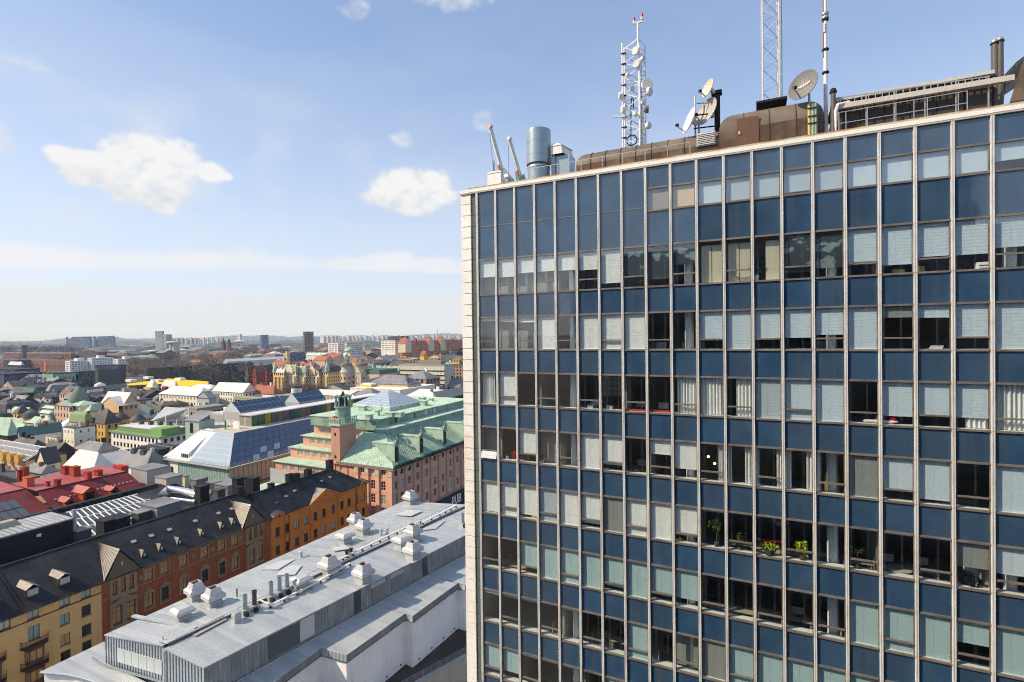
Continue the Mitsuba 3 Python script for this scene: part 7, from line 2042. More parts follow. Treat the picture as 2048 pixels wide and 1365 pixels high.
Q = [at(302, 842, 24), at(354, 838, 24), at(377, 817, 31), at(331, 814, 31)]
part(t, 'frame', M().quad(*Q), paint((0.50, 0.54, 0.58), .4))
for q in range(6):
    for r_ in range(3):
        f = lambda u, v: (Q[0] * (1 - u) + Q[1] * u) * (1 - v) + (Q[3] * (1 - u) + Q[2] * u) * v + np.array([0, 0, .15])
        part(t, 'glass_pane', M().quad(f((q + .05) / 6, (r_ + .05) / 3), f((q + .95) / 6, (r_ + .05) / 3), f((q + .95) / 6, (r_ + .95) / 3), f((q + .05) / 6, (r_ + .95) / 3)), paint((0.42, 0.50, 0.58), .15))
for p in (Q[1], Q[2], Q[3], (Q[1] + Q[2]) / 2):
    part(t, 'post', M().beam((p[0], p[1], 15), p, .35), OFFW)
part(t, 'truss', M().beam(Q[1] + [0, 0, -1.5], Q[2] + [0, 0, -3], .3), OFFW)
house('canopy_base_house', 'dark roofed block carrying the tilted glass canopy', spot(300, 352, 385, 846, 18), 18, 'flat', .4, GREYW, 'dark_roof', cat='building', seed=17)
house('slate_roof_house', 'house with a wide slate grey hip roof and two round headed dormers', spot(224, 292, 346, 939, 18), 18, 'hip', 5, OFFW, 'slate_grey', seed=18, chim=1)
b = spot(224, 292, 346, 939, 18)
for q in (.35, .62):
    x = b[0] + (b[1] - b[0]) * q
    tt = thing('eyelid_dormer', ['left dormer on the slate grey hip roof', 'right dormer on the slate grey hip roof'][q > .5], 'dormer')
    part(tt, 'body', M().box(x - 1.1, x + 1.1, b[2] + 3.2, b[2] + 7, 19, 22.2), 'slate_grey')
    part(tt, 'hood', M().tube([(x, b[2] + 2.9, 22.2), (x, b[2] + 7, 22.2)], 1.3, 12), 'dark_roof')
    part(tt, 'window', M().box(x - .8, x + .8, b[2] + 3.1, b[2] + 3.19, 20.2, 22.0), 'dark_pane')
house('white_sheet_house', 'house with a large plain white sheet metal roof', spot(126, 186, 232, 946, 17), 17, 'hip', 6, OFFW, 'white_roof', seed=19)
house('pale_shed_house', 'low house with a long pale grey roof behind the white sheet roof', spot(176, 205, 266, 930, 17), 17, 'gy', 3, OFFW, 'light_roof', seed=20)
house('blue_slate_house', 'house with a low blue grey roof and yellow wall before the tall cream house', spot(148, 196, 238, 905, 17), 17, 'hip', 3, CRM, 'slate_grey', WINS, seed=21)
t = thing('lattice_roof_house', 'house with a glazed lattice roof and small peach dormers at the left edge', 'house')
b = spot(-40, 54, 82, 922, 18)
part(t, 'wall', M().box(b[0], b[1], b[2], b[2] + 12, 0, 17.9), PEACH)
LA, LB, LC, LD = np.array([b[0], b[2] - .3, 18]), np.array([b[1], b[2] - .3, 18]), np.array([b[1], b[2] + 6.0, 21.6]), np.array([b[0], b[2] + 6.0, 21.6])
part(t, 'slope', M().quad(LA, LB, LC, LD), paint((0.10, 0.11, 0.12), .3))
part(t, 'rear_slope', M().quad((b[0], b[2] + 12, 18), (b[1], b[2] + 12, 18), LC, LD), 'dark_roof')
part(t, 'gable', M().tri((b[1], b[2], 18), (b[1], b[2] + 12, 18), LC), paint((0.16, 0.12, 0.10)))
nrm = np.array([0, -.7, .7]) * .2
for q in range(23):
    p = LA + (LB - LA) * q / 22
    part(t, 'roof_bar', M().beam(p + nrm, p + (LD - LA) + nrm, .42, .2), paint((0.72, 0.73, 0.74)))
for q in (.0, .33, .66, 1.0):
    part(t, 'roof_rail', M().beam(LA + (LD - LA) * q + nrm * 1.6, LB + (LC - LB) * q + nrm * 1.6, .3, .2), paint((0.72, 0.73, 0.74)))
for q in range(5):
    x = b[1] - 4 - q * 6.0
    part(t, 'dormer', M().box(x - 1.6, x + 1.6, b[2] - 1.4, b[2] + .5, 15.4, 18.2), PEACH)
    part(t, 'dormer_roof', M().tube([(x, b[2] - 1.6, 18.3), (x, b[2] + .5, 18.3)], 1.8, 10), paint((0.55, 0.32, 0.10)))
house('stepped_gable_house', 'narrow cream house with a pointed gable beside dark roofs', spot(73, 91, 120, 929, 18), 18, 'gy', 5.5, CRM, 'dark_roof', WINS, seed=22, gablewall=CRM)
house('blue_flat_house', 'white walled house with a flat blue grey roof behind the red chimneys', spot(44, 84, 120, 948, 17), 17, 'hip', 2.2, OFFW, 'slate_grey', seed=23, chim=1)
house('black_flat_house', 'black flat roofed block at the left edge behind the red roof', spot(-40, 46, 80, 962, 17), 17, 'flat', .5, BLACK, 'dark_roof', seed=24, chim=3)
house('dark_gable_house', 'dark gabled house between the lattice roof and the small cream house', spot(82, 110, 150, 908, 18), 18, 'gx', 4, DARK, 'dark_roof', seed=25, chim=1)
house('dark_ridge_house', 'dark hip roofed house below the teal roof', spot(20, 66, 96, 897, 18), 18, 'hip', 3, DARK, 'dark_roof', seed=26, chim=3)
house('red_wing_house', 'narrow white house with a brick red attic box by the crimson roof', spot(216, 226, 256, 946, 19), 19, 'flat', .3, OFFW, paint((0.45, 0.06, 0.04)), seed=27)
single('scarlet_attic', M().box(*[spot(226, 243, 254, 944, 21)[k] for k in (0, 1, 2, 3)], 18, 22.5), paint((0.40, 0.05, 0.035)), 'bright red attic box beside the crimson roof gable', 'attic')
house('dark_low_house', 'dark low roofs right of the slate grey hip roof before the steep glass roof', spot(292, 340, 352, 905, 19), 19, 'gx', 2, DARK, 'dark_roof', seed=28)
house('dark_barrel_house', 'long dark roof in front of the white office house', spot(275, 318, 360, 908, 19), 19, 'flat', 1.6, DARK, 'black_sheet', seed=29)

# ================================================================== the far city
def fspot(pl, pc, pr, py, D):
    z = (CAM + ray(pc, py) * D)[2]
    return spot(pl, pc, pr, py, z), z


def far(name, label, px, D, roof, rise, wall, rmat, win=None, **k):
    b, z = fspot(*px, D)
    return house(name, label, b, z, roof, rise, wall, rmat, win, **k), b, z


BR, NAVY, DGRN, GRY = paint((0.15, 0.085, 0.06)), paint((0.03, 0.05, 0.085), .35), paint((0.10, 0.20, 0.145)), paint((0.30, 0.30, 0.30))
W4, W5 = (4.0, 1.8, 1.8, 3.6, 6, 'dark_pane'), (3.2, 1.3, 1.8, 3.5, 6, 'dark_pane')
FW = (6.0, 3.0, 2.2, 4.5, 8, 'dark_pane')
# horizon
def ridge(name, label, D, lo, hi, col, seed, a0=-85, a1=12):
    az = np.radians(np.linspace(a0, a1, 260))
    n = meshkit.fbm(np.stack([az * 26, az * 0 + seed, az * 0], 1), 5, seed)
    h = lo + (hi - lo) * np.clip((n - .25) * 2, 0, 1)
    m = M()
    P = np.stack([np.sin(az) * D, np.cos(az) * D, h], 1)
    for a, b in zip(P[:-1], P[1:]):
        m.quad(a * [.78, .78, 0], b * [.78, .78, 0], b, a)
        m.quad(a, b, b * [1.15, 1.15, .6], a * [1.15, 1.15, .6])
    return ground_of(name, m, col, label)


surf('wooded', lambda p, n, uv: mix((0.022, 0.036, 0.026), (0.055, 0.07, 0.045), smoothstep(.35, .7, fbm(p.x * .006, p.y * .006, p.z * .03, 4))), rough=.95)
ridge('hill', 'long low wooded ridge along the horizon', 12500, 75, 150, 'wooded', 3)
ridge('hill', 'nearer wooded slopes below the horizon ridge', 7600, 30, 78, 'wooded', 9)
ridge('hill', 'low wooded rise behind the far houses', 4300, 12, 46, 'wooded', 14)
# skyline blocks
for j, px in enumerate(((132, 179, 184, 678), (187, 226, 231, 677))):
    t, b, z = far('castle_block', ['left of two dark turreted blocks on the skyline', 'right of two dark turreted blocks on the skyline'][j], px, 3200, 'flat', 3, paint((0.06, 0.075, 0.095)), 'dark_roof', FW, cat='building')
    w = b[1] - b[0]
    part(t, 'setback', M().box(b[0] + w * .22, b[1] - w * .28, b[2] + 2, b[2] + 40, z + 3, z + 14), paint((0.06, 0.075, 0.095)))
    for x in (b[0] + 4, b[1] - 4):
        part(t, 'turret', M().prism([(x - 5, b[2] - 1), (x + 5, b[2] - 1), (x + 5, b[2] + 9), (x - 5, b[2] + 9)], z, z + 8).lathe((x, b[2] + 4, z + 8.01), [(7, 0), (0, 10)], 6), paint((0.05, 0.06, 0.075)))
t, b, z = far('grey_tower_block', 'grey tower block with a lower right step on the skyline', (310, 325, 328, 663, ), 2600, 'flat', 2, paint((0.22, 0.24, 0.25)), GRY, FW, cat='tower block')
part(t, 'lower_step', M().box(b[1] + .1, b[1] + 26, b[2] + 2, b[2] + 30, 0, z - 16), paint((0.24, 0.26, 0.27)))
far('blue_tower_block', 'square dark blue tower block right of the white saucer roof', (520, 523, 537, 671), 2600, 'flat', 2, paint((0.08, 0.13, 0.20)), GRY, FW, cat='tower block')
far('brown_tower_block', 'tall dark brown tower block standing alone above the old roofs', (606, 609, 627, 665), 1350, 'flat', 2, paint((0.15, 0.13, 0.115)), GRY, (3.2, 1.8, 1.6, 3.2, 22, paint((0.24, 0.22, 0.20))), cat='tower block')
far('pale_slab_tower', 'thin pale tower above the white saucer roof', (475, 480, 484, 669), 2900, 'flat', 1, paint((0.55, 0.50, 0.50)), GRY, cat='tower block')
c = CAM + ray(477, 682) * 2700
tt = thing('saucer_hall', 'flat white saucer shaped roof on the skyline', 'roof')
part(tt, 'disc', M().lathe((c[0], c[1], c[2] - 4), [(8, -14), (14, -5), (34, 0), (34, 2), (5, 6), (0, 6)], 24), 'white_roof')
part(tt, 'stem', M().lathe((c[0], c[1], 0), [(8, 0), (8, c[2] - 18)], 12), GRY)
c = CAM + ray(348, 684) * 1500
tt = thing('round_silo', 'pair of pale round silos with flat caps below the grey tower block', 'silo')
for dx, r_ in ((-7, 8), (9, 9)):
    part(tt, 'shaft', M().lathe((c[0] + dx, c[1], 0), [(r_, 0), (r_, c[2] - 4)], 18), paint((0.42, 0.42, 0.39)), smooth=40)
part(tt, 'cap', M().lathe((c[0], c[1], c[2] - 3.9), [(17, 0), (19, 2), (17, 5), (0, 6)], 24), paint((0.52, 0.54, 0.52)))
tt = thing('twin_spires', 'twin dark brick church spires left of the saucer roof', 'church')
for px in (447, 458):
    c = CAM + ray(px, 686) * 1700
    part(tt, 'tower', M().box(c[0] - 5, c[0] + 5, c[1] - 5, c[1] + 5, 0, c[2]), paint((0.14, 0.08, 0.07)))
    part(tt, 'spire', M().lathe((c[0], c[1], c[2] + .01), [(6, 0), (4, 5), (1.5, 12), (0, 18)], 8), paint((0.08, 0.07, 0.07)))
c = CAM + ray(452, 697) * 1720
part(tt, 'nave', M().box(c[0] - 24, c[0] + 10, c[1], c[1] + 40, 0, c[2]), paint((0.20, 0.24, 0.21)))
sr = np.random.default_rng(77)
xs = list(np.arange(330, 442, 9)) + list(np.arange(640, 928, 8.5))
for j, px in enumerate(xs):
    D = 3800 if px < 500 else 5200
    y = (675.5 if px < 500 else 671.5 - (px - 640) * .004) + sr.random() * 2.2
    w = 4 + 4 * sr.random()
    far('housing_block', 'pale housing slab on the horizon, in the row left of the brown tower' if px < 500 else 'white housing slab on the horizon, in the row right of the brown tower', (px, px + w, px + w + 2, y), D, 'flat', 2, paint([(0.40, 0.40, 0.38), (0.55, 0.53, 0.50), (0.48, 0.47, 0.47), (0.60, 0.58, 0.54)][int(sr.integers(0, 4))]), GRY, (9, 4, 2.5, 6, 6, paint((0.22, 0.24, 0.27))),
        cat='housing block', group='far housing slabs left' if px < 500 else 'far housing slabs right')
# middle left
far('brick_works', 'long low brown brick building with a grey brown roof at the left', (8, 142, 150, 708), 1250, 'flat', 3, BR, paint((0.26, 0.20, 0.165)), (8, 4, 2, 5, 2, 'dark_pane'), cat='building')
far('brick_wing', 'second long brown brick range in front of the grey brown roof', (-60, 150, 156, 722), 1050, 'flat', 2, BR, paint((0.20, 0.16, 0.135)), (7, 3, 2, 5, 2, paint((0.34, 0.20, 0.09))), cat='building')
t = thing('factory_chimney', 'dark square factory chimney behind the brown brick building', 'chimney')
c = CAM + ray(49, 693) * 1350
part(t, 'shaft', M().box(c[0] - 5, c[0] + 5, c[1] - 5, c[1] + 5, 0, c[2]), paint((0.07, 0.065, 0.06)))
part(t, 'rim', M().box(c[0] - 5.6, c[0] + 5.6, c[1] - 5.6, c[1] + 5.6, c[2] + .01, c[2] + 2), DARK)
far('dark_depot', 'dark brick depot with white gable fronts behind the white flats', (157, 196, 214, 704), 1250, 'gy', 5, paint((0.12, 0.10, 0.085)), 'brown_roof', W4, cat='building')
for j, px in enumerate(((130, 140, 175, 724), (175, 183, 228, 718), (227, 236, 251, 720))):
    t, b, z = far('white_flats', ['left block of the white flats with balconies', 'middle and widest block of the white flats', 'right block of the white flats with a blank lit end'][j], px, (860, 880, 870)[j], 'flat', 1.2, paint((0.66, 0.67, 0.67)), 'white_roof', (4.2, 2.2, 1.7, 3.3, 7, paint((0.10, 0.14, 0.20))), cat='apartment block', seed=j)
    part(t, 'stair_tower', M().box(b[0] + 2, b[1] - 4, b[2] + 12, b[2] + 22, z + 1.2, z + 5), OFFW)
far('orange_box', 'small bright orange block left of the white flats', (88, 91, 94, 724), 980, 'flat', .5, paint((0.62, 0.16, 0.05)), GRY, cat='building')
far('arched_hall', 'grey roofed hall with striped glass barrel roof at the left', (16, 42, 48, 731), 900, 'hip', 6, DARK, 'light_roof', cat='building')
far('dark_green_house', 'dark green block with one lit pale green end and rows of windows', (84, 106, 152, 749), 560, 'flat', .8, paint((0.20, 0.36, 0.26)), BLACK, (3.6, 1.8, 2.2, 4.2, 5, 'green_pane'), cat='building')
far('dark_green_wing', 'darker green wing right of the green block', (150, 158, 190, 745), 580, 'flat', .8, paint((0.06, 0.10, 0.075)), BLACK, W4, cat='building')
far('dark_slope_house', 'dark grey green block with a sloping side right of the green wing', (190, 196, 240, 741), 620, 'shed', 6, paint((0.08, 0.10, 0.085)), 'dark_roof', cat='building')
far('stair_block', 'dark stepped block before the right white flats', (226, 235, 252, 738), 640, 'flat', 5, paint((0.07, 0.085, 0.10)), 'dark_roof', cat='building')
far('navy_block', 'long dark navy glass block at the far left', (-30, 8, 86, 752), 620, 'flat', 2, NAVY, BLACK, (5, 3.4, 1.6, 4, 5, paint((0.03, 0.07, 0.13), .2)), cat='building')
far('navy_block', 'lower dark blue block left of the pale green end', (-40, 30, 80, 742), 760, 'flat', 2, paint((0.05, 0.075, 0.12)), BLACK, W4, cat='building')
far('blue_box', 'small light blue box before the green block', (76, 80, 88, 760), 545, 'flat', .5, paint((0.16, 0.33, 0.48)), GRY, cat='building')
t, b, z = far('dark_glass_office', 'very long dark glass office building with floors painted as if lit at its right end', (291, 295, 490, 739), 640, 'flat', 1.5, paint((0.035, 0.05, 0.048), .2), 'dark_roof', None, cat='building')
m, m2 = M(), M()
gg = np.random.default_rng(4)
L = b[3] - b[2]
for r_ in range(7):
    zc = z - 2.6 - r_ * 3.7
    n = int(L / 4.2)
    for j in range(n):
        u = j / n
        lit = gg.random() < (.03 + 1.5 * max(0, u - .66))
        (m2 if lit else m).box(b[1] + .02, b[1] + .12, b[2] + L * u + .4, b[2] + L * (j + 1) / n - .4, zc - 1.2, zc + 1.0)
part(t, 'window', m, 'dark_pane', stuff=True, label='dark office windows in long rows')
part(t, 'lit_window', m2, paint((0.15, 0.19, 0.145), .3), stuff=True, label='office windows painted paler as if lit, gathered at the right end')  # the lit look is only a paler pane colour
for u in (.2, .42, .62, .8):
    part(t, 'recess', M().box(b[1] + .01, b[1] + .2, b[2] + L * u, b[2] + L * u + 3.5, 4, z), BLACK)  # raised black strips across the long front, not sunk into it
t = thing('yellow_roof_hall', 'long low hall with a bright yellow roof', 'hall')
poly = [at(p[0], p[1], 17)[:2] for p in ((204, 772), (290, 764), (338, 758), (417, 764), (417, 769), (352, 777), (322, 769), (255, 772), (206, 775))]
part(t, 'roof', (lambda q: (np.array([[p[0], p[1], 17.3] for p in q]), trimesh.creation.triangulate_polygon(__import__('shapely').Polygon(q), engine='earcut')[1]))(poly), paint((0.66, 0.50, 0.05)))
part(t, 'wall', M().prism(poly, 0, 17.2, False), paint((0.10, 0.10, 0.09)))
part(t, 'fascia', M().prism(poly, 16.2, 17.25, False), paint((0.60, 0.44, 0.05)))
for j, (px, py) in enumerate(((297, 758), (262, 764), (318, 764), (360, 761))):
    c = at(px, py, 17.3)
    part(t, 'roof_box', M().box(c[0] - 5, c[0] + 5, c[1] - 3, c[1] + 3, 17.31, 20), OFFW if j != 2 else 'light_roof')
single('round_ball_tank', M().lathe(at(200, 775, 17), [(0, -5), (4.2, -3), (5, 0), (4.2, 3), (0, 5)], 14), OFFW, 'white ball shaped tank at the left tip of the yellow roof', 'tank', smooth=60)
for j, px in enumerate(((287, 300, 316, 777), (270, 282, 292, 782))):
    far('ochre_shed', ['upper ochre shed below the yellow roof', 'lower ochre shed below the yellow roof'][j], px, 440 - 15 * j, 'flat', .6, paint((0.60, 0.44, 0.15)), paint((0.58, 0.46, 0.14)), cat='shed')
for j, px in enumerate(((292, 305, 318, 776), (322, 350, 358, 778))):
    far('white_tent', ['left white tent roof before the yellow hall', 'right and larger white tent roof before the yellow hall'][j], px, 450, 'hip', 7, OFFW, 'white_roof', cat='tent')
single('red_kiosk', M().box(*fspot(324, 331, 334, 773, 452)[0], 10, 21), paint((0.35, 0.06, 0.04)), 'small red kiosk between the two white tents', 'kiosk')
# station quarter
far('station_hall', 'long dark station roof running right from the pointed dome', (148, 154, 256, 788), 470, 'gy', 5, DARK, 'slate_grey', cat='station')
far('station_shed', 'low black station shed below the long dark roof', (140, 148, 250, 796), 440, 'gy', 4, DARK, 'dark_roof', cat='station')
far('station_pavilion', 'white station pavilion with a dark green roof and tall windows', (31, 66, 80, 787), 450, 'hip', 4.5, paint((0.66, 0.64, 0.60)), paint((0.10, 0.17, 0.14)), (4.2, 1.8, 3.2, 5, 2, 'dark_pane'), cat='station')
far('station_pavilion', 'white station entrance with a black arch and dark attic', (108, 143, 150, 790), 450, 'flat', 3.5, paint((0.66, 0.64, 0.60)), paint((0.07, 0.05, 0.05)), (8, 3.5, 6, 9, 1, 'dark_pane'), cat='station')
far('station_wing', 'long white station wing of many windows at the left edge', (-60, 42, 52, 801), 420, 'hip', 3, paint((0.66, 0.64, 0.60)), paint((0.07, 0.10, 0.10)), (3.0, 1.4, 2.6, 4, 2, 'dark_pane'), cat='station')
far('station_wing', 'white station wing between the pavilion and the entrance', (66, 104, 112, 799), 430, 'hip', 3, paint((0.66, 0.64, 0.60)), paint((0.05, 0.06, 0.065)), (3.0, 1.4, 2.6, 4, 2, 'dark_pane'), cat='station')
c = at(158, 806, 18)
t = thing('pointed_dome', 'grey green pointed quarter dome beside the mint roof', 'dome')
part(t, 'shell', M().lathe((c[0], c[1], 14), [(7.5, 0), (7.2, 4), (5.6, 9), (3.0, 13), (.4, 15.5), (0, 16)], 20), paint((0.20, 0.24, 0.19)), smooth=40)
part(t, 'drum', M().lathe((c[0], c[1], 0), [(7.6, 0), (7.6, 13.99)], 20), DARK)
# white roofs in the middle
far('white_hall', 'large cream white building with a low hip roof right of the ochre turrets', (318, 400, 438, 793), 330, 'hip', 5, paint((0.70, 0.68, 0.56)), 'white_roof', (3.2, 1.0, 1.7, 3.6, 3, 'dark_pane'), cat='building')
far('white_hall', 'long low white roof behind the cream white building', (376, 420, 445, 779), 400, 'hip', 3, paint((0.66, 0.65, 0.60)), 'white_roof', cat='building')
far('white_hall', 'white building with a big plain roof and a row of small windows', (425, 486, 514, 786), 350, 'gx', 6, paint((0.72, 0.70, 0.62)), 'white_roof', (2.6, 1.0, 1.6, 3.6, 2, 'dark_pane'), cat='building')
far('grey_wedge_house', 'grey gabled annex between the two white buildings', (394, 418, 432, 797), 318, 'gy', 4, GREYW, 'slate_grey')
far('red_tile_house', 'house with a bright red tiled roof and brown chimneys', (502, 548, 562, 789), 350, 'hip', 6, OFFW, 'tile_red', chim=6, seed=5)
far('navy_cube', 'navy blue block with a white door beside an open grey yard', (560, 602, 628, 794), 280, 'flat', .6, paint((0.035, 0.075, 0.135), .4), GRY, cat='building', seed=6)
far('olive_office', 'low office with olive green bands and a flat roof', (468, 556, 562, 801), 268, 'flat', .8, paint((0.30, 0.34, 0.16)), paint((0.36, 0.36, 0.30)), (2.2, 1.6, 1.2, 2.4, 3, 'dark_pane'), cat='building')
far('grey_pergola_house', 'grey block with a row of slanting roof fins', (372, 394, 452, 822), 262, 'flat', 1.2, paint((0.42, 0.36, 0.26)), paint((0.26, 0.26, 0.23)), (2.4, 1.6, 1.6, 3, 2, 'dark_pane'), cat='building')
far('roof_deck_house', 'flat grey roofed block left of the long glass shed', (420, 446, 470, 832), 245, 'flat', 1, GREYW, 'light_roof', cat='building', chim=2)
t = thing('white_cylinder', 'white drum shaped roof tower with a dark ring on top', 'tower')
c = CAM + ray(593, 777) * 315
part(t, 'drum', M().lathe((c[0], c[1], 0), [(3.1, 0), (3.1, c[2]), (2.8, c[2] + .1)], 24), paint((0.66, 0.68, 0.68)), smooth=35)
part(t, 'ring', M().lathe((c[0], c[1], c[2] + .11), [(2.9, 0), (2.9, 1.6), (0, 1.7)], 24), paint((0.10, 0.11, 0.08)))
# white halls before the museum roofs
far('white_market_hall', 'long low hall with a broad white roof and a cream front', (620, 694, 735, 793), 318, 'gx', 2.5, paint((0.66, 0.52, 0.32)), 'white_roof', (3.2, 2.2, 1.4, 4, 1, 'green_pane'), cat='hall')
far('white_market_hall', 'smaller white roofed hall with a peach front before the first', (672, 722, 745, 800), 300, 'gx', 2.0, paint((0.66, 0.44, 0.28)), 'white_roof', cat='hall')
far('white_market_hall', 'white roofed hall with a pinkish front behind the green attic', (812, 878, 930, 796), 300, 'gx', 3, paint((0.62, 0.40, 0.30)), 'white_roof', cat='hall', chim=3)
far('white_market_hall', 'flat white roofs with small boxes behind the glass pyramid', (700, 800, 870, 782), 350, 'flat', .6, OFFW, 'white_roof', cat='hall', chim=5)
far('grey_hip_house', 'cream house with a blue grey hip roof left of the glass pyramid', (708, 745, 770, 792), 300, 'hip', 4, paint((0.60, 0.50, 0.30)), 'slate_grey', (2.4, 1.0, 1.8, 3.4, 2, 'dark_pane'))
far('ribbed_tan_house', 'long ribbed tan roof behind the copper attic at the tower edge', (868, 876, 950, 800), 270, 'shed', 4, DARK, seamed('tan_sheet', (0.30, 0.27, 0.20), (0.40, 0.36, 0.28), 1.4, 'y', rough=.6), cat='building')
t, b, z = far('museum_hall', 'low museum hall with dark roofs and slanting skylights', (738, 815, 842, 770), 365, 'hip', 6, paint((0.58, 0.42, 0.29)), 'slate_grey', cat='building')
for q in range(9):
    x = b[0] + 8 + q * 3.2
    part(t, 'skylight', M().beam((x, b[2] + 2.2, z + 1.6), (x + 1.5, b[2] + 6.5, z + 4.0), 1.1, .5), 'dark_pane')
far('museum_block', 'brown museum block with arched windows and a big dark hip roof', (808, 852, 880, 759), 395, 'hip', 6, paint((0.33, 0.24, 0.175)), 'slate_grey', (4.5, 2.2, 3.4, 6, 1, 'dark_pane'), cat='building', chim=2)
far('yellow_side_house', 'white roofed house with one bright yellow wall', (721, 742, 764, 771), 372, 'flat', .8, paint((0.70, 0.50, 0.04)), 'white_roof', cat='building')
far('dark_museum_wing', 'dark flat roofs left of the museum block', (725, 770, 800, 764), 400, 'hip', 3, GREYW, 'dark_roof', cat='building')
# the fine row of old apartment houses
ROWH = [(546, 568, 746, 'gx', 'white_roof', (0.64, 0.46, 0.22), 'ochre apartment house with bays, leftmost of the bright row'), (569, 592, 744, 'mansard', paint((0.34, 0.42, 0.30)), (0.70, 0.62, 0.46), 'cream apartment house with a mint mansard roof in the bright row'),
        (593, 611, 746, 'mansard', paint((0.36, 0.44, 0.33)), (0.68, 0.58, 0.36), 'narrow cream apartment house with a pale green roof in the bright row'), (612, 638, 746, 'gy', 'slate_grey', (0.70, 0.56, 0.38), 'peach apartment house with a tall pointed gable in the bright row'),
        (638, 656, 745, 'mansard', 'dark_roof', (0.66, 0.50, 0.24), 'yellow corner apartment house with a green spire, right end of the bright row')]
for j, (pl, pc, py, rf, rm, wc, lab) in enumerate(ROWH):
    pr = 684 if j == 4 else pc + 2
    t, b, z = far('apartment_house', lab, (pl, pc, pr, py), 480, rf, 7 if rf != 'gx' else 4.5, paint(wc), rm, (2.7, 1.2, 1.9, 3.5, 6, 'dark_pane', paint((wc[0] * .75, wc[1] * .75, wc[2] * .75))), cat='apartment house', chim=3, seed=j + 40)
    if j in (1, 3):
        xm = (b[0] + b[1]) / 2
        part(t, 'front_gable', M().fan([(xm - 4, b[2] - .8, z - 2), (xm + 4, b[2] - .8, z - 2), (xm + 4, b[2] - .8, z + 3), (xm, b[2] - .8, z + 7), (xm - 4, b[2] - .8, z + 3)]), paint(wc))
    if j in (0, 4):
        x = b[1] - 2 if j == 4 else b[0] + 2
        part(t, 'spire', M().lathe((x, b[2] + 1, z), [(2.2, 0), (2.2, 4), (1.4, 7), (.5, 9), (0, 14)], 10), 'copper_green')
    for q in range(3):
        x = b[0] + (b[1] - b[0]) * (q + .5) / 3
        part(t, 'balcony_bay', M().box(x - 1.2, x + 1.2, b[2] - 1.1, b[2] - .05, z - 17, z - 4), paint((wc[0] * .85, wc[1] * .85, wc[2] * .85)))
far('brick_apartments', 'dark red brick apartment house left of the bright row', (505, 512, 530, 744), 500, 'gy', 6, paint((0.26, 0.065, 0.05)), 'brown_roof', W5, cat='apartment house', chim=3, seed=50)
far('brick_apartments', 'brown brick apartment house touching the dark glass office', (492, 496, 508, 738), 540, 'gy', 6, paint((0.14, 0.10, 0.09)), 'dark_roof', W5, cat='apartment house', chim=3, seed=51)
far('brick_apartments', 'shaded red brick house between the glass office and the bright row', (528, 533, 546, 740), 520, 'gy', 5, paint((0.24, 0.08, 0.065)), 'dark_roof', W5, cat='apartment house', chim=2, seed=52)
far('pale_roof_hall', 'very long hall with a pale blue roof curving behind the brick houses', (446, 455, 572, 724), 820, 'gy', 4, paint((0.46, 0.52, 0.56)), paint((0.60, 0.66, 0.70)), cat='hall')
t = thing('twin_turret_house', 'pink house with two round turrets and mint roofs', 'house')
for px in (694, 723):
    c = CAM + ray(px, 745) * 455
    k = part(t, 'turret', M().lathe((c[0], c[1], 0), [(5.4, 0), (5.4, c[2])], 20), PINKW, smooth=40)
    part(k, 'mint_band', M().lathe((c[0], c[1], c[2] + .01), [(6.0, 0), (5.0, 2.6)], 20), 'copper_green', smooth=40)
    part(k, 'upper_drum', M().lathe((c[0], c[1], c[2] + 2.61), [(4.9, 0), (4.9, 3.4)], 20), PINKW, smooth=40)
    part(k, 'turret_roof', M().lathe((c[0], c[1], c[2] + 6.02), [(6.0, 0), (5.4, 1.8), (2, 3.2), (.5, 6), (0, 6)], 20), paint((0.16, 0.17, 0.13)), smooth=40)
    for zz in (5, 9.5, 14):
        for a in (-1.9, -1.2, -.5):
            part(k, 'turret_window', M().beam((c[0] + 5.2 * math.cos(a), c[1] + 5.2 * math.sin(a), c[2] - zz), (c[0] + 5.45 * math.cos(a), c[1] + 5.45 * math.sin(a), c[2] - zz), 1.3, 2.0), 'dark_pane')
c = CAM + ray(708, 747) * 452
part(t, 'front', M().fan([(c[0] - 8, c[1], 0), (c[0] + 8, c[1], 0), (c[0] + 8, c[1], c[2]), (c[0] + 2.5, c[1], c[2] + 9), (c[0] - 2.5, c[1], c[2] + 9), (c[0] - 8, c[1], c[2])]), PINKW)
part(t, 'body', M().box(c[0] - 10, c[0] + 24, c[1] + 5, c[1] + 30, 0, c[2] - 1), PINKW)
part(t, 'roof', M().box(c[0] - 10, c[0] + 24, c[1] + 5, c[1] + 30, c[2] - .99, c[2] + 3), paint((0.10, 0.17, 0.14)))
for q in range(3):
    for zz in (3, 8, 13, 18):
        part(t, 'front_window', M().box(c[0] - 5.5 + q * 4.2, c[0] - 3.9 + q * 4.2, c[1] - .1, c[1] - .002, c[2] - zz - 1.2, c[2] - zz + 1.0), 'dark_pane')
t, b, z = far('mint_gable_house', 'orange brick house with a steep mint roof, dormers and a corner turret', (747, 797, 800, 752), 470, 'gx', 9, paint((0.56, 0.33, 0.12)), 'copper_green', (2.5, 1.2, 1.9, 3.6, 5, 'dark_pane', paint((0.6, 0.45, 0.25))), chim=3, seed=60)
part(t, 'corner_turret', M().lathe((b[0], b[2], z - 8), [(2.2, 0), (2.2, 12), (2.6, 12.1), (1.2, 16), (0, 21)], 12), 'copper_green')
part(t, 'front_gable', M().fan([(b[0] + 12, b[2] - .9, z - 2), (b[0] + 19, b[2] - .9, z - 2), (b[0] + 19, b[2] - .9, z + 4), (b[0] + 15.5, b[2] - .9, z + 9), (b[0] + 12, b[2] - .9, z + 4)]), paint((0.56, 0.33, 0.12)))
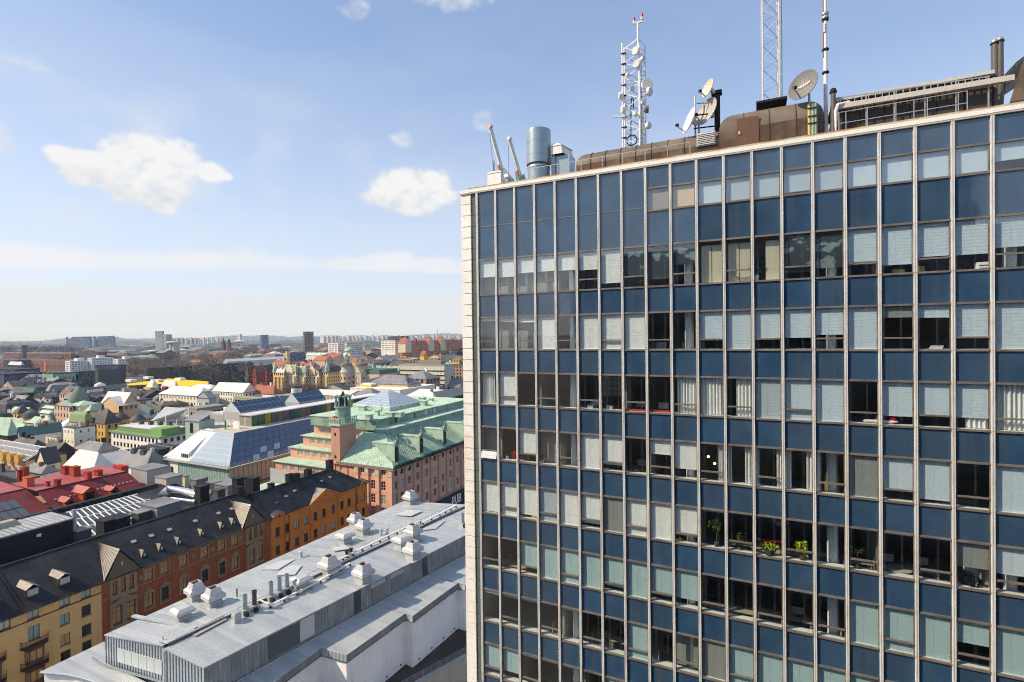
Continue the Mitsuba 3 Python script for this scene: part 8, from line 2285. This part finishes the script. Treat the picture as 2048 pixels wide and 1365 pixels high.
for q in (.15, .35, .72, .9):
    x = b[0] + (b[1] - b[0]) * q
    part(t, 'dormer', M().box(x - .9, x + .9, b[2] + 1.2, b[2] + 5, z + 1, z + 4.2), 'copper_deep')
t, b, z = far('banded_office', 'long office block with alternate cream and dark bands and roof cabins', (798, 889, 908, 733), 480, 'flat', 1.2, paint((0.50, 0.48, 0.42)), paint((0.30, 0.30, 0.25)), None, cat='building')
m, m2, m3 = M(), M(), M()
for r_ in range(6):
    zc = z - 3.4 - r_ * 4.2
    m.box(b[0], b[1], b[2] - .25, b[2] - .02, zc - 1.9, zc - .3)
    n = 34
    for j in range(n):
        xx = b[0] + (b[1] - b[0]) * (j + .5) / n
        m2.box(xx - .45, xx + .45, b[2] - .2, b[2] - .02, zc - .25, zc + 1.9)
    m3.box(b[0], b[1], b[2] - .6, b[2] - .26, zc - .6, zc - .25)
part(t, 'dark_band', m, paint((0.07, 0.06, 0.05)), stuff=True, label='dark bands between the floors')
part(t, 'window', m2, paint((0.68, 0.64, 0.54)), stuff=True, label='rows of upright cream panels')
part(t, 'ledge', m3, paint((0.60, 0.57, 0.50)), stuff=True, label='thin pale ledges along the floors')
for q in (.46, .6, .78):
    x = b[0] + (b[1] - b[0]) * q
    part(t, 'roof_cabin', M().box(x - 5, x + 5, b[2] + 4, b[2] + 12, z + 1.3, z + 5), paint((0.22, 0.22, 0.19)))
for q in (-46, -34):
    part(t, 'stair_head', M().box(b[1] + q, b[1] + q + 8, b[2] - 24, b[2] - 18, 0, z - 13), 'dark_roof')
# the skyline of the right half
for j, px in enumerate(((656, 676, 690, 688), (690, 693, 726, 686))):
    far('white_hospital', ['left, lit half of the white window grid building', 'right, shaded half of the white window grid building'][j], px, 1050, 'flat', 1.5, paint((0.66, 0.65, 0.63)), 'white_roof', (4.2, 2.0, 2.0, 4.2, 6, 'dark_pane'), cat='building')
t, b, z = far('white_plate_block', 'white block with five rows of little windows left of the red turrets', (762, 790, 816, 681), 1000, 'flat', 1.5, paint((0.70, 0.68, 0.64)), 'dark_roof', (3.6, 1.7, 1.6, 4.2, 5, 'dark_pane'), cat='building')
part(t, 'roof_cabin', M().box(b[1] - 22, b[1] + 10, b[2] + 8, b[2] + 30, z + 1.6, z + 8), paint((0.08, 0.10, 0.10)))
t, b, z = far('red_turret_school', 'long red roofed building with cream cross gables and bulbous red turrets', (800, 812, 940, 690), 920, 'gy', 7, paint((0.52, 0.24, 0.13)), 'tile_red', W4, cat='building')
for q in (0.02, .16, .34, .52, .72, .9):
    y = b[2] + (b[3] - b[2]) * q
    big = q in (0.02, .34, .52)
    if big:
        part(t, 'cross_gable', M().fan([(b[1] + 2, y - 9, z - 14), (b[1] + 2, y + 9, z - 14), (b[1] + 2, y + 9, z + 2), (b[1] + 2, y + 4, z + 11), (b[1] + 2, y - 4, z + 11), (b[1] + 2, y - 9, z + 2)]).quad((b[1] + 2, y - 9, z - 14), (b[1] - 14, y - 9, z - 14), (b[1] - 14, y - 9, z + 2), (b[1] + 2, y - 9, z + 2)), paint((0.66, 0.56, 0.40)))
        part(t, 'gable_roof', M().quad((b[1] + 2.4, y - 9.5, z + 1.5), (b[1] - 14, y - 9.5, z + 1.5), (b[1] - 14, y - 4, z + 11.4), (b[1] + 2.4, y - 4, z + 11.4)), 'tile_red')
    s = 1.0 if big else .6
    part(t, 'turret', M().lathe((b[1] - 5, y, z + 8), [(5 * s, -6), (4.0 * s, 0), (4.0 * s, 2.5 * s), (4.8 * s, 2.8 * s), (3 * s, 5 * s), (.8, 7 * s), (0, 10 * s)], 8), paint((0.42, 0.11, 0.07)))
single('radio_mast', M().beam(CAM + ray(875, 690) * 3000, CAM + ray(874.5, 659) * 3000, 2.5), GRY, 'thin radio mast on the horizon near the tower', 'mast')
t, b, z = far('round_hall', 'cream drum shaped hall with a mint dome among dark roofs', (690, 700, 704, 703), 760, 'flat', .5, paint((0.66, 0.55, 0.38)), GRY, cat='hall')
part(t, 'dome', M().lathe(((b[0] + b[1]) / 2, b[2] + 4, z + .6), [(7, 0), (6.5, 2), (4, 4), (1, 5), (0, 6)], 16), 'copper_green', smooth=40)
far('mint_long_hall', 'long low mint and white roof behind the red roofs', (612, 690, 696, 712), 700, 'gx', 4, paint((0.60, 0.60, 0.52)), paint((0.46, 0.58, 0.50)), cat='hall')
far('navy_office', 'dark blue office with white ledges right of the yellow tower stub', (576, 580, 610, 706), 760, 'flat', 1, paint((0.09, 0.12, 0.18)), GRY, (4, 3, 1.2, 3.4, 5, paint((0.20, 0.24, 0.30))), cat='building')
far('yellow_stub_tower', 'short yellow tower at the left end of the dark blue office', (571, 574, 578, 704), 750, 'flat', 1, paint((0.60, 0.50, 0.22)), GRY, cat='tower')
far('yellow_wall_house', 'house with a slanting bright yellow gable wall among red roofs', (840, 848, 856, 712), 640, 'gx', 6, paint((0.72, 0.42, 0.05)), 'tile_red', seed=71)
far('yellow_wall_house', 'golden house by the edge of the tower among dark roofs', (905, 918, 932, 722), 600, 'gx', 5, paint((0.70, 0.45, 0.10)), 'brown_roof', W5, seed=72)
far('orange_gable_house', 'house with a bright orange gable behind the twin turrets', (700, 708, 722, 731), 520, 'gx', 7, paint((0.70, 0.48, 0.22)), paint((0.34, 0.16, 0.08)), seed=73)
for j, px in enumerate(((590, 612, 640, 735), (626, 650, 668, 722), (540, 566, 590, 732), (640, 668, 700, 716))):
    far('red_roof_row', ['red tiled roofs behind the pale gable houses', 'bright red tiled roof with many chimneys', 'dark red roofs behind the ochre house', 'rust red long roof before the mint hall'][j], px, (560, 620, 570, 690)[j], 'gx', 6, PINKW, 'tile_red', chim=6, seed=80 + j)
# dense filling of roofs
RF = {'r': ['tile_red', 'brown_roof', paint((0.36, 0.16, 0.10)), 'brown_roof'], 'd': ['dark_roof', 'slate_grey', 'dark_roof', paint((0.09, 0.095, 0.11))], 'o': ['brown_roof', 'copper_green', 'light_roof', paint((0.34, 0.40, 0.33))]}
RN = {'r': 'red roofed', 'd': 'dark roofed', 'o': 'pale roofed'}
WL = [paint(c) for c in ((0.58, 0.46, 0.28), (0.62, 0.56, 0.44), (0.45, 0.30, 0.2), (0.36, 0.33, 0.30), (0.60, 0.36, 0.2), (0.66, 0.63, 0.58))]
WN = ['tan', 'cream', 'brown', 'grey', 'orange', 'white']
SHAPE = {'gx': 'gabled', 'gy': 'gabled', 'hip': 'hipped', 'mansard': 'mansard roof', 'flat': 'flat'}
fr = np.random.default_rng(2024)


def fill(n, x0, x1, y0, y1, kinds, zr, size, where, hgt=(4, 8), win=True):
    # rows of blocks, packed from the back to the front
    for j in range(n):
        px = x0 + (x1 - x0) * ((j * .618034) % 1)
        py = y0 + (y1 - y0) * ((j + .5) / n)
        z = zr[0] + (zr[1] - zr[0]) * fr.random()
        c = at(px, py, z)
        D = (c - CAM) @ FWD
        k = kinds[int(fr.integers(0, len(kinds)))]
        w, d = size * (.6 + .9 * fr.random()), size * (.6 + .9 * fr.random())
        w, d = w * (1 + D / 2500), d * (1 + D / 1500)
        rf = ['gx', 'gy', 'hip', 'mansard', 'gx', 'flat'][int(fr.integers(0, 6))]
        ri = hgt[0] + (hgt[1] - hgt[0]) * fr.random()
        wi = int(fr.integers(0, len(WL)))
        wm, wn = (WL[wi], WN[wi]) if k != 'd' or fr.random() < .5 else (DARK, 'dark walled')
        nc = int(fr.integers(1, 4)) if D < 1000 else 1
        lab = f'{wn} {RN[k]} building, {SHAPE[rf]}, {["one", "two", "three"][nc - 1]} chimney{"s" if nc > 1 else ""}, {where}'
        house(f'{ {"r": "red", "d": "dark", "o": "pale"}[k] }_roof_building', lab, (c[0] - w, c[0], c[1], c[1] + d), z, rf, 1.0 if rf == 'flat' else ri, wm, RF[k][int(fr.integers(0, 4))],
              (3.6, 1.5, 2.0, 3.8, 4, 'dark_pane') if win else None, rot=[0, 0, .3, -.25, .12][int(fr.integers(0, 5))], group=f'{RN[k]} buildings {where}', cat='house', chim=nc, seed=int(fr.integers(0, 9999)))



fill(64, 545, 935, 688, 738, 'rrddo', (20, 30), 20, 'above the bright row')
fill(46, 250, 560, 684, 712, 'rdddo', (16, 28), 26, 'below the skyline')
fill(40, 0, 300, 686, 722, 'dddor', (12, 22), 30, 'by the brick works')
fill(22, 0, 150, 752, 800, 'dddd', (10, 17), 17, 'by the station')
fill(20, 140, 330, 790, 832, 'dddo', (13, 18), 13, 'before the station')
fill(18, 0, 130, 806, 870, 'dddo', (11, 16), 12, 'behind mint roofs')
fill(16, 285, 480, 796, 845, 'dddo', (13, 18), 12, 'by the glass canopy')
fill(14, 640, 935, 752, 790, 'dddo', (13, 20), 15, 'by the museum')
fill(10, 100, 350, 868, 940, 'ddd', (5, 8), 9, 'behind the crimson roof')
fill(12, 640, 760, 800, 830, 'ddd', (12, 18), 11, 'by the copper crown')


# ------------------------------------------------------------------ bare trees
BARK = paint((0.11, 0.085, 0.07))
TWIG = paint((0.19, 0.15, 0.125))


def twigs(c, r, h, n, seed, m=None):
    g = np.random.default_rng(seed)
    m = m or M()
    for _ in range(n):
        d = g.standard_normal(3)
        d /= np.linalg.norm(d)
        p = np.asarray(c) + d * np.array([r, r, h]) * g.random() ** .45
        a = d + .7 * g.standard_normal(3)
        a /= np.linalg.norm(a)
        b = np.cross(a, g.standard_normal(3))
        b /= np.linalg.norm(b) + 1e-9
        L_, w = (.9 + 1.1 * g.random()) * r / 4, .05 * r / 4 + .03
        m.quad(p - a * L_ - b * w, p - a * L_ + b * w, p + a * L_ + b * w * .4, p + a * L_ - b * w * .4)
    return m


tr_ = np.random.default_rng(5)
for j, (px, py) in enumerate(((566, 778), (577, 772), (588, 766), (600, 768), (612, 764), (622, 770), (634, 767), (643, 772), (606, 778), (628, 780), (655, 776), (575, 784))):
    D = 415 - 6 * (j % 5)
    c = CAM + ray(px, py) * D
    t = thing('bare_tree', 'leafless brown street tree in the clump before the bright apartment row', 'tree', 'bare trees before the bright row')
    h = max(c[2], 9)
    tm = M().tube([(c[0], c[1], 0), (c[0], c[1], h * .4), (c[0] + .5, c[1], h * .75)], [.45, .35, .15], 6)
    for q in range(7):
        a = tr_.random() * 6.28
        tm.tube([(c[0], c[1], h * .35 + .05 * q * h), (c[0] + 2.2 * math.cos(a), c[1] + 2.2 * math.sin(a), h * .6 + q * .4), (c[0] + 3.6 * math.cos(a), c[1] + 3.6 * math.sin(a), h * .85 + q * .3)], [.2, .12, .04], 5)
    part(t, 'trunk', tm, BARK)
    part(t, 'crown', twigs((c[0], c[1], h * .85), 4.6, 4.2, 420, 900 + j), TWIG)
m = M()
wr = np.random.default_rng(31)
for j in range(150):
    px = 255 + 235 * wr.random()
    py = 708 + 30 * wr.random() - (px - 370) * .02
    D = min(1150, max(560, 38 * 1024 / max(py - 680, 12)))
    c = CAM + ray(px, py) * D
    s = 7 + 4 * wr.random()
    twigs((c[0], c[1], max(c[2] - 3, 6)), s, s * .8, 170, 2000 + j, m)
k = key_for('bare_wood')
scene[k] = mikit.ply(m.mesh(), TWIG)
labels[k] = {'label': 'brown leafless park wood behind the dark glass office', 'category': 'wood', 'kind': 'stuff'}
m = M()
for j in range(110):
    px, py = 2 + 150 * wr.random(), 692 + 14 * wr.random()
    c = CAM + ray(px, py) * (1500 + 500 * wr.random())
    s = 12 + 6 * wr.random()
    twigs((c[0], c[1], c[2] - 4), s, s * .7, 60, 3000 + j, m)
for j in range(60):
    px, py = 486 + 90 * wr.random(), 694 + 14 * wr.random()
    c = CAM + ray(px, py) * (1300 + 300 * wr.random())
    s = 9 + 6 * wr.random()
    twigs((c[0], c[1], c[2] - 4), s, s * .7, 60, 4000 + j, m)
k = key_for('bare_wood')
scene[k] = mikit.ply(m.mesh(), paint((0.12, 0.095, 0.085)))
labels[k] = {'label': 'distant dull brown woods below the horizon', 'category': 'wood', 'kind': 'stuff'}

# ------------------------------------------------------------------ the air between
HAZE = 6.0e-5
scene['air'] = {'type': 'homogeneous', 'albedo': {'type': 'rgb', 'value': [0.94, 0.955, 0.97]}, 'sigma_t': {'type': 'rgb', 'value': [HAZE * .80, HAZE, HAZE * 1.40]}}
scene['haze'] = {'type': 'cube', 'to_world': mi.ScalarTransform4f().translate([0, 23000, 60]).scale([42000, 27500, 62]), 'bsdf': {'type': 'null'}, 'interior': {'type': 'ref', 'id': 'air'}}
scene['camera']['medium'] = {'type': 'ref', 'id': 'air'}
labels['haze'] = {'label': 'thin bluish air over the far city', 'kind': 'stuff'}
